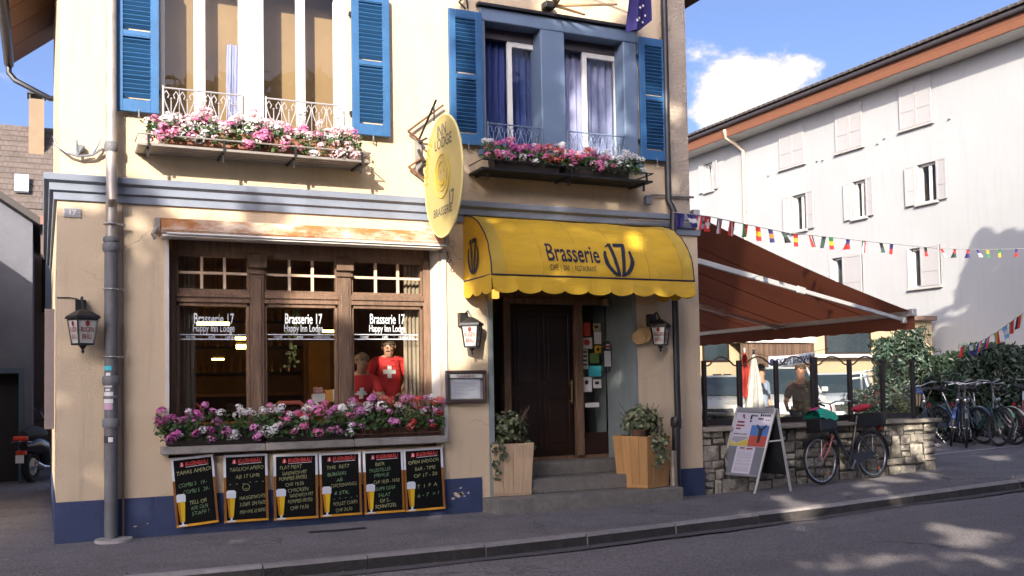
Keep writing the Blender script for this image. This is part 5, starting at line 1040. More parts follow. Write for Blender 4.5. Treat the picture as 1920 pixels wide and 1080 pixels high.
pine2 = mat('planter_pine_orange', (0.47, 0.25, 0.09), 0.7, var=0.16, scale=5, bump=0.3, bscale=40, stretch=(7, 7, 0.5), dirt=0.25, dirtcol=(0.24, 0.13, 0.06))
def planter(label, px, py, wbot, wtop, hh, rot, m_, z):
    c = onZ(px, py, z); t = thing('wooden_planter', label, 'planter', c, 'wooden planters flanking the steps', local=True, rz=rot); hb, htp = wbot/2, wtop/2; n = 4
    for k in range(4):
        M_ = Matrix.Rotation(k*math.pi/2, 3, 'Z')
        for i in range(n):
            f0, f1 = -1+2*i/n, -1+2*(i+1)/n; g = 0.006; off = random.uniform(0, 0.004)
            def q(f, z_, d): r_ = hb+(htp-hb)*z_/hh; return M_ @ V((f*r_, -r_-off+d, z_))
            dz = random.uniform(0, 0.006)
            MB().add([q(f0+g, 0.0, 0), q(f1-g, 0.0, 0), q(f1-g, hh-dz, 0), q(f0+g, hh-dz, 0), q(f0+g, 0.0, 0.022), q(f1-g, 0.0, 0.022), q(f1-g, hh-dz, 0.022), q(f0+g, hh-dz, 0.022)], [(0, 1, 2, 3), (4, 7, 6, 5), (0, 4, 5, 1), (1, 5, 6, 2), (2, 6, 7, 3), (3, 7, 4, 0)]).build('plank', m_, t, bevel=0.003)
    MB().box(-htp+0.022, htp-0.022, -htp+0.022, htp-0.022, hh-0.06, hh-0.04).build('soil', mat('soil', ()), t); 
    MB().box(-htp+0.03, htp-0.03, -htp+0.03, htp-0.03, 0.01, 0.05).build('base', m_, t); return t, c
planter('pale weathered wooden planter on the left end of the bottom step', 951, 926, 0.46, 0.53, 0.63, rad(-6), pine, 0.172)
planter('orange toned wooden planter on the right end of the bottom step', 1206, 912, 0.46, 0.54, 0.66, rad(22), pine2, 0.172)
ivy_m = mat('ivy_leaf', (0.06, 0.085, 0.035), 0.55, var=0.45, scale=14, trans=0.15); ivy_v = mat('ivy_variegated', (0.22, 0.23, 0.12), 0.6, var=0.3, scale=14)
def ivy(label, c, w_, h_, trails, twig=0.0):
    t = thing('ivy_plant', label, 'plant', c); mb, vb, sm = MB(), MB(), MB()
    for i in range(560):
        d = V((random.gauss(0, 1), random.gauss(0, 1), random.gauss(0.2, 0.8))).normalized(); r_ = random.uniform(0.45, 1.0)*(0.85+0.35*mnoise.noise(d*2.2+V(c))); p = V(c)+V((d.x*w_*r_, d.y*w_*r_*0.85, h_*0.45+d.z*h_*0.55*r_))
        (vb if random.random() < 0.45 else mb).leaf(p, random.uniform(0.05, 0.10), d+V((0, -0.2, 0.4))+V((random.gauss(0, 0.4),)*3), 0.85)
    for tx, ty, ln in trails:
        pts = [V(c)+V((tx*0.6, ty*0.6, 0.03)), V(c)+V((tx, ty, 0.03))]
        k = int(ln/0.03)
        for i in range(k): pts.append(V(c)+V((tx+0.03*math.sin(i*0.9+tx*9), ty-0.02*abs(math.sin(i)), -0.03*i)))
        sm.tube(pts, 0.004, 4)
        for p in pts[1:]:
            for _ in range(3): (vb if random.random() < 0.3 else mb).leaf(p+V((random.gauss(0, 0.03), random.gauss(-0.02, 0.015), random.gauss(0, 0.02))), random.uniform(0.035, 0.07), (random.gauss(0, 0.5), -1, random.gauss(0.4, 0.4)), 0.85)
    for i in range(26):
        a = random.uniform(0, 6.28); sm.tube([V(c)+V((0, 0, -0.03)), V(c)+V((0.5*w_*math.cos(a), 0.5*w_*math.sin(a), h_*0.5)), V(c)+V((0.95*w_*math.cos(a), 0.95*w_*math.sin(a), h_*random.uniform(0.5, 1.05)))], 0.004, 4)
    mb.build('leaves', ivy_m, t, fix=False); vb.build('pale_leaves', ivy_v, t, fix=False); sm.build('stems', mat('stem_brown', (0.10, 0.07, 0.04), 0.8), t)
c1 = onZ(951, 926, 0.172); c1.z = 0.78; ivy('round bushy ivy with a long trail in the left planter', c1, 0.31, 0.46, [(-0.24, -0.20, 0.42), (-0.20, -0.27, 0.22), (0.22, -0.22, 0.10)])
c2 = onZ(1206, 912, 0.172); c2.z = 0.80; c2 += V((0.0, 0, 0)); ivy('ivy hanging in a dark tuft over the front of the right planter', c2, 0.30, 0.44, [(0.02, -0.30, 0.40), (0.09, -0.30, 0.34), (-0.04, -0.30, 0.20), (0.14, -0.28, 0.22)])
tag(MB().tube(arc(c2+V((-0.12, -0.12, 0.0)), X3, Z3, 0.09, 0, 180, 12), 0.008, 5).tube(arc(c2+V((-0.12, -0.12, 0.0)), Y3, Z3, 0.09, 0, 180, 12), 0.008, 5).lathe([(0.075, 0.0), (0.10, 0.12), (0.105, 0.14)], c2+V((-0.12, -0.12, -0.03)), 12).build('wicker_basket', mat('wicker', ()), smooth=True), 'small brown wicker basket with a hoop handle in the right planter', 'basket')
tag(MB().grid(lambda u, v: (2.4+0.62*u, -0.55-0.1*v+0.02*math.sin(u*9), 0.004), 6, 1).build('tar_patch', mat('tar', (0.02, 0.02, 0.022), 0.7)), 'thin dark tar patch on the pavement below the chalkboards', 'patch')

# ------------------------------------------------------------------ inside the shop window
for lab, x0, x1, m_ in (('grey brown pleated curtain at the left side of the shop window', fx(322, 0.34), fx(362, 0.34), mat('curtain_shade', (0.22, 0.18, 0.15), 0.9, var=0.15, trans=0.2)), ('cream pleated curtain at the right side of the shop window', fx(758, 0.34), fx(790, 0.34), curtain_tan)):
    c_ = curtain('curtain', m_, x0, x1+0.03, 0.95, 2.98, 0.36, None, 5, 0.022); tag(c_, lab, 'curtain')
lampw = mat('warm_lamp', (1.0, 0.55, 0.12), 0.5, emit=9.0)
for px0, py0, px1, py1, y, lab in ((370, 604, 430, 609, 1.6, 'low glowing strip light behind the left pane lettering'), (442, 632, 466, 637, 1.8, 'small glowing strip light at the right of the left pane'), (444, 646, 468, 654, 2.0, 'short glowing lamp bar at the right edge of the left pane'), (398, 672, 420, 675, 2.6, 'faint glowing bar lamp deep behind the left pane'), (606, 619, 632, 623, 1.8, 'glowing strip light at the right of the middle pane')):
    a, b = onY(px0, py1, y), onY(px1, py0, y); t = thing('strip_light', lab, 'lamp', (a.x, y, a.z)); box('tube', lampw, t, a.x, b.x, y, y+0.04, a.z, b.z); box('housing', black_metal, t, a.x-0.01, b.x+0.01, y-0.002, y+0.05, b.z+0.001, b.z+0.03)
    MB().tube([((a.x+b.x)/2, y+0.02, b.z+0.03), ((a.x+b.x)/2, y+0.02, 3.41)], 0.004, 4).build('cord', black_metal, t)
FL = 0.36
def cafe_table(label, x, y, r_=0.38):
    t = thing('cafe_table', label, 'table', (x, y, FL)); MB().lathe([(r_, 0.72), (r_, 0.745), (r_-0.02, 0.75)], (x, y, FL), 24).build('tabletop', mat('table_wood', (0.30, 0.16, 0.07), 0.4, var=0.2), t, smooth=True); MB().tube([(x, y, FL+0.02), (x, y, FL+0.72)], 0.03, 10).build('stem', black_metal, t, smooth=True); MB().lathe([(0.24, 0.0), (0.22, 0.02), (0.03, 0.04)], (x, y, FL), 18).build('foot', black_metal, t, smooth=True)
cafe_table('round wooden café table behind the middle pane of the shop window', 2.95, 0.95); cafe_table('round wooden café table in front of the two red shirted people', 3.95, 1.05, 0.42); cafe_table('round wooden café table behind the left pane of the shop window', 1.9, 1.5)
for px0, py0, px1, py1, m_, lab in ((587, 738, 610, 754, wht_p, 'white carton standing on the café table behind the middle pane'), (590, 726, 606, 737, pc('pinkish', (0.5, 0.25, 0.25)), 'small pink and white carton on top of the white carton'), (611, 731, 624, 754, pc('orange', (0.6, 0.28, 0.06)), 'orange striped menu holder on the café table'), (625, 730, 634, 754, wht_p, 'narrow white menu card on the café table')):
    a, b = onY(px0, py1, 0.85), onY(px1, py0, 0.85); tag(MB().box(a.x, b.x, 0.85, 0.93, a.z, b.z).build('carton' if 'carton' in lab else 'menu_card', m_, bevel=0.004), lab, 'carton' if 'carton' in lab else 'menu card')
def cafe_chair(label, x, y, rz, m_):
    t = thing('cafe_chair', label, 'chair', (x, y, FL), 'café chairs', local=True, rz=rz); MB().lathe([(0.0, 0.43), (0.20, 0.43), (0.215, 0.45), (0.20, 0.475), (0.0, 0.48)], (0, 0, 0), 18).build('seat', m_, t, smooth=True)
    MB().tube([(-0.20, 0.17, 0.45), (-0.215, 0.22, 0.75), (-0.19, 0.24, 0.92), (-0.11, 0.26, 0.985), (0.11, 0.26, 0.985), (0.19, 0.24, 0.92), (0.215, 0.22, 0.75), (0.20, 0.17, 0.45)], 0.026, 8).build('back_frame', m_, t, smooth=True)
    MB().grid(lambda u, v: (-0.17+0.34*u, 0.22+0.02*v+0.03*math.sin(u*3.14), 0.60+0.33*v), 6, 4).build('back_panel', darkwood, t, fix=False, solid=0.012)
    for a, b in ((-1, -1), (1, -1), (-1, 1), (1, 1)): MB().tube([(a*0.15, b*0.15, 0.44), (a*0.19, b*0.2, 0.0)], 0.016, 6).build('leg', darkwood, t, smooth=True)
redw = mat('red_lacquer', (0.34, 0.07, 0.045), 0.35, var=0.15)
p = onY(536, 760, 0.75); cafe_chair('red café chair standing in for a car reflection in the middle pane', p.x, 0.6, rad(170), redw); cafe_chair('red lacquered café chair deep behind the left pane', 1.7, 2.3, rad(30), redw)  # the first chair takes the place of a red car's reflection
a, b = onY(577, 770, 3.2), onY(619, 640, 3.2); t = thing('interior_door', 'light brown wooden door deep inside the café behind the middle pane', 'door', (a.x, 3.2, FL)); box('leaf', mat('light_oak', (0.36, 0.22, 0.11), 0.6, var=0.2), t, a.x, b.x, 3.2, 3.24, FL, b.z); MB().box(a.x-0.06, a.x-0.002, 3.17, 3.26, FL, b.z+0.06).box(b.x+0.002, b.x+0.06, 3.17, 3.26, FL, b.z+0.06).box(a.x-0.002, b.x+0.002, 3.17, 3.26, b.z+0.002, b.z+0.06).build('frame', oak, t)
t = thing('bar_counter', 'dark bar counter with shelves of glinting bottles deep inside the café', 'counter', (2.2, 4.2, FL)); box('front', darkwood, t, 0.6, 3.6, 3.9, 4.4, FL, FL+1.05); box('worktop', mat('bar_top', (0.20, 0.10, 0.045), 0.3), t, 0.55, 3.65, 3.84, 4.42, FL+1.051, FL+1.09)
for z in (1.75, 2.15, 2.55): box('shelf', darkwood, t, 0.6, 3.6, 4.78, 4.98, z, z+0.03)
gb = mat('bottle_glass', (0.35, 0.20, 0.06), 0.15, var=0.5); 
b0 = None
for z in (1.78, 2.18, 2.58):
    for i in range(22):
        xx = 0.7+i*0.13
        if b0 is None: b0 = MB().lathe([(0.035, 0), (0.035, 0.17), (0.014, 0.21), (0.014, 0.27), (0.0, 0.272)], (0, 0, 0), 8).build('bottle', gb, None, smooth=True); ORG[b0.name] = V(); b0.parent = t; b0.location = V((xx, 4.88, z))-ORG[t.name]
        else: inst('bottle', b0, t, V((xx+random.uniform(-0.02, 0.02), 4.88, z))-ORG[t.name], None, (1, 1, random.uniform(0.7, 1.15)))
t = thing('reflection_leaves', 'trailing green leaves standing in for a tree reflection in the middle pane', 'plant', (2.45, 0.5, 2.0)); mb, sm = MB(), MB()  # added leaves that imitate a tree reflected in the glass
pts = [onY(px, py, 0.45) for px, py in ((556, 560), (553, 600), (549, 640), (546, 665), (543, 690))]; sm.tube(pts, 0.004, 4)
for i in range(46): k = random.random()*3.99; a = pts[int(k)].lerp(pts[int(k)+1], k % 1); mb.leaf(a+V((random.gauss(0, 0.035), random.gauss(0, 0.03), random.gauss(0, 0.02))), random.uniform(0.04, 0.075), (random.gauss(0, 0.5), -1, 0.4), 0.8)
mb.build('leaves', mat('pale_green_leaf', (0.22, 0.27, 0.08), 0.6, var=0.3, trans=0.3), t, fix=False); sm.build('stem', mat('stem_brown', ()), t)

# ------------------------------------------------------------------ people
skin = mat('skin', (0.52, 0.29, 0.19), 0.55, var=0.06, scale=8); skin_d = mat('skin_tan', (0.36, 0.18, 0.11), 0.55, var=0.06, scale=8)
def skin_mesh(name, verts, edges, m_, parent, sub=2, root=0, mod=None):
    me = bpy.data.meshes.new(name); me.from_pydata([v[0] for v in verts], edges, []); o = bpy.data.objects.new(name, me); COL.objects.link(o)
    md = o.modifiers.new('skin', 'SKIN'); md.use_smooth_shade = True
    sv = me.skin_vertices[0].data
    for i, v in enumerate(verts): r_ = v[1]; sv[i].radius = r_ if isinstance(r_, tuple) else (r_, r_); sv[i].use_root = (i == root)
    o.modifiers.new('sub', 'SUBSURF').levels = sub; o.modifiers['sub'].render_levels = sub
    ev = o.evaluated_get(bpy.context.evaluated_depsgraph_get()); nm = bpy.data.meshes.new_from_object(ev); bpy.data.objects.remove(o); bpy.data.meshes.remove(me)
    nm.materials.clear(); nm.materials.append(m_); nm.shade_smooth(); r_ = bpy.data.objects.new(name, nm); COL.objects.link(r_); r_.parent = parent; ORG[r_.name] = V(); return r_
def person(label, loc, rz, J, shirt, trousers, hair, sk=skin, scale=1.0, cross=False, hair_long=0.0, short_sleeve=True):
    """J: joints in metres, the figure looks along -Y; L = figure's left hand (+X)"""
    t = thing('person', label, 'person', loc, local=True, rz=rz); t.scale = (scale,)*3
    D = dict(pelvis=(0, 0, 0.95), belly=(0, 0.0, 1.10), chest=(0, 0.0, 1.28), collar=(0, 0.01, 1.42), neck=(0, 0.0, 1.50), jaw=(0, -0.035, 1.565), head=(0, -0.015, 1.64), crown=(0, 0.0, 1.715),
             shl=(0.175, 0.01, 1.40), ell=(0.23, 0.03, 1.13), wrl=(0.25, -0.06, 0.90), shr=(-0.175, 0.01, 1.40), elr=(-0.23, 0.03, 1.13), wrr=(-0.25, -0.06, 0.90),
             hipl=(0.095, 0, 0.91), knl=(0.10, -0.02, 0.50), anl=(0.10, 0.02, 0.09), tol=(0.11, -0.15, 0.035), hipr=(-0.095, 0, 0.91), knr=(-0.10, -0.02, 0.50), anr=(-0.10, 0.02, 0.09), tor=(-0.11, -0.15, 0.035))
    D.update({k: v for k, v in J.items() if k not in ('face', 'chestdir')}); D = {k: V(v) for k, v in D.items()}
    R_ = dict(pelvis=(0.15, 0.11), belly=(0.135, 0.10), chest=(0.155, 0.115), collar=(0.10, 0.075), neck=0.055, jaw=(0.062, 0.075), head=(0.076, 0.095), crown=(0.055, 0.065), shl=0.062, ell=0.042, wrl=0.029, shr=0.062, elr=0.042, wrr=0.029, hipl=0.092, knl=0.058, anl=0.04, tol=0.032, hipr=0.092, knr=0.058, anr=0.04, tor=0.032)
    names = list(D); idx = {k: i for i, k in enumerate(names)}; verts = [(D[k], R_[k]) for k in names]
    E_ = [('pelvis', 'belly'), ('belly', 'chest'), ('chest', 'collar'), ('collar', 'neck'), ('neck', 'jaw'), ('jaw', 'head'), ('head', 'crown'), ('collar', 'shl'), ('shl', 'ell'), ('ell', 'wrl'), ('collar', 'shr'), ('shr', 'elr'), ('elr', 'wrr'), ('pelvis', 'hipl'), ('hipl', 'knl'), ('knl', 'anl'), ('anl', 'tol'), ('pelvis', 'hipr'), ('hipr', 'knr'), ('knr', 'anr'), ('anr', 'tor')]
    edges = [(idx[a], idx[b]) for a, b in E_]
    for s_, w_, e_ in ((1, 'wrl', 'ell'), (-1, 'wrr', 'elr')):      # hands: palm, four fingers and a thumb
        d = (D[w_]-D[e_]).normalized(); sdv = d.cross(V((0, 1, 0.2))).normalized()*s_; nrm = d.cross(sdv).normalized(); pi_ = len(verts); pc_ = D[w_]+d*0.055; verts.append((pc_, (0.036, 0.020))); edges.append((idx[w_], pi_))
        for k, ln in enumerate((0.066, 0.076, 0.070, 0.055)):
            b0_ = pc_+d*0.035+sdv*(0.027-0.018*k); i0 = len(verts); verts.append((b0_, 0.0095)); verts.append((b0_+d*ln*0.5-nrm*0.006*s_, 0.009)); verts.append((b0_+d*ln*0.9-nrm*0.022*s_, 0.007)); edges += [(pi_, i0), (i0, i0+1), (i0+1, i0+2)]
        i0 = len(verts); verts.append((pc_-d*0.01+sdv*0.045, 0.011)); verts.append((pc_+d*0.028+sdv*0.062-nrm*0.01*s_, 0.0085)); edges += [(pi_, i0), (i0, i0+1)]
    body = skin_mesh('body', verts, edges, sk, t)
    up = (D['crown']-D['jaw']).normalized(); fw = V(J.get('face', (0, -1, 0))).normalized(); fw = (fw-up*fw.dot(up)).normalized(); sdx = up.cross(fw).normalized(); hc = D['head']
    MB().lathe([(0.0, 0.026), (0.010, 0.014), (0.017, 0.0), (0.0, -0.006)], hc+fw*0.088-up*0.022, 7, fw).build('nose', sk, body, smooth=True)
    em = MB(); mo = MB()
    for s_ in (-1, 1): em.lathe([(0.0, 0.004), (0.009, 0.002), (0.012, -0.003)], hc+fw*0.088+sdx*(s_*0.032)+up*0.008, 8, fw)
    em.build('eye', mat('eye', (0.03, 0.02, 0.015), 0.3), body); mo.beam(hc+fw*0.088-up*0.058-sdx*0.024, hc+fw*0.088-up*0.058+sdx*0.024, 0.008, 0.010, up).build('mouth', mat('lip', (0.35, 0.11, 0.09), 0.5), body)
    er = MB()
    for s_ in (-1, 1): er.lathe([(0.0, 0.010), (0.020, 0.007), (0.028, 0.0)], hc+sdx*(s_*0.078)-up*0.005+fw*0.0, 8, sdx*s_)
    er.build('ear', sk, body, smooth=True)
    hm = MB()
    for j in range(7):
        for i in range(16): pass
    def hf(u, v):
        a = u*6.2832; el_ = v*math.pi*0.56; d = sdx*(math.cos(a)*math.sin(el_))+fw*(math.sin(a)*math.sin(el_))+up*math.cos(el_); rr = 0.104+0.010*mnoise.noise(d*9)
        drop = 0.0
        if v > 0.80 and math.sin(a) > -0.15: return hc+(sdx*(math.cos(a)*math.sin(el_*0.86))+fw*(math.sin(a)*math.sin(el_*0.86))+up*math.cos(el_*0.86))*0.092+up*0.012
        if v > 0.85: drop = hair_long
        return hc+up*0.014+V((d.x, d.y, d.z))*rr*(0.92 if abs(math.cos(a)) > 0.7 else 1.0)-up*drop
    MB().grid(hf, 24, 12).build('hair', hair, body, smooth=True, fix=False)
    tl = 0.5 if short_sleeve else 0.97
    def infl(k, e): r_ = R_[k]; return (r_[0]+e, r_[1]+e) if isinstance(r_, tuple) else r_+e
    sv = [(D['pelvis']+V((0, 0, -0.03)), infl('pelvis', 0.018)), (D['belly'], infl('belly', 0.022)), (D['chest'], infl('chest', 0.018)), (D['collar'], infl('collar', 0.012)), (D['collar'].lerp(D['neck'], 0.45), (0.066, 0.066))]
    se = [(0, 1), (1, 2), (2, 3), (3, 4)]
    for a, b, c in (('shl', 'ell', 'wrl'), ('shr', 'elr', 'wrr')):
        i0 = len(sv); sv += [(D[a], 0.076), (D[a].lerp(D[b], 0.55), 0.068), (D[a].lerp(D[b], 0.8), 0.068)]; se += [(3, i0), (i0, i0+1), (i0+1, i0+2)]
    sh = skin_mesh('shirt', sv, se, shirt, body)
    if cross:
        fdir = V(J.get('chestdir', (0, -1, 0))).normalized(); upc = (D['collar']-D['belly']).normalized(); fdir = (fdir-upc*fdir.dot(upc)).normalized(); rx = upc.cross(fdir); cpt = D['chest']+fdir*0.125+upc*0.0; k = 0.075; b_ = 0.026; m2 = MB()
        P_ = lambda x, y: cpt+rx*x+upc*y-fdir*(0.9*x*x*2.2)
        for X_, Y_ in ((b_, k), (k, b_)):
            for q in range(5): xa, xb = -X_+2*X_*q/5, -X_+2*X_*(q+1)/5; o_ = 0.002 if X_ < Y_ else 0.0; m2.quad(P_(xa, -Y_)+fdir*o_, P_(xb, -Y_)+fdir*o_, P_(xb, Y_)+fdir*o_, P_(xa, Y_)+fdir*o_)
        m2.build('cross_print', mat('shirt_white', (0.78, 0.76, 0.74), 0.8), sh, fix=False)
    tv = [(D['pelvis'], infl('pelvis', 0.012))]; te = []
    for a, b, c in (('hipl', 'knl', 'anl'), ('hipr', 'knr', 'anr')):
        i0 = len(tv); tv += [(D[a], 0.104), (D[b], 0.072), (D[c]+V((0, 0, 0.03)), 0.06)]; te += [(0, i0), (i0, i0+1), (i0+1, i0+2)]
    skin_mesh('trousers', tv, te, trousers, body)
    return t
red_shirt = mat('red_shirt', (0.55, 0.025, 0.025), 0.8, var=0.1); dark_tr = mat('dark_trousers', (0.03, 0.03, 0.04), 0.8); hair_b = mat('hair_brown', (0.07, 0.04, 0.02), 0.6, var=0.3, scale=30); hair_f = mat('hair_fair', (0.34, 0.22, 0.10), 0.6, var=0.3, scale=30)
pA = onY(677, 720, 0.78)
person('person in a red cross shirt bending over the café table, left of two', (pA.x, 0.85, FL), rad(-4), dict(pelvis=(0, 0.12, 0.83), belly=(0, 0.08, 0.97), chest=(0.0, 0.0, 1.13), collar=(0, -0.06, 1.26), neck=(0.0, -0.10, 1.33), jaw=(0.0, -0.155, 1.385), head=(0, -0.15, 1.455), crown=(0, -0.13, 1.53), shl=(0.175, -0.05, 1.24), ell=(0.25, -0.16, 1.02), wrl=(0.27, -0.36, 0.98), shr=(-0.175, -0.05, 1.24), elr=(-0.24, -0.12, 1.0), wrr=(-0.10, -0.32, 0.95), hipl=(0.095, 0.12, 0.80), hipr=(-0.095, 0.12, 0.80), knl=(0.10, -0.02, 0.45), knr=(-0.10, -0.02, 0.45), face=(0.1, -1, -0.2), chestdir=(0, -1, -0.2)), red_shirt, dark_tr, hair_f, cross=True)
pB = onY(727, 690, 1.0)
person('person in a red cross shirt standing upright at the café table, right of two', (pB.x+0.02, 1.02, FL), rad(-14), dict(neck=(0, -0.02, 1.465), jaw=(0, -0.07, 1.515), head=(0, -0.065, 1.585), crown=(0, -0.05, 1.66), wrl=(0.16, -0.33, 1.02), ell=(0.27, -0.06, 1.15), wrr=(-0.16, -0.36, 1.03), elr=(-0.27, -0.08, 1.14), face=(-0.3, -1, -0.3)), red_shirt, dark_tr, hair_b, scale=1.04, cross=True)
# ------------------------------------------------------------------ terrace wall of rough stones
stone_m = mat('wall_stone', (0.27, 0.245, 0.205), 0.9, var=0.62, scale=7, bump=1.0, bscale=22, dirt=0.8, dirtcol=(0.12, 0.11, 0.10))
mortar = mat('mortar', (0.045, 0.042, 0.038), 0.95, bump=0.6)
TX0, TX1 = 7.86, 12.16; TH = 0.83
t = thing('stone_wall', 'low terrace wall of rough grey stones with coping slabs beside the café', 'wall', (10, 0.2, 0))
MB().box(TX0, TX1-0.03, 0.05, 0.40, -0.1, TH-0.005).box(TX1-0.35, TX1-0.03, 0.40, 6.3, -0.1, TH-0.005).build('mortar_core', mortar, t)
def rough_stone(x0, x1, z0, z1, yf, axis='y'):
    g = 0.014; x0 += g; x1 -= g; z0 += g*0.8; z1 -= g*0.8; nx, nzz = 8, 6; off = random.uniform(-0.02, 0.03); sd_ = random.uniform(0, 99); mb = MB()
    j = lambda: random.uniform(-0.020, 0.016); cs = [(x0+j(), z0+j()), (x1+j(), z0+j()), (x1+j(), z1+j()), (x0+j(), z1+j())]
    def fn(u, v):
        a = cs[0][0]*(1-u)*(1-v)+cs[1][0]*u*(1-v)+cs[2][0]*u*v+cs[3][0]*(1-u)*v; b = cs[0][1]*(1-u)*(1-v)+cs[1][1]*u*(1-v)+cs[2][1]*u*v+cs[3][1]*(1-u)*v
        e = (1-(2*u-1)**6)*(1-(2*v-1)**6); d = 0.020*e**0.3+0.022*mnoise.noise(V((a*22, b*22, sd_)))*e+0.030*mnoise.noise(V((a*7, b*8, sd_)))*e+off*e; return (a, yf-d, b) if axis == 'y' else (yf+d, a, b)
    mb.grid(fn, nx, nzz)
    if axis == 'y': mb.box(min(c[0] for c in cs)+0.004, max(c[0] for c in cs)-0.004, yf+0.001, yf+0.10, min(c[1] for c in cs)+0.004, max(c[1] for c in cs)-0.004)
    o = mb.build('stone', stone_m, t, fix=False); o.data.shade_smooth(); o.data.set_sharp_from_angle(angle=rad(35)); return o
def split_rect(x0, x1, z0, z1, out):
    wd, ht = x1-x0, z1-z0
    if ht > 0.25 or (ht > 0.17 and random.random() < 0.55 and ht > 0.45*wd):
        k = z0+ht*random.uniform(0.36, 0.64); split_rect(x0, x1, z0, k, out); split_rect(x0, x1, k, z1, out)
    elif wd > 0.46 or (wd > 0.30 and random.random() < 0.6 and wd > 1.5*ht):
        k = x0+wd*random.uniform(0.36, 0.64); split_rect(x0, k, z0, z1, out); split_rect(k, x1, z0, z1, out)
    else: out.append((x0, x1, z0, z1))
def courses(x0, x1, emit):
    x = x0
    while x < x1-0.01:
        x2 = min(x1, x+random.uniform(0.55, 0.95))
        if x1-x2 < 0.25: x2 = x1
        out = []; split_rect(x, x2, 0.0, 0.835, out)
        for a, b, c, d in out: emit(a, b, c, d)
        x = x2
def front_stone(a, b, c, d): gg = gz((a+b)/2); rough_stone(a, b, c*(TH-gg)/0.835+gg-(0.06 if c == 0 else 0), d*(TH-gg)/0.835+gg, 0.045)
def end_stone(a, b, c, d): gg = gz(TX1); rough_stone(a, b, c*(TH-gg)/0.835+gg, d*(TH-gg)/0.835+gg, TX1-0.03, 'x')
courses(TX0+0.005, TX1, front_stone); courses(0.05, 1.6, end_stone)
x = TX0
while x < TX1:
    L_ = random.uniform(0.55, 0.9); x2 = min(x+L_, TX1+0.06)
    if TX1-x2 < 0.3: x2 = TX1+0.06
    box('coping_slab', mat('coping', (0.30, 0.265, 0.22), 0.85, var=0.25, scale=6, bump=0.7, bscale=50, dirt=0.5, dirtcol=(0.11, 0.10, 0.09)), t, x+0.004, x2-0.004, -0.06+random.uniform(-0.012, 0.012), 0.44, TH, TH+0.055+random.uniform(-0.006, 0.006), bevel=0.012); x = x2
box('coping_slab', mat('coping', ()), t, TX1-0.38, TX1+0.06, 0.444, 6.3, TH, TH+0.05, bevel=0.012)
tag(MB().box(7.86, 11.8, 0.42, 6.3, -0.05, 0.09).build('terrace_floor', mat('terrace_floor', (0.25, 0.21, 0.17), 0.8, var=0.15)), kind='structure')
# wind screens: posts and arched panes
wsc = thing('wind_screen', 'row of six dark framed arched glass wind screens on top of the terrace wall', 'glass screen', (9.7, 0.18, TH+0.05))
YS = 0.18; zb = TH+0.052; dark_fr = mat('screen_frame', (0.022, 0.016, 0.014), 0.45, var=0.2)
posts = [fx(px, YS, 740) for px in (1321, 1387, 1456, 1527, 1594, 1655, 1712)]; pw = [0.05, 0.06, 0.05, 0.10, 0.055, 0.05, 0.055]
ztop = onY(1456, 678, YS).z
for i, x in enumerate(posts): box('post', dark_fr, wsc, x-pw[i]/2, x+pw[i]/2, YS-0.03, YS+0.03, zb, ztop+(0.02 if i != 3 else 0.06), bevel=0.004)
for i in range(6):
    a, b = posts[i]+pw[i]/2+0.003, posts[i+1]-pw[i+1]/2-0.003; xm = (a+b)/2
    top = [(a+(b-a)*k/14, YS, ztop-0.05+0.12*max(0, math.sin(math.pi*min(1, max(0, (k/14-0.12)/0.76))))**0.8) for k in range(15)]
    box('bottom_rail', dark_fr, wsc, a, b, YS-0.02, YS+0.02, zb+0.02, zb+0.10); 
    fr = MB().tube(top, 0.012, 6).build('top_rail', mat('screen_rail', (0.10, 0.065, 0.04), 0.5), wsc)
    MB().poly([(a, YS, zb+0.10), (b, YS, zb+0.10)]+top[::-1]).build('pane', terrace_glass, wsc, fix=False)
# pier lamp
t = thing('pier_lamp', 'small pier lamp with a blue cap at the right end of the terrace wall', 'lamp', (12.0, 0.15, TH)); p = onY(1719, 745, 0.2)
MB().lathe([(0.07, 0), (0.06, 0.03), (0.02, 0.05), (0.02, 0.17), (0.06, 0.18)], (p.x, 0.2, TH+0.056), 12).build('foot', black_metal, t, smooth=True); MB().lathe([(0.045, 0.0), (0.07, 0.20)], (p.x, 0.2, TH+0.24), 6).build('lantern_glass', mat('amber_frost', (0.62, 0.46, 0.28), 0.4), t)
mb = MB()
for k in range(6): a = k*1.0472; mb.tube([(p.x+0.047*math.cos(a), 0.2+0.047*math.sin(a), TH+0.24), (p.x+0.073*math.cos(a), 0.2+0.073*math.sin(a), TH+0.44)], 0.007, 4)
mb.build('frame', black_metal, t); MB().lathe([(0.10, 0), (0.09, 0.02), (0.04, 0.07), (0.0, 0.09)], (p.x, 0.2, TH+0.44), 12).build('cap', mat('blue_cap', (0.06, 0.10, 0.25), 0.4), t, smooth=True)

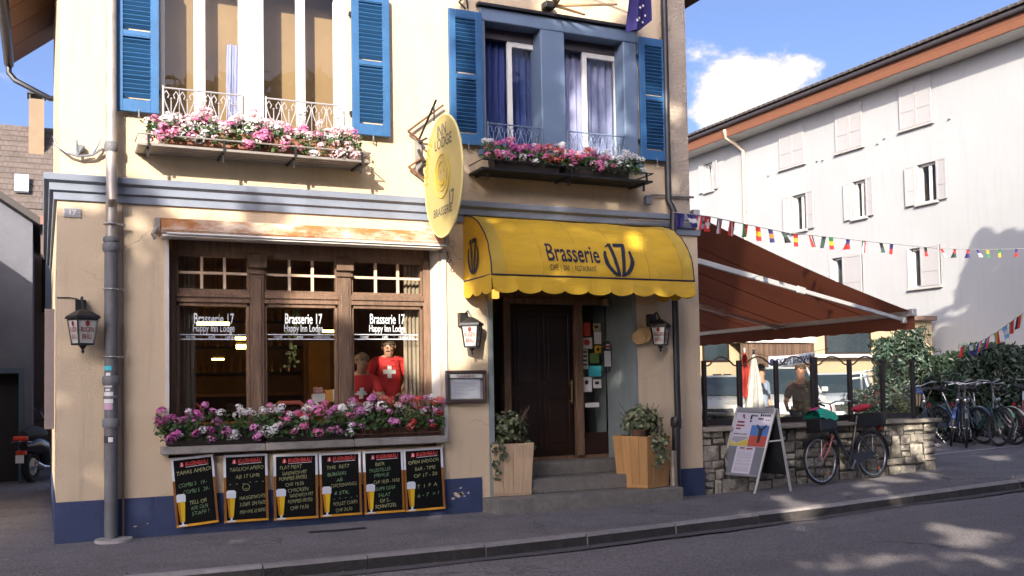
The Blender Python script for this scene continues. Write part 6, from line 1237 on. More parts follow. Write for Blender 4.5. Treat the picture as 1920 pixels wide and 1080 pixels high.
# ------------------------------------------------------------------ red folding arm awning on the side wall
t = thing('terrace_awning', 'large brick red folding arm awning sheltering the terrace', 'awning', (9.9, 3, 2.4))
red_can = mat('red_canvas', (0.24, 0.075, 0.038), 0.8, var=0.10, scale=1.5, trans=0.30, stretch=(0.4, 4, 1), streak=0.15)
A0, A1 = V((7.90, 0.06, 3.74)), V((7.90, 6.1, 3.74)); B0 = onY(1708, 584, 0.24); B1 = V((B0.x, 6.1, B0.z-0.02))
MB().grid(lambda u, v: tuple(A0.lerp(B0, u).lerp(A1.lerp(B1, u), v)-V((0, 0, 0.05*math.sin(u*3.14)*(1-0.3*math.sin(v*20)**2)))), 24, 30).build('canvas', red_can, t, smooth=True, fix=False)
for k in range(1, 6): q0, q1 = A0.lerp(A1, k/6), B0.lerp(B1, k/6); MB().tube([q0.lerp(q1, i/12)-V((0, 0, 0.05*math.sin(i/12*3.14)*(1-0.3*math.sin(k/6*20)**2)+0.004)) for i in range(13)], 0.006, 4).build('seam', mat('red_seam', (0.10, 0.03, 0.018), 0.8), t)
MB().beam(B0+V((0.02, -0.06, -0.015)), B1+V((0.02, 0, -0.015)), 0.09, 0.11).build('front_bar', alu, t, bevel=0.01)
MB().grid(lambda u, v: tuple((B0+V((0.05, -0.02, -0.07))).lerp(B1+V((0.05, 0, -0.07)), u)-V((0.012*math.sin(u*60)*v, 0, 0.20*v+0.008*math.sin(u*90)*v))), 80, 4).build('valance', red_can, t, fix=False)
MB().beam(A0+V((-0.01, 0, 0.02)), A1+V((-0.01, 0, 0.02)), 0.10, 0.14).build('roller_box', alu, t)
def arm(s_, e, kfrac, nm='arm'):
    k = s_.lerp(e, kfrac); MB().beam(s_, k, 0.045, 0.075).beam(k-(e-s_).normalized()*0.10, k+(e-s_).normalized()*0.06, 0.06, 0.095).beam(k, e, 0.04, 0.06).lathe([(0.05, -0.05), (0.05, 0.05)], e, 10).build(nm, alu, t, bevel=0.006)
e1_ = onX(1695, 600, B0.x-0.02); s1_ = onX(1312, 489, 7.92); s1_.x = 7.88; arm(s1_, e1_, 0.47)
e2_ = onX(1456, 613, B0.x-0.02); s2_ = onX(1313, 574, 9.2); s2_ = e2_+(s2_-e2_)*((e2_.x-7.95)/(e2_.x-9.2)); arm(s2_, e2_, 0.5)

# closed parasols, banner, terrace furniture
def parasol(label, px, ytop, y, m_, spread, ln):
    p = onY(px, ytop, y); t = thing('closed_parasol', label, 'parasol', (p.x, y, 0.09)); MB().tube([(p.x, y, 0.09), (p.x, y, p.z+0.05)], 0.018, 8).build('pole', alu, t, smooth=True); MB().lathe([(0.2, 0), (0.2, 0.05), (0.04, 0.09)], (p.x, y, 0.09), 14).build('base', mat('cement', ()), t)
    def fn(u, v): a = u*6.2832; r_ = 0.012+spread*v**0.9*(1+0.28*math.sin(a*6+v*2)); return (p.x+r_*math.cos(a), y+r_*math.sin(a), p.z-ln*v+0.03*math.sin(a*6)*v)
    MB().grid(fn, 36, 12).build('canvas', m_, t, smooth=True, fix=False); MB().lathe([(0.0, 0.05), (0.014, 0.03), (0.014, 0.0)], (p.x, y, p.z), 8).build('finial', white_paint, t)
parasol('closed red and orange parasol on the terrace', 1396, 658, 2.2, mat('parasol_red', (0.60, 0.05, 0.03), 0.8, trans=0.4), 0.12, 0.75); parasol('closed white parasol on the terrace beside the red one', 1413, 659, 2.0, mat('parasol_white', (0.72, 0.70, 0.68), 0.8, trans=0.4), 0.13, 0.95)
t = thing('banner', 'white and blue banner with dark letters hung inside the terrace screens', 'banner', onY(1482, 678, 0.9)); a, b, c, d = onY(1441, 690, 0.9), onY(1527, 677, 0.9), onY(1527, 659, 0.9), onY(1441, 668, 0.9)
def bf(u, v): p = a.lerp(b, u).lerp(d.lerp(c, u), v); return (p.x, 0.9+0.02*math.sin(u*12), p.z-0.02*math.sin(u*3.14))
MB().grid(bf, 24, 4).build('cloth', mat('banner_cloth', (0.60, 0.64, 0.72), 0.8, trans=0.2), t, fix=False)
tm = MB(); tv, tf = text_mesh('SKEPS SHOWN', bold=0.02, xs=0.8); x0 = min(q[0] for q in tv); x1 = max(q[0] for q in tv)
def bpos(x, y): p = V(bf(0.17+0.78*(x-x0)/(x1-x0), 0.22+y*0.8)); return (p.x, p.y-0.012, p.z)
tm.add([bpos(q[0], q[1]) for q in tv], tf); em = V(bf(0.08, 0.5)); tm.lathe([(0.0, 0), (0.05, 0.001)], em+V((0, -0.012, 0)), 12, (0, -1, 0)); tm.build('lettering', pc('banner_navy', (0.015, 0.02, 0.08)), t, fix=False)
MB().tube([V(d)+V((-0.3, 0, 0.05)), d], 0.004, 4).tube([c, V(c)+V((0.3, 0, 0.05))], 0.004, 4).build('cord', black_metal, t)
teak = mat('teak', (0.30, 0.17, 0.09), 0.6, var=0.2)
def terrace_table(label, x, y):
    t = thing('terrace_table', label, 'table', (x, y, 0.09)); box('tabletop', teak, t, x-0.4, x+0.4, y-0.4, y+0.4, 0.80, 0.83, bevel=0.008); mb = MB()
    for i in (-1, 1):
        for j in (-1, 1): box('leg', black_metal, t, x+i*0.34-0.02, x+i*0.34+0.02, y+j*0.34-0.02, y+j*0.34+0.02, 0.09, 0.80)
terrace_table('square teak terrace table nearest to the café', 8.7, 2.6); terrace_table('square teak terrace table in the middle of the terrace', 10.1, 2.9); terrace_table('square teak terrace table near the right end of the terrace', 11.2, 2.2)
def terrace_chair(label, x, y, rz, m_):
    t = thing('terrace_chair', label, 'chair', (x, y, 0.09), 'terrace chairs', local=True, rz=rz); MB().box(-0.21, 0.21, -0.21, 0.21, 0.43, 0.46).build('seat', m_, t, bevel=0.01); MB().box(-0.20, 0.20, 0.20, 0.225, 0.58, 0.88).build('backrest', m_, t, bevel=0.01)
    for a in (-1, 1): MB().tube([(a*0.20, -0.19, 0.0), (a*0.20, -0.19, 0.44)], 0.014, 6).build('leg', black_metal, t); MB().tube([(a*0.20, 0.20, 0.0), (a*0.20, 0.215, 0.88)], 0.014, 6).build('leg', black_metal, t)
terrace_chair('white terrace chair left of the middle table', 9.4, 2.8, rad(-90), mat('chair_white', (0.6, 0.58, 0.6), 0.5)); terrace_chair('white terrace chair right of the nearest table', 9.1, 2.2, rad(60), mat('chair_white', ())); terrace_chair('red cushioned terrace chair at the right table', 11.3, 2.9, rad(10), mat('chair_red', (0.45, 0.05, 0.04), 0.7)); terrace_chair('red cushioned terrace chair behind the middle table', 10.3, 3.6, 0, mat('chair_red', ()))
pC = onY(1503, 740, 1.7)
person('suntanned person in a dark brown top standing on the terrace behind the glass', (pC.x, 1.7, 0.02), rad(-60), dict(knl=(0.10, -0.06, 0.50), wrr=(-0.14, -0.30, 1.05), elr=(-0.25, -0.05, 1.12)), mat('brown_top', (0.075, 0.04, 0.03), 0.8), dark_tr, hair_b, sk=skin_d)
pD = onY(1426, 742, 3.3)
person('dark haired person in a pale blue top standing behind the white parasol', (pD.x, 3.3, 0.05), rad(10), dict(), mat('pale_blue_top', (0.35, 0.42, 0.55), 0.8), dark_tr, mat('hair_dark', (0.03, 0.015, 0.012), 0.6), sk=skin)
def potted(label, px, y, zt, n, m_, fl=None):
    p = onY(px, 780, y); t = thing('potted_plant', label, 'plant', (p.x, y, TH+0.05)); z0 = TH+0.05 if y < 0.43 else 0.09; zp = z0+0.16; MB().lathe([(0.08, 0), (0.12, 0.15), (0.125, 0.17)], (p.x, y, z0), 12).build('pot', brown_box, t, smooth=True); mb = MB()
    for i in range(n): d = V((random.gauss(0, 1), random.gauss(0, 1), random.gauss(0, 1))).normalized(); mb.leaf((p.x+d.x*0.20*random.random()**.4, y+d.y*0.16, zp+(zt-zp)*(0.5+0.5*d.z*random.random()**.3)), random.uniform(0.05, 0.09), d+V((0, 0, .5)))
    mb.build('leaves', m_, t, fix=False); MB().tube([(p.x, y, zp-0.02), (p.x+0.02, y, zt*0.6+zp*0.4)], 0.008, 5).build('stem', mat('stem_brown', ()), t)
    if fl:
        for i in range(9): q = bpy.data.objects.new('flower_head', random.choice(HEADS)); COL.objects.link(q); q.parent = t; q.location = (random.uniform(-0.16, 0.16), -0.10, zp-TH-0.05+(zt-zp)*random.uniform(0.5, 0.95)); q.scale = (0.03,)*3; q.material_slots[0].link = 'OBJECT'; q.material_slots[0].material = FC[fl]; ORG[q.name] = V()
potted('leafy pot plant with orange flowers behind the fifth glass screen', 1628, 0.55, 1.35, 260, geran_leaf, 'coral'); potted('yellow green pot plant behind the rightmost glass screen', 1692, 0.6, 1.32, 220, mat('lime_leaf', (0.30, 0.30, 0.06), 0.6, var=0.3, trans=0.3)); potted('tall climbing pot plant behind the third glass screen', 1519, 0.6, 1.85, 130, mat('pale_green_leaf', ()))

# ------------------------------------------------------------------ A-board on the pavement
t = thing('a_board', 'folding pavement sign with a poster and a paper menu on its grey panel', 'sign board', (8.5, -0.45, 0))
fL, fR, tL, tR = onZ(1343, 921, 0.01), onZ(1399, 931, 0.01), onY(1379, 769, -0.36), onY(1437, 772, -0.56)
ex = ((fR-fL).normalized()+(tR-tL).normalized()).normalized(); up_ = ((tL-fL)+(tR-fR)).normalized(); nn = ex.cross(up_).normalized()
if nn.dot(CAM-fL) < 0: nn = -nn
wA = ((fR-fL).length+(tR-tL).length)/2; hA = ((tL-fL).length+(tR-fR).length)/2; Oa = fL
def QA(u, v, d=0.0): return Oa+ex*(u*wA)+up_*(v*hA)+nn*d
def bA(mb, u0, u1, v0, v1, d0, d1): return mb.add([QA(u, v, d) for d in (d0, d1) for v in (v0, v1) for u in (u0, u1)], [(0, 2, 3, 1), (4, 5, 7, 6), (0, 1, 5, 4), (2, 6, 7, 3), (0, 4, 6, 2), (1, 3, 7, 5)])
bA(bA(MB(), 0, 0.05, 0, 1, -0.015, 0.015), 0.95, 1.0, 0, 1, -0.015, 0.015).build('leg', alu, t, bevel=0.004)
bA(bA(MB(), 0.05, 0.95, 0.95, 1.0, -0.015, 0.017), 0.05, 0.95, 0.205, 0.235, -0.015, 0.015).build('rail', mat('grey_rail', (0.22, 0.22, 0.24), 0.5), t, bevel=0.003)
bA(MB(), 0.05, 0.95, 0.235, 0.95, -0.008, 0.004).build('panel', mat('grey_panel', (0.17, 0.18, 0.21), 0.6), t)
lilac_w = mat('poster_white', (0.52, 0.50, 0.60), 0.6, var=0.03)
po = bA(MB(), 0.055, 0.945, 0.55, 0.94, 0.0045, 0.006).build('poster', lilac_w, t); pm2 = bA(MB(), 0.26, 0.72, 0.235, 0.545, 0.0045, 0.006).build('paper_menu', mat('paper_lilac', (0.56, 0.53, 0.62), 0.7, var=0.02), t)
bA(MB(), 0.50, 0.94, 0.68, 0.80, 0.0062, 0.0072).build('poster_blue', pc('poster_blue', (0.06, 0.16, 0.42)), po); bA(MB(), 0.50, 0.94, 0.555, 0.68, 0.0062, 0.0072).build('poster_red', pc('poster_red', (0.42, 0.06, 0.04)), po)
mb = MB(); mb.poly([QA(.06, .555, .0068), QA(.49, .555, .0068), QA(.49, .64, .0068), QA(.20, .575, .0068), QA(.06, .61, .0068)]); mb.build('poster_yellow', pc('poster_yellow', (0.55, 0.42, 0.04)), po, fix=False); mb = MB(); mb.poly([QA(.08, .615, .0066), QA(.22, .585, .0066), QA(.47, .645, .0066), QA(.45, .665, .0066), QA(.10, .66, .0066)]); mb.build('poster_grey', pc('poster_grey', (0.30, 0.29, 0.33)), po, fix=False)
tm = MB(); rt = MB()
for v, u0, u1, h in ((.90, .44, .60, .022), (.905, .66, .92, .03), (.865, .62, .76, .026), (.86, .80, .92, .010), (.865, .42, .48, .05), (.83, .43, .48, .04), (.685, .10, .44, .014)): 
    n = max(1, int((u1-u0)/0.045))
    for k in range(n): a = u0+(u1-u0)*k/n; bA(tm, a, a+(u1-u0)/n*0.8, v, v+h*random.uniform(.7, 1), 0.0062, 0.0070)
for v, u0, u1, h in ((.89, .22, .27, .03), (.87, .25, .29, .022), (.82, .12, .30, .022), (.78, .11, .32, .02), (.745, .12, .24, .018)): bA(rt, u0, u1, v, v+h, 0.0062, 0.0070)
mb = MB(); mb.poly([QA(.62, .80, .0078), QA(.70, .745, .0078), QA(.72, .60, .0078), QA(.78, .60, .0078), QA(.80, .745, .0078), QA(.88, .80, .0078), QA(.86, .815, .0078), QA(.76, .77, .0078), QA(.72, .77, .0078), QA(.64, .815, .0078)]); mb.build('poster_figure', pc('black', ()), po, fix=False)
tm.build('poster_print', pc('black', ()), po); rt.build('poster_print', maroon, po)
tm = MB(); v = 0.515
while v > 0.25:
    u = 0.31
    while u < 0.66: w_ = random.uniform(0.02, 0.07); bA(tm, u, min(u+w_, 0.67), v, v+0.005, 0.0062, 0.0068); u += w_+0.015
    v -= random.choice((0.012, 0.012, 0.022))
tm.build('menu_print', pc('grey', ()), pm2); tm = MB(); bA(tm, 0.34, 0.46, 0.523, 0.538, 0.0062, 0.0068); bA(tm, 0.50, 0.66, 0.520, 0.535, 0.0062, 0.0068); tm.build('menu_print', maroon, pm2)
rL, rR = onZ(1423, 915, 0.03), onZ(1483, 921, 0.03); hL, hR = onY(1443, 770, -0.34), tR+V((0.03, 0.03, 0.0))
hL = QA(0.02, 1.0, -0.03); hR = QA(0.98, 1.0, -0.03); rL2 = rL
MB().beam(hL, rL2, 0.03, 0.03).beam(hR, rR, 0.03, 0.03).beam(hR.lerp(rR, 0.38), QA(0.975, 0.62, -0.02), 0.012, 0.022).build('rear_leg', alu, t, bevel=0.004)
MB().add([hL.lerp(rL2, 0.03)+V((0, 0, 0)), hR.lerp(rR, 0.03), hR.lerp(rR, 0.80), hL.lerp(rL2, 0.80)], [(0, 1, 2, 3)]).build('rear_panel', black_metal, t, solid=0.006)

# ------------------------------------------------------------------ bicycles
tyre_m = mat('rubber', (0.018, 0.018, 0.018), 0.8); bframe = mat('bike_black', (0.02, 0.018, 0.022), 0.35, var=0.1, coat=0.3); chrome = mat('chrome', (0.40, 0.39, 0.38), 0.28, metal=0.95); red_cov = mat('red_saddle', (0.45, 0.03, 0.05), 0.45, var=0.1); grip_m = mat('grip', (0.025, 0.025, 0.025), 0.7)
def make_bike(label, frame_m, detailed=True, group=None, rim_m=None):
    t = thing('bicycle', label, 'bicycle', (0, 0, 0), group, local=True); Rw = 0.335; wb = 1.06; rim_m = rim_m or chrome
    for nm_, cx in (('front_wheel', 0.0), ('rear_wheel', wb)):
        c = V((cx, 0, Rw)); ring = lambda r_: [c+V((r_*math.cos(6.2832*k/40), 0, r_*math.sin(6.2832*k/40))) for k in range(40)]
        wh = MB().tube([c+V((0, -0.05, 0)), c+V((0, 0.05, 0))], 0.022, 10).build(nm_, chrome, t, smooth=True)
        MB().tube(ring(Rw-0.019), 0.019, 7, True).build('tyre', tyre_m, wh, smooth=True); MB().tube(ring(Rw-0.045), 0.012, 6, True).build('rim', rim_m, wh, smooth=True)
        sm = MB()
        for k in range(28): a = 6.2832*k/28; s_ = 0.035*(1 if k % 2 else -1); sm.tube([c+V((0.02*math.cos(a+1.2), s_, 0.02*math.sin(a+1.2))), c+V(((Rw-0.05)*math.cos(a), 0, (Rw-0.05)*math.sin(a)))], 0.0016, 3)
        sm.build('spokes', chrome, wh)
        fm_ = MB(); a0, a1 = (-15, 160) if cx == 0 else (-20, 175); a0, a1 = (5, 165)
        pts = arc(c, X3, Z3, Rw+0.022, a0 if cx else 15, a1 if cx else 190, 18) if cx == 0 else arc(c, X3, Z3, Rw+0.022, -12, 165, 18)
        if cx == 0: pts = arc(c, X3, Z3, Rw+0.022, 30-45, 150, 18)
        for i in range(len(pts)-1): fm_.beam(pts[i], pts[i+1], 0.052, 0.004, (pts[i]-c))
        fm_.build('mudguard', frame_m, t, smooth=True)
        if detailed: MB().lathe([(0.0, -0.003), (0.022, -0.003), (0.022, 0.003), (0.0, 0.003)], c+V((0.10, -0.02, -0.20 if cx == 0 else -0.2)), 8, (0, 1, 0)).build('reflector', mat('reflector', (0.55, 0.12, 0.02), 0.3), wh)
    head_t, head_b = V((0.30, 0, 0.86)), V((0.255, 0, 0.66)); bb = V((0.60, 0, 0.29)); st = V((0.80, 0, 0.78)); ax = V((wb, 0, Rw))
    fr = MB().tube([head_b, head_t], 0.021, 10).tube([head_t.lerp(head_b, 0.35), V((0.42, 0, 0.56)), bb+V((-0.05, 0, 0.04)), bb], 0.030, 10).tube([bb, st], 0.019, 9).tube([st.lerp(bb, 0.55), V((0.60, 0, 0.38)), V((0.44, 0, 0.50))], 0.014, 8)
    for s_ in (-1, 1): fr.tube([bb+V((0, s_*0.03, 0)), ax+V((0, s_*0.055, 0))], 0.011, 7).tube([st.lerp(bb, 0.25)+V((0, s_*0.02, 0)), ax+V((0, s_*0.055, 0))], 0.009, 7)
    fr.build('frame', frame_m, t, smooth=True)
    fk = MB()
    for s_ in (-1, 1): fk.tube([head_b+V((-0.005, s_*0.045, -0.01)), V((0.12, s_*0.05, 0.45)), V((0.0, s_*0.05, Rw))], [0.014, 0.013, 0.010], 7)
    fk.tube([head_b+V((0, -0.05, 0)), head_b+V((0, 0.05, 0))], 0.016, 7); fk.build('fork', mat('salmon_fork', (0.42, 0.12, 0.11), 0.4) if detailed else frame_m, t, smooth=True)
    MB().tube([head_t, V((0.325, 0, 1.02)), V((0.31, 0, 1.10))], 0.013, 8).build('stem', mat('salmon_fork', (0.42, 0.12, 0.11), 0.4) if detailed else chrome, t, smooth=True)
    hb = [V((0.52, 0.29, 1.08)), V((0.38, 0.28, 1.12)), V((0.29, 0.14, 1.13)), V((0.31, 0.0, 1.10)), V((0.29, -0.14, 1.13)), V((0.38, -0.28, 1.12)), V((0.52, -0.29, 1.08))]
    MB().tube(hb, 0.011, 8).build('handlebar', chrome, t, smooth=True)
    for s_ in (0, 6): MB().tube([hb[s_], hb[s_].lerp(hb[1 if s_ == 0 else 5], 0.8)], 0.017, 8).build('grip', grip_m, t, smooth=True)
    MB().tube([st, V((0.875, 0, 0.97))], 0.013, 8).build('seat_post', chrome, t, smooth=True)
    def sd_(u, v): a = u*6.2832; x = v; wv = 0.035+0.085*smoothstep(0.25, 0.95, x); return (0.76+0.29*x, wv*math.cos(a), 1.00+0.03*x+(0.045 if math.sin(a) > 0 else 0.06)*math.sin(a)*(1-abs(2*x-1)**5))
    MB().grid(sd_, 16, 12).build('saddle', red_cov if detailed else grip_m, t, smooth=True, fix=False)
    rk = MB()
    for s_ in (-1, 1): rk.tube([V((0.84, s_*0.055, 0.735)), V((1.28, s_*0.055, 0.735))], 0.006, 6).tube([V((1.18, s_*0.055, 0.735)), V((wb, s_*0.06, Rw))], 0.005, 5)
    for k in range(4): rk.tube([V((0.86+k*0.14, -0.055, 0.735)), V((0.86+k*0.14, 0.055, 0.735))], 0.005, 5)
    rk.build('rack', black_metal, t, smooth=True)
    cr = MB().lathe([(0.0, -0.004), (0.095, -0.004), (0.095, 0.004), (0.0, 0.004)], bb+V((0, -0.055, 0)), 22, (0, 1, 0)); cr.build('chain_guard', bframe, t); cr = MB().prism([bb+V((-0.02, -0.07, 0.09)), V((1.0, -0.07, Rw+0.05)), V((1.0, -0.07, Rw-0.03)), bb+V((-0.02, -0.07, -0.09))], (0, 0.02, 0)); cr.build('chain_case', bframe, t)
    cm = MB().beam(bb+V((0, -0.09, 0)), bb+V((-0.10, -0.09, -0.13)), 0.012, 0.024).beam(bb+V((0, 0.09, 0)), bb+V((0.10, 0.09, 0.13)), 0.012, 0.024); cm.build('crank', chrome, t)
    for s_ in (-1, 1): box('pedal', black_metal, t, bb.x+s_*0.10-0.05, bb.x+s_*0.10+0.05, s_*0.13-0.035, s_*0.13+0.035, bb.z+s_*0.13-0.01, bb.z+s_*0.13+0.012)
    MB().tube([bb+V((0.06, -0.05, -0.02)), V((0.66, -0.17, 0.01))], 0.010, 6).build('kickstand', chrome, t, smooth=True)
    MB().lathe([(0.02, 0.04), (0.04, 0.02), (0.042, 0.0), (0.03, -0.006)], (0.20, 0, 0.80), 10, (1, 0, 0.1)).build('headlight', chrome, t, smooth=True)
    box('tail_light', mat('tail_red', (0.5, 0.03, 0.02), 0.3), t, 1.285, 1.31, -0.03, 0.03, 0.67, 0.74)
    MB().lathe([(0.0, 0), (0.035, 0.005), (0.035, 0.02), (0.0, 0.035)], (0.35, -0.20, 1.13), 10).build('bell', chrome, t, smooth=True)
    return t
bp = onZ(1543, 905, gz(9.6)); bz = 0.0
for _ in range(3): bp = onZ(1543, 905, gz(bp.x))
bq = onZ(1650, 899, gz(10.6)); bang = math.atan2(bq.y-bp.y, bq.x-bp.x)
bike = make_bike('black bicycle with red saddle and green and pink cover at the terrace wall', bframe); bike.location = (9.65, -0.26, gz(9.65)+0.004); bike.rotation_euler = (rad(-4), -math.atan2(0.028, 1), rad(6))
def fc(u, v): a = u*3.14159; x = -0.02+0.35*v; return (x-0.06, -0.15*math.cos(a)*(1+0.08*math.sin(v*9)), 0.94-0.02+0.14*max(0.0, math.sin(a))**0.6*(0.7+0.4*math.sin(v*3.0))-0.05*v+0.012*math.sin(v*14+u*5))
MB().box(-0.08, 0.28, -0.14, 0.14, 0.72, 0.74).box(-0.07, 0.27, -0.13, 0.13, 0.741, 0.915).build('front_basket', black_metal, bike, bevel=0.01)
MB().grid(fc, 20, 14).build('rain_cover', mat('green_cover', (0.02, 0.36, 0.24), 0.45, var=0.15), bike, smooth=True, fix=False)
MB().grid(lambda u, v: V(fc(0.42+0.30*u, v))+V((0, 0, 0.007)), 8, 14).build('rain_cover_band', mat('pink_cover', (0.55, 0.04, 0.22), 0.45, var=0.1), bike, smooth=True, fix=False)
MB().add([(0.86, -0.10, 0.745), (1.30, -0.10, 0.745), (1.30, 0.10, 0.745), (0.86, 0.10, 0.745), (0.84, -0.13, 0.93), (1.33, -0.13, 0.93), (1.33, 0.13, 0.93), (0.84, 0.13, 0.93)], [(0, 1, 2, 3), (0, 1, 5, 4), (1, 2, 6, 5), (2, 3, 7, 6), (3, 0, 4, 7)]).build('rear_basket', mat('basket_black', (0.015, 0.015, 0.016), 0.7), bike, solid=0.012)
rb = []
cols = [('black', (0.02, 0.02, 0.025)), ('dark blue', (0.02, 0.04, 0.13)), ('black and silver', (0.05, 0.05, 0.055)), ('blue grey', (0.06, 0.09, 0.16)), ('dark green', (0.02, 0.06, 0.05)), ('silver', (0.18, 0.185, 0.21)), ('dark red', (0.14, 0.02, 0.02))]
proto = None; proto_m = mat('row_bike_paint', (0.02, 0.02, 0.025), 0.35, coat=0.4)
where = ['at the left end of the row, next to the terrace wall', 'second from the left in the row before the hedge', 'third from the left in the row before the hedge', 'in the middle of the row before the hedge', 'just right of the middle of the row before the hedge', 'second from the right in the row before the hedge', 'at the right end of the row, cut by the picture edge']
for i, px in enumerate((1752, 1783, 1812, 1845, 1872, 1903, 1934)):
    b0_ = onZ(px, 838+random.uniform(-3, 3), gz(15)); lab = f'{cols[i][0]} bicycle {where[i]}'
    if proto is None: proto = make_bike(lab, proto_m, False, 'bicycles parked in a row before the hedge', mat('dull_rim', (0.06, 0.06, 0.065), 0.5, metal=0.5)); o = proto
    else:
        o = copy_tree(proto); o['label'] = lab; recolour(o, proto_m, mat('row_bike_'+cols[i][0].replace(' ', '_'), cols[i][1], 0.35, coat=0.4))
    o.location = (b0_.x, b0_.y, gz(b0_.x)); o.rotation_euler = (rad(random.uniform(-11, 11)), 0, rad(62+random.uniform(-30, 30))); o.scale = (1.06,)*3

# ------------------------------------------------------------------ hedges
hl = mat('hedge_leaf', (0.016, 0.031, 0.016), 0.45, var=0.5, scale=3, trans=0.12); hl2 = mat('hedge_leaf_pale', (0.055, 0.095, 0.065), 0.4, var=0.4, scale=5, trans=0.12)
def shrub(label, pts, zb_, h, wd, n, name='hedge', ls=0.13):
    a = V(pts[0]); t = thing(name, label, 'hedge' if name == 'hedge' else 'bush', (a.x, a.y, zb_)); mb, m2, sm = MB(), MB(), MB(); segs = len(pts)-1
    for i in range(n):
        k = random.random()*segs; j = min(int(k), segs-1); c = V(pts[j]).lerp(V(pts[j+1]), k-j); v = random.random()**0.8; hh = h*(0.88+0.30*mnoise.noise(V((c.x*1.1, c.y*1.1, 2)))+0.12*mnoise.noise(V((c.x*4, c.y*4, 5))))
        r_ = wd*(0.75+0.4*mnoise.noise(V((c.x*1.6, c.y*1.6, v*3))))*(1-0.45*max(0, v-0.6)/0.4); a_ = random.uniform(0, 6.28); q_ = random.uniform(0.55, 1.0)
        p = c+V((r_*q_*math.cos(a_), r_*q_*math.sin(a_), hh*v)); p.z += zb_+0.05
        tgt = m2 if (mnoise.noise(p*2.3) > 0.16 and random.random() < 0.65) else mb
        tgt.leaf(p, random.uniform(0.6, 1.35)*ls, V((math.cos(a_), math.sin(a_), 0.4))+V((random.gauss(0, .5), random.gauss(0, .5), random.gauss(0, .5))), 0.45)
    for i in range(30*segs):
        k = random.random()*segs; j = min(int(k), segs-1); c = V(pts[j]).lerp(V(pts[j+1]), k-j); a_ = random.uniform(0, 6.28); z_ = c.z+zb_; sm.tube([V((c.x, c.y, zb_-0.05)), V((c.x+0.3*wd*math.cos(a_), c.y+0.3*wd*math.sin(a_), zb_+h*0.4)), V((c.x+0.6*wd*math.cos(a_), c.y+0.6*wd*math.sin(a_), zb_+h*random.uniform(.5, .72)))], [0.03, 0.018, 0.006], 5)
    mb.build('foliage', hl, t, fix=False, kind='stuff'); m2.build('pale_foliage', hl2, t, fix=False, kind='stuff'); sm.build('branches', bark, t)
hz = gz(17)
def gp(px, d): r_ = ray(px, 707).normalized(); k = d/r_.dot(F); p = CAM+r_*k; return (p.x, p.y, 0)
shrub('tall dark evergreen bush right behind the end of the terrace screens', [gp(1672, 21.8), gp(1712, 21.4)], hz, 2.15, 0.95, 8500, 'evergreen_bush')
shrub('long dark evergreen hedge behind the parked bicycles', [gp(1715, 22.4), gp(1790, 22.0), gp(1860, 21.6), gp(1930, 21.2), gp(2010, 20.8), gp(2090, 20.4)], hz, 2.05, 0.95, 26000)

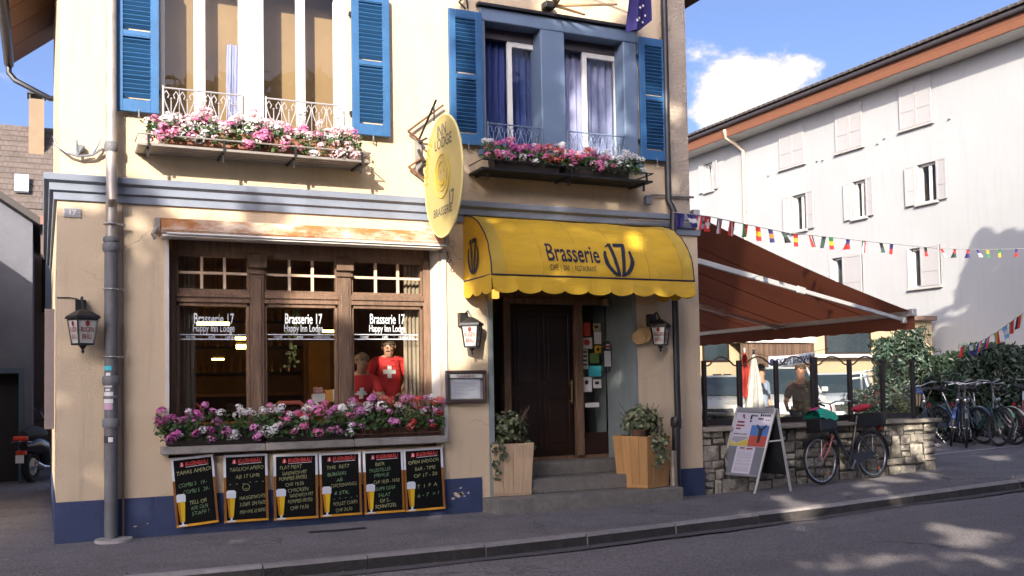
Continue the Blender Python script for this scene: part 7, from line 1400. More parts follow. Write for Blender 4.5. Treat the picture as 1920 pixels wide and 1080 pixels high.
# ------------------------------------------------------------------ parked cars
tyre2 = mat('car_tyre', (0.02, 0.02, 0.02), 0.8); carglass = mat('car_glass', (0.02, 0.03, 0.035), 0.05, spec=0.8); lampg = mat('headlamp', (0.65, 0.68, 0.70), 0.12, var=0.05)
def make_car(label, paint, Lc=4.1, Wc=1.72, H=1.45, van=0.0, group=None):
    t = thing('parked_car', label, 'car', (0, 0, 0), group, local=True); hw = Wc/2; L2 = Lc/2
    # length runs along y, the nose at -y
    sec = [(-L2, 0.30, 0.62, 0.80), (-L2+0.12, 0.20, 0.74, 0.90), (-L2+0.9, 0.20, 0.90, 0.985), (-0.55, 0.20, 0.97, 1.0), (0.6, 0.20, 0.98, 1.0), (L2-0.5, 0.20, 0.98, 0.985), (L2-0.08, 0.24, 0.92, 0.92), (L2, 0.34, 0.80, 0.84)]
    mb = MB(); ring = []
    for y, zl, zh, k in sec:
        w_ = hw*k; ring.append([(-w_*0.92, y, zl), (-w_, y, zl+0.14), (-w_, y, zh-0.20), (-w_*0.95, y, zh-0.03), (-w_*0.80, y, zh), (w_*0.80, y, zh), (w_*0.95, y, zh-0.03), (w_, y, zh-0.20), (w_, y, zl+0.14), (w_*0.92, y, zl)])
    n = 10; mb.add([p for r_ in ring for p in r_], [(i*n+j, i*n+(j+1) % n, (i+1)*n+(j+1) % n, (i+1)*n+j) for i in range(len(ring)-1) for j in range(n)]+[tuple(range(n))[::-1], tuple((len(ring)-1)*n+j for j in range(n))])
    mb.build('body', paint, t, smooth=True, bevel=0.02, seg=2)
    y0, y1, y2, y3 = (-0.85, -0.15, L2-0.75+van, L2-0.22+van*0.5); zb_, zt = 0.955, H; wt, wbm = hw*0.74, hw*0.90
    g = [(-wbm, y0, zb_), (wbm, y0, zb_), (wbm, y3, zb_), (-wbm, y3, zb_), (-wt, y1, zt-0.03), (wt, y1, zt-0.03), (wt, y2, zt-0.04), (-wt, y2, zt-0.04)]
    MB().add(g, [(0, 1, 5, 4), (1, 2, 6, 5), (2, 3, 7, 6), (3, 0, 4, 7), (0, 3, 2, 1)]).build('windows', carglass, t)
    MB().add([(-wt-0.01, y1-0.06, zt-0.05), (wt+0.01, y1-0.06, zt-0.05), (wt+0.01, y2+0.06, zt-0.06), (-wt-0.01, y2+0.06, zt-0.06), (-wt+0.12, y1+0.10, zt), (wt-0.12, y1+0.10, zt), (wt-0.12, y2-0.10, zt), (-wt+0.12, y2-0.10, zt)], [(0, 1, 5, 4), (1, 2, 6, 5), (2, 3, 7, 6), (3, 0, 4, 7), (4, 5, 6, 7), (3, 2, 1, 0)]).build('roof', paint, t, bevel=0.02, seg=2)
    pl = MB()
    for s_ in (-1, 1):
        pl.beam((s_*wbm, y0, zb_), (s_*wt, y1, zt-0.03), 0.06, 0.05).beam((s_*wbm, y3, zb_), (s_*wt, y2, zt-0.04), 0.09, 0.05); ym = 0.35; pl.beam((s_*wbm*1.0, ym, zb_), (s_*(wt+0.005), ym, zt-0.04), 0.03, 0.08, (0, 1, 0))
    pl.build('pillar', paint, t)
    for s_ in (-1, 1):
        box('headlight', lampg, t, s_*hw*0.58-0.17, s_*hw*0.58+0.17, -L2-0.004, -L2+0.16, 0.60, 0.74, bevel=0.03); box('mirror', paint, t, s_*(hw+0.08)-0.08, s_*(hw+0.08)+0.08, -0.72, -0.62, 0.98, 1.10, bevel=0.02); box('tail_light', mat('tail_red', ()), t, s_*hw*0.72-0.09, s_*hw*0.72+0.09, L2-0.06, L2+0.006, 0.72, 0.92)
        for y in (-L2+0.75, L2-0.72):
            c = V((s_*(hw-0.10), y, 0.31)); wh = MB().lathe([(0.31, -0.10), (0.31, 0.10)], c, 24, (1, 0, 0)).build('wheel', tyre2, t, smooth=True); MB().lathe([(0.0, 0.0), (0.20, 0.0), (0.21, 0.015), (0.0, 0.03)], c+V((s_*0.095, 0, 0)), 18, (s_, 0, 0)).build('rim', alu, wh, smooth=True)
    box('grille', black_metal, t, -0.35, 0.35, -L2-0.012, -L2+0.02, 0.50, 0.66); box('bumper', black_metal, t, -hw*0.8, hw*0.8, -L2-0.02, -L2+0.05, 0.26, 0.42, bevel=0.02); box('number_plate', wht_p, t, -0.24, 0.24, -L2-0.03, -L2-0.018, 0.40, 0.49)
    return t
def carpaint(n_, c): return mat('carpaint_'+n_, c, 0.3, var=0.02, coat=0.8)
cg = 'cars parked beyond the terrace'
for px, d, rz, pn, c, lab, kw in ((1338, 25.5, -34, 'cream', (0.36, 0.34, 0.30), 'pale cream car seen through the first two glass screens', {}), (1462, 26.0, -24, 'white', (0.45, 0.45, 0.44), 'tall white car behind the white parasol', dict(H=1.62, van=0.3)), (1392, 29.0, -40, 'black', (0.02, 0.02, 0.025), 'black car between the cream car and the white one', {}), (1572, 26.5, -46, 'silver', (0.38, 0.41, 0.45), 'silver blue car seen through the fourth glass screen', {}), (1520, 30.5, -36, 'navy', (0.03, 0.05, 0.10), 'dark blue car farther back beside the white one', {})):
    p = gp(px, d); o = make_car(lab, carpaint(pn, c), group=cg, **kw); o.location = (p[0], p[1], gz(p[0])); o.rotation_euler = (0, 0, rad(rz))
# low fence of pale rails, rubble and bushes seen through the right screens
t = thing('white_railing', 'white double rail beyond the right hand glass screens', 'railing', gp(1630, 24)); a, b = V(gp(1592, 24.0)), V(gp(1712, 22.8))
MB().tube([a+V((0, 0, 1.62)), b+V((0, 0, 1.80))], 0.03, 6).tube([a+V((0, 0, 1.50)), b+V((0, 0, 1.68))], 0.025, 6).build('rail', white_paint, t, smooth=True); mb = MB()
for k in range(6): c = a.lerp(b, k/5); mb.tube([c+V((0, 0, 0.1)), c+V((0, 0, 1.6+0.18*k/5))], 0.025, 6)
mb.build('post', white_paint, t)
shrub('low scrubby bush under the white rail beyond the glass screens', [gp(1600, 22.5), gp(1650, 22.3), gp(1700, 22.0)], gz(15), 1.05, 0.5, 2600, 'scrub_bush', 0.10)

# ------------------------------------------------------------------ low beige annexe behind the cars
Ya = 14.0; an = thing('beige_annexe', 'low beige annexe with dark windows behind the parked cars', 'building', (21, Ya, 0)); beige = mat('annexe_wall', (0.36, 0.28, 0.17), 0.9, var=0.08, scale=1, dirt=0.2, dirtcol=(0.3, 0.22, 0.13))
ax0, ax1 = fx(1285, Ya, 660), 27.6; ah = 3.45
box('wall', beige, an, ax0, ax1, Ya, Ya+4, 0, ah); box('roof', roof_tile, an, ax0-0.15, ax1, Ya-0.25, Ya+4, ah+0.002, ah+0.16)
for px0, py0, px1, py1 in ((1318, 638, 1366, 678), (1548, 622, 1632, 664), (1338, 701, 1352, 726), (1358, 701, 1370, 726)):
    a, b = onY(px0, py1, Ya-0.03), onY(px1, py0, Ya-0.03); fr_ = MB().box(a.x, b.x, Ya-0.05, Ya-0.002, a.z, a.z+0.05).box(a.x, b.x, Ya-0.05, Ya-0.002, b.z-0.05, b.z).box(a.x, a.x+0.05, Ya-0.05, Ya-0.002, a.z+0.05, b.z-0.05).box(b.x-0.05, b.x, Ya-0.05, Ya-0.002, a.z+0.05, b.z-0.05).build('window', darkwood, an); box('pane', carglass, fr_, a.x+0.05, b.x-0.05, Ya-0.025, Ya-0.002, a.z+0.05, b.z-0.05)
a, b = onY(1388, 642, Ya-0.6), onY(1526, 634, Ya-0.6); box('canopy_fascia', white_paint, an, a.x, b.x, Ya-0.7, Ya-0.002, a.z, b.z+0.1)
t = thing('bamboo_blind', 'brown bamboo slat blind hanging from the annexe canopy', 'blind', (a.x, Ya-0.6, a.z-1)); bam = mat('bamboo', (0.085, 0.05, 0.03), 0.7, var=0.5)
first = None; n = 46; zlo = onY(1450, 690, Ya-0.6).z
for i in range(n):
    xx = a.x+0.03+(b.x-a.x-0.06)*i/(n-1)
    if first is None: first = MB().tube([(0, 0, 0), (0, 0, a.z-zlo-0.02)], 0.028, 6).build('slat', bam, None, smooth=True); first.parent = t; first.location = V((xx, Ya-0.6, zlo))-ORG[t.name]
    else: inst('slat', first, t, V((xx, Ya-0.6+random.uniform(-0.01, 0.01), zlo))-ORG[t.name])
box('sill_board', white_paint, an, fx(1530, Ya-0.2), fx(1650, Ya-0.2), Ya-0.25, Ya-0.06, onY(1590, 670, Ya-0.2).z, onY(1590, 667, Ya-0.2).z+0.05)
# ------------------------------------------------------------------ white apartment house on the right
WX = 28.0; wh = thing('apartment_house', 'long white apartment house with pale shutters and brown eaves on the right', 'building', (WX+5, 18, 0))
zs = onX(1920, 70, WX).z; lo_, hi_ = 25.0, 28.0
for _ in range(40):
    mid = (lo_+hi_)/2
    if onX(1920, 50, mid).z > zs: hi_ = mid
    else: lo_ = mid
XO = max(26.6, min(27.6, (lo_+hi_)/2)); WY0, WY1 = 2.0, 36.0
wins = []     # (px_left, px_right, py_top, py_bottom at the middle, kind)
W_ = [(1463, 1509, 240, 311, 'closed', 'both'), (1568, 1618, 198, 280, 'closed', 'both'), (1688, 1748, 150, 236, 'closed', 'both'),
      (1322, 1338, 305, 358, 'open', 'both'), (1486, 1513, 364, 432, 'open', 'both'), (1599, 1625, 338, 408, 'open', 'both'), (1720, 1757, 305, 379, 'open', 'both'),
      (1560, 1618, 480, 560, 'half', 'r'), (1706, 1764, 462, 537, 'half', 'r')]
holes = []
for a, b, t0, t1, k, s_ in W_:
    m_ = (a+b)/2; tm_ = (t0+t1)/2; ya, yb = onX(b, tm_, WX).y, onX(a, tm_, WX).y; z1, z0 = onX(m_, t0, WX).z, onX(m_, t1, WX).z; holes.append((ya, yb, z0, z1, k, s_))
# wall with real openings for the open windows: columns of boxes between them
mb = MB(); ops = sorted([h for h in holes if h[4] != 'closed'], key=lambda h: h[0]); ys_ = sorted({WY0, WY1, *[h[0] for h in ops], *[h[1] for h in ops]})
for a, b in zip(ys_, ys_[1:]):
    m_ = (a+b)/2; zz = [-0.5]
    for h in sorted([h for h in ops if h[0] < m_ < h[1]], key=lambda h: h[2]): mb.box(WX, WX+0.35, a, b, zz[-1], h[2]); zz.append(h[3])
    mb.box(WX, WX+0.35, a, b, zz[-1], zs-0.002)
mb.build('wall', white_wall, wh)
box('end_wall', white_wall, wh, WX+0.35, WX+11, WY0, WY0+0.35, -0.5, zs-0.002); box('end_wall', white_wall, wh, WX+0.35, WX+11, WY1-0.35, WY1, -0.5, zs-0.002); box('rear_room', interior_dark, wh, WX+1.2, WX+1.3, WY0+0.4, WY1-0.4, -0.5, zs-0.01)
box('soffit', mat('soffit_white', (0.5, 0.49, 0.46), 0.8), wh, XO+0.02, WX+0.3, WY0-0.5, WY1+0.5, zs, zs+0.05)
brown_f = mat('brown_fascia', (0.15, 0.06, 0.03), 0.55, var=0.1); h_ = (onX(1920, 7, XO).z-zs)
box('fascia', brown_f, wh, XO-0.03, XO+0.02, WY0-0.5, WY1+0.5, zs+0.02, zs+h_*0.42, bevel=0.01)
MB().tube([(XO-0.10, WY0-0.5, zs+h_*0.76), (XO-0.10, WY1+0.5, zs+h_*0.76)], 0.085, 10).build('gutter', mat('dark_gutter', (0.06, 0.055, 0.06), 0.4, metal=0.4), wh, smooth=True)
box('fascia', brown_f, wh, XO-0.02, XO+0.03, WY0-0.5, WY1+0.5, zs+h_*0.43, zs+h_*0.98)
mb = MB(); n = 4
mb.prism([(XO-0.16, WY0-0.6, zs+h_*0.98), (WX+6, WY0-0.6, zs+h_+2.3), (WX+6, WY0-0.6, zs+h_+2.45), (XO-0.16, WY0-0.6, zs+h_*0.98+0.09)], (0, WY1-WY0+1.2, 0)); mb.prism([(WX+6, WY0-0.6, zs+h_+2.3), (WX+12, WY0-0.6, zs+h_*0.98), (WX+12, WY0-0.6, zs+h_*0.98+0.09), (WX+6, WY0-0.6, zs+h_+2.45)], (0, WY1-WY0+1.2, 0)); mb.build('roof', mat('dark_roof', (0.05, 0.045, 0.045), 0.8, var=0.2), wh)
tp = MB(); y = WY0
while y < WY1: tp.lathe([(0.05, -0.14), (0.075, 0.14)], (XO-0.13, y, zs+h_+0.03), 6, (1, 0, 0.35)); y += 0.32
tp.build('eave_tiles', mat('dark_roof', ()), wh, kind='stuff')
shut_w = mat('pale_shutter', (0.30, 0.295, 0.295), 0.6, var=0.04); sill_w = mat('pale_sill', (0.32, 0.315, 0.30), 0.7); win_in = mat('window_inside', (0.05, 0.045, 0.035), 0.6, var=0.3, scale=2); net = mat('net_curtain', (0.55, 0.52, 0.46), 0.9, trans=0.4)
def wshutter(y0, y1, z0, z1, ang=0.0, hy=None, nm='shutter', m_=None):
    """a framed shutter against the wall, or swung out by ang round its hinge at hy"""
    X = WX-0.055; m_ = m_ or shut_w; mb = MB().box(X-0.015, X+0.015, y0, y1, z0, z1); f_ = 0.07
    for a, b in ((y0, y0+f_), (y1-f_, y1)): mb.box(X-0.028, X-0.015, a, b, z0, z1)
    for a, b in ((z0, z0+f_), (z1-f_, z1), (z0+(z1-z0)*0.36, z0+(z1-z0)*0.36+f_)): mb.box(X-0.028, X-0.0155, y0+f_, y1-f_, a, b)
    if ang:
        c_, s_ = math.cos(ang), math.sin(ang); mb.v = [(WX-0.03+(x-WX+0.03)*c_-(y-hy)*s_, hy+(x-WX+0.03)*s_+(y-hy)*c_, z) for x, y, z in mb.v]
    return mb.build(nm, m_, wh)
for ya, yb, z0, z1, k, s_ in holes:
    wd = yb-ya
    sb = MB().box(WX-0.12, WX, ya-0.08, yb+0.08, z0-0.10, z0-0.02).build('sill', sill_w, wh, bevel=0.01)
    for y in (ya-0.75, yb+0.75):
        if k == 'closed': MB().box(WX-0.09, WX, y-0.02, y+0.02, z0-0.12, z0-0.05).build('shutter_holder', mat('holder_grey', (0.3, 0.3, 0.3), 0.6), wh)
    if k == 'closed': m_ = (ya+yb)/2; wshutter(ya, m_-0.01, z0, z1); wshutter(m_+0.01, yb, z0, z1); continue
    X = WX+0.20; f_ = 0.07; m_ = (ya+yb)/2
    fr = MB().box(X-0.03, X+0.03, ya+0.003, ya+f_, z0, z1).box(X-0.03, X+0.03, yb-f_, yb-0.003, z0, z1).box(X-0.03, X+0.03, ya+f_, yb-f_, z0, z0+f_).box(X-0.03, X+0.03, ya+f_, yb-f_, z1-f_, z1).box(X-0.035, X+0.025, m_-0.05, m_+0.05, z0+f_, z1-f_).build('window', white_paint, wh)
    MB().quad((X, ya+f_, z0+f_), (X, m_-0.05, z0+f_), (X, m_-0.05, z1-f_), (X, ya+f_, z1-f_)).build('pane', pane_glass, fr, fix=False); MB().quad((X, m_+0.05, z0+f_), (X, yb-f_, z0+f_), (X, yb-f_, z1-f_), (X, m_+0.05, z1-f_)).build('pane', pane_glass, fr, fix=False)
    MB().grid(lambda u, v: (X+0.12+0.02*math.sin(u*40), ya+0.02+(wd*0.32)*u*(1-0.3*v), z1+(z0-z1)*v), 24, 4).build('net_curtain', net, fr, smooth=True, fix=False)
    sw_ = wd*0.52
    if k == 'open': wshutter(ya-sw_-0.03, ya-0.03, z0-0.02, z1+0.02, -0.06, ya-0.03); wshutter(yb+0.03, yb+sw_+0.03, z0-0.02, z1+0.02, 0.08, yb+0.03)
    else: wshutter(ya, m_+0.1*wd, z0, z1); wshutter(yb+0.03, yb+sw_+0.03, z0-0.02, z1+0.02, rad(-78) if yb < 20 else 0.1, yb+0.03)
t = thing('downpipe', 'beige downpipe on the white apartment house curving in from the eaves', 'downpipe', onX(1397, 500, WX-0.1)); P_ = [onX(1358, 243, XO-0.08), onX(1361, 258, XO+0.0), onX(1380, 271, WX-0.35), onX(1393, 283, WX-0.1)]
bot = V(P_[3]); bot.z = 0.2
MB().tube(P_+[bot], 0.075, 10).build('pipe', mat('beige_pipe', (0.42, 0.33, 0.24), 0.5), t, smooth=True); mb = MB()
for z in (3, 6, 9): mb.lathe([(0.09, -0.03), (0.09, 0.03)], (P_[3].x, P_[3].y, z), 10)
mb.build('clamp', zinc, t)

# ------------------------------------------------------------------ strings of small flags
def P3(px, py, d): r_ = ray(px, py); return CAM+r_*d
FM = {k: mat('flag_'+k, c, 0.75, var=0.06, trans=0.35) for k, c in dict(red=(0.58, 0.04, 0.04), white=(0.66, 0.66, 0.68), blue=(0.05, 0.10, 0.42), green=(0.04, 0.26, 0.09), yellow=(0.70, 0.48, 0.03), black=(0.02, 0.02, 0.02), orange=(0.65, 0.22, 0.03), sky=(0.22, 0.45, 0.70), dark=(0.05, 0.09, 0.08)).items()}
def bunting(label, path, flags, fw, fh):
    a = path[0]; t = thing('bunting', label, 'bunting', P3(*a), 'strings of small national flags'); pts = [P3(*p) for p in path]; MB().tube(pts, 0.005, 4).build('cord', mat('white_cord', (0.4, 0.4, 0.4), 0.7), t)
    def at_px(px):
        for p, q in zip(path, path[1:]):
            if min(p[0], q[0]) <= px <= max(p[0], q[0]): f_ = (px-p[0])/(q[0]-p[0]); return P3(p[0]+(q[0]-p[0])*f_, p[1]+(q[1]-p[1])*f_, p[2]+(q[2]-p[2])*f_)
        return pts[-1]
    for i, (px, cols_, fold, kind) in enumerate(flags):
        c = at_px(px); d = (at_px(px+4)-at_px(px-4)).normalized(); side_ = V((d.y, -d.x, 0)).normalized(); swing = random.uniform(-0.5, 0.7)
        def fp(u, v): k = (u-0.5)*(1-fold*v); return c+d*(k*fw)+V((0, 0, -1))*(fh*v*(1-0.25*fold))+side_*(swing*fh*v*0.5+0.02*math.sin(u*7+i)*v+fold*0.06*math.sin(u*9)*v)
        base = None; vert = kind == 'v'; n = len(cols_)
        for j, cn in enumerate(cols_):
            a0, a1 = j/n, (j+1)/n
            m = MB().grid((lambda u, v: fp(a0+(a1-a0)*u, v)) if vert else (lambda u, v: fp(u, a0+(a1-a0)*v)), 3 if vert else 6, 6 if vert else 3)
            o = m.build('flag' if base is None else 'flag_stripe', FM[cn], t if base is None else base, fix=False)
            if base is None: base = o
        if kind in ('cross', 'nordic'):
            m = MB(); cx = 0.5 if kind == 'cross' else 0.36; w_ = 0.09; e0, e1 = (0.2, 0.8) if kind == 'cross' else (0, 1); off = side_*0.004; off2 = side_*-0.004
            for sg in (off, off2): m.add([fp(cx-w_, e0)+sg, fp(cx+w_, e0)+sg, fp(cx+w_, e1)+sg, fp(cx-w_, e1)+sg], [(0, 1, 2, 3)]); m.add([fp(e0, 0.5-w_)+sg*1.3, fp(e1, 0.5-w_)+sg*1.3, fp(e1, 0.5+w_)+sg*1.3, fp(e0, 0.5+w_)+sg*1.3], [(0, 1, 2, 3)])
            m.build('flag_cross', FM['white'], base, fix=False)
bunting('long string of small flags from the café corner across the red awning towards the right', [(1262, 398, 11.6), (1300, 402, 11.7), (1330, 406, 11.9), (1400, 421, 12.6), (1480, 437, 13.4), (1560, 445, 14.3), (1640, 454, 15.2), (1700, 460, 16), (1760, 466, 17), (1840, 468, 18.5), (1930, 466, 20), (2060, 445, 22)],
        [(1275, ('blue',), .3, 'h'), (1296, ('blue', 'white', 'blue'), .4, 'h'), (1312, ('red', 'white', 'red'), .2, 'v'), (1327, ('red',), 0, 'cross'), (1350, ('blue', 'white', 'red', 'white', 'blue'), 0, 'v'), (1373, ('red',), 0, 'nordic'), (1398, ('green', 'red'), .5, 'v'), (1421, ('red', 'yellow', 'red'), 0, 'h'), (1444, ('blue', 'orange', 'blue'), .1, 'h'), (1468, ('dark', 'black'), .6, 'h'), (1492, ('red', 'yellow', 'red'), .1, 'h'), (1520, ('red', 'white', 'black'), .15, 'v'), (1545, ('dark',), .5, 'h'), (1558, ('green', 'yellow', 'red'), .1, 'h'), (1590, ('blue', 'red'), .7, 'h'), (1620, ('green', 'white', 'red'), .1, 'v'), (1652, ('black', 'dark'), .6, 'h'), (1672, ('blue', 'red'), .4, 'h'), (1735, ('black', 'red'), .6, 'h'), (1765, ('red', 'white'), .6, 'h'), (1790, ('red', 'dark'), .6, 'h'), (1815, ('red', 'blue'), .6, 'h'), (1832, ('blue', 'white'), .7, 'h'), (1852, ('yellow', 'green'), .5, 'h'), (1875, ('green', 'yellow'), .6, 'h'), (1905, ('blue', 'red'), .6, 'h')], 0.125, 0.18)
bunting('short string of small flags rising over the hedge at the right edge of the picture', [(1796, 652, 19.5), (1830, 645, 18.7), (1870, 622, 17.8), (1900, 600, 17.2), (1925, 582, 16.8), (1990, 530, 16)],
        [(1806, ('red',), .3, 'h'), (1821, ('white', 'blue'), .4, 'h'), (1838, ('blue', 'white', 'red'), .1, 'v'), (1852, ('blue', 'white', 'red'), .2, 'v'), (1868, ('green', 'yellow', 'red'), .1, 'v'), (1883, ('sky', 'white', 'sky'), .1, 'h'), (1897, ('green', 'red', 'red'), 0, 'v'), (1912, ('black', 'red', 'yellow'), 0, 'v'), (1928, ('red',), 0, 'cross')], 0.19, 0.22)

# ------------------------------------------------------------------ the alley on the left
slate_wall = mat('slate_render', (0.115, 0.12, 0.145), 0.9, var=0.25, scale=1.2, bump=0.4, bscale=40, dirt=0.3, dirtcol=(0.08, 0.082, 0.10))
Ys = 8.0; sh = thing('grey_shed', 'blue grey rendered shed with a dark doorway in the alley at the left edge', 'shed', (-2.3, Ys, 0)); xr_ = fx(61, Ys, 500); zt_ = onY(61, 418, Ys).z; zt0 = onY(0, 378, Ys).z; slope = (zt0-zt_)/(xr_-fx(0, Ys, 400))
dz1 = onY(20, 690, Ys).z; dxr = fx(45, Ys, 720)
MB().prism([(-4.5, Ys, dz1), (xr_, Ys, dz1), (xr_, Ys, zt_), (-2.0, Ys, zt_+slope*(xr_+2.0)), (-4.5, Ys, zt_)], (0, 4, 0)).box(dxr, xr_, Ys, Ys+4, -0.1, dz1-0.001).box(-4.5, -2.4, Ys, Ys+4, -0.1, dz1-0.001).build('wall', slate_wall, sh)
MB().prism([(xr_+0.12, Ys-0.35, zt_-0.08), (-2.0, Ys-0.35, zt_+slope*(xr_+2.0)+0.02), (-2.0, Ys-0.35, zt_+slope*(xr_+2.0)+0.14), (xr_+0.12, Ys-0.35, zt_+0.05)], (0, 4.6, 0)).build('roof', mat('dark_roof', ()), sh)
box('door', mat('shed_door', (0.018, 0.017, 0.018), 0.8, var=0.2), sh, -2.4, dxr, Ys+0.3, Ys+0.36, -0.1, dz1)
MB().box(-2.4, dxr-0.001, Ys-0.02, Ys+0.05, dz1-0.09, dz1-0.001).box(dxr-0.08, dxr-0.001, Ys-0.02, Ys+0.05, 0, dz1-0.09).build('door_frame', mat('petrol_frame', (0.05, 0.085, 0.12), 0.6), sh)
box('floor', interior_dark, sh, -4.4, dxr, Ys+0.4, Ys+3.9, -0.05, 0.0)
Yb = 12.5; bb_ = thing('brown_house', 'narrow brown house with one window between the shed and the café', 'house', (0, Yb, 0)); brown_w = mat('brown_render', (0.14, 0.095, 0.075), 0.9, var=0.15, scale=1)
x0, x1 = fx(52, Yb), 1.2; zt2 = onY(80, 418, Yb).z; box('wall', brown_w, bb_, x0, x1, Yb, Yb+3, -0.1, zt2)
MB().prism([(x0-0.15, Yb-0.35, zt2-0.08), (x0-0.15, Yb+3.2, zt2+0.3), (x0-0.15, Yb+3.2, zt2+0.42), (x0-0.15, Yb-0.35, zt2+0.10)], (x1-x0+0.2, 0, 0)).build('roof', red_roof, bb_)
a, b = onY(78, 580, Yb-0.02), onY(97, 490, Yb-0.02); fr = MB().box(a.x, a.x+0.07, Yb-0.05, Yb-0.002, a.z, b.z).box(a.x, b.x+0.2, Yb-0.05, Yb-0.002, b.z, b.z+0.07).box(a.x, b.x+0.2, Yb-0.07, Yb-0.002, a.z-0.07, a.z).build('window', darkwood, bb_); box('pane', mat('bright_pane', (0.35, 0.42, 0.5), 0.1, spec=0.8), fr, a.x+0.07, b.x+0.2, Yb-0.02, Yb-0.003, a.z, b.z)
Yf = 20.0; fh = thing('tiled_house', 'distant house with a steep tiled roof, a skylight and a pale chimney', 'house', (-1, Yf, 0)); z_e, z_r = onY(50, 392, Yf).z, onY(40, 238, Yf+2.6).z; x0, x1 = -9.0, 0.9
box('wall', mat('grey_house_wall', (0.35, 0.32, 0.29), 0.9), fh, x0, x1, Yf+0.3, Yf+6, -0.1, z_e)
sl_ = (z_r-z_e)/2.6; MB().prism([(x0-0.2, Yf, z_e-0.02), (x0-0.2, Yf+2.6, z_r), (x0-0.2, Yf+6, z_e+0.3), (x0-0.2, Yf+6, z_e+0.1), (x0-0.2, Yf+2.6, z_r-0.2), (x0-0.2, Yf, z_e-0.2)], (x1-x0+0.4, 0, 0)).build('roof', mat('grey_tiles', (0.10, 0.08, 0.07), 0.9, var=0.3, scale=3), fh)
tlm = MB(); rows = 15
for r_ in range(rows):
    for k in range(26):
        xx = -2.6+k*0.14+(0.07 if r_ % 2 else 0); v0 = r_/rows; yy0, zz0 = Yf+2.6*v0, z_e+(z_r-z_e)*v0; hh = 2.6/rows*1.15
        if k > 24: continue
        tlm.add([(xx-0.066, yy0-0.02, zz0+0.045), (xx+0.066, yy0-0.02, zz0+0.045+random.uniform(-0.008, 0.008)), (xx+0.066, yy0+hh, zz0+hh*sl_+0.012), (xx-0.066, yy0+hh, zz0+hh*sl_+0.012), (xx-0.066, yy0-0.018, zz0+0.02), (xx+0.066, yy0-0.018, zz0+0.02)], [(0, 1, 2, 3), (0, 4, 5, 1)])
tlm.build('roof_tiles', mat('grey_tiles', ()), fh, kind='stuff', fix=False)
a, b = onY(54, 252, Yf+1.9), onY(83, 190, Yf+1.9); MB().box(a.x, b.x, Yf+1.7, Yf+2.3, a.z-0.8, b.z).build('chimney', mat('chimney_render', (0.17, 0.125, 0.08), 0.9, var=0.15, scale=2), fh)
MB().box(a.x-0.05, b.x+0.05, Yf+1.65, Yf+2.35, b.z+0.14, b.z+0.19).box(a.x, a.x+0.05, Yf+1.7, Yf+2.3, b.z, b.z+0.14).box(b.x-0.05, b.x, Yf+1.7, Yf+2.3, b.z, b.z+0.14).build('chimney_cap', mat('dark_pipe', ()), fh)
a, b = onY(27, 362, Yf+0.4), onY(54, 333, Yf+0.4); MB().prism([(a.x, Yf+0.3, a.z), (b.x, Yf+0.3, a.z), (b.x, Yf+0.75, b.z+0.1), (a.x, Yf+0.75, b.z+0.1)], (0, -0.08, 0.04)).build('skylight', mat('skylight', (0.35, 0.40, 0.48), 0.12, spec=0.8), fh)
t = thing('wall_cabinet', 'narrow pinkish grey board fixed along the café side wall in the alley', 'board', (-0.08, 0.6, 1.1)); a, b = onY(83, 805, 0.6), onY(98, 580, 0.6); box('panel', mat('pinkish_board', (0.22, 0.18, 0.175), 0.8, var=0.1), t, a.x, -0.015, 0.55, 0.62, a.z, b.z, bevel=0.005)
# motor scooter in the alley
mp_ = onZ(58, 905, 0); t = thing('motor_scooter', 'dark motor scooter with a red tail light parked in the shadowy alley', 'scooter', (mp_.x, mp_.y, 0), local=True, rz=rad(66)); blk = mat('scooter_black', (0.015, 0.015, 0.018), 0.3, coat=0.4)
for nm_, cx in (('rear_wheel', 0.0), ('front_wheel', 1.25)): c = V((cx, 0, 0.27)); wh_ = MB().tube([c+V((0.21*math.cos(6.2832*k/28), 0, 0.21*math.sin(6.2832*k/28))) for k in range(28)], 0.06, 8, True).build(nm_, tyre_m, t, smooth=True); MB().lathe([(0.0, -0.04), (0.15, -0.04), (0.15, 0.04), (0.0, 0.04)], c, 16, (0, 1, 0)).build('rim', chrome, wh_, smooth=True)
MB().tube([(-0.28, 0, 0.62), (0.0, 0, 0.64), (0.35, 0, 0.58), (0.5, 0, 0.32), (0.85, 0, 0.30), (1.0, 0, 0.5), (1.03, 0, 0.92)], [0.07, 0.17, 0.16, 0.13, 0.11, 0.16, 0.07], 12).build('body', blk, t, smooth=True)
MB().tube([(-0.30, 0, 0.80), (0.05, 0, 0.82), (0.40, 0, 0.79)], [0.09, 0.15, 0.11], 12).build('seat', grip_m, t, smooth=True); MB().tube([(0.92, -0.34, 1.02), (1.0, -0.2, 1.05), (1.02, 0.2, 1.05), (0.94, 0.34, 1.02)], 0.02, 8).build('handlebar', blk, t, smooth=True)
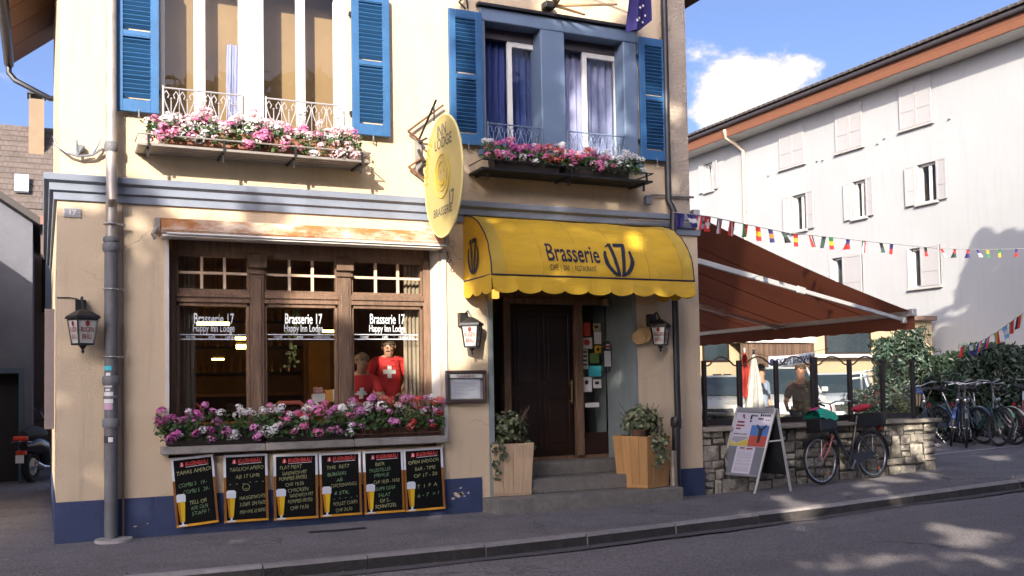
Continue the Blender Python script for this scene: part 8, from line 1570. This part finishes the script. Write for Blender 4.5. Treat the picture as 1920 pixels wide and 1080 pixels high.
for s_ in (-1, 1): MB().tube([(1.0, s_*0.22, 1.05), (0.98, s_*0.30, 1.20)], 0.008, 5).lathe([(0.0, 0), (0.06, 0.0), (0.05, 0.03), (0.0, 0.035)], (0.98, s_*0.32, 1.22), 12, (1, 0, 0)).build('mirror', chrome, t, smooth=True)
MB().box(-0.42, -0.34, -0.12, 0.12, 0.72, 0.80).build('tail_light', mat('scooter_red', (0.60, 0.05, 0.02), 0.3), t, bevel=0.02); MB().box(-0.42, -0.36, -0.10, 0.06, 0.50, 0.56).build('reflector', mat('scooter_red', ()), t); MB().box(-0.45, -0.43, -0.08, 0.05, 0.36, 0.49).build('number_plate', wht_p, t)
MB().tube([(0.3, -0.18, 0.24), (0.0, -0.20, 0.26), (-0.25, -0.20, 0.34)], [0.025, 0.045, 0.05], 10).build('exhaust', chrome, t, smooth=True); MB().tube([(-0.34, -0.16, 0.70), (-0.40, 0, 0.72), (-0.34, 0.16, 0.70), (0.1, 0.19, 0.70)], 0.012, 6).build('grab_rail', chrome, t, smooth=True)
MB().tube([(1.05, 0.05, 0.9), (1.25, 0.06, 0.27)], 0.025, 7).tube([(1.05, -0.05, 0.9), (1.25, -0.06, 0.27)], 0.025, 7).build('fork', chrome, t, smooth=True); MB().tube([(0.3, 0.14, 0.25), (0.25, 0.22, 0.0)], 0.012, 6).build('kickstand', chrome, t)

# dry leaves and grit blown against the wall and the kerb
mb = MB(); lr = random.Random(3)
for i in range(420):
    x = lr.uniform(-1, 16); k = lr.random()
    y = kerb_y(x)-lr.uniform(0.02, 0.35) if k < 0.35 else -lr.uniform(0.02, 0.5) if k < 0.75 else lr.uniform(kerb_y(x)+0.15, -0.1)
    z = -0.10 if k < 0.35 else 0.006
    mb.leaf((x, y, z+gz(x)+0.004), lr.uniform(0.012, 0.045), (lr.gauss(0, 0.3), lr.gauss(0, 0.3), 1), 0.6)
tag(mb.build('fallen_leaves', mat('dry_leaf', (0.26, 0.19, 0.11), 0.8, var=0.5, scale=40), fix=False), 'scattered dry leaves and grit along the wall and the kerb', 'leaf litter', kind='stuff')
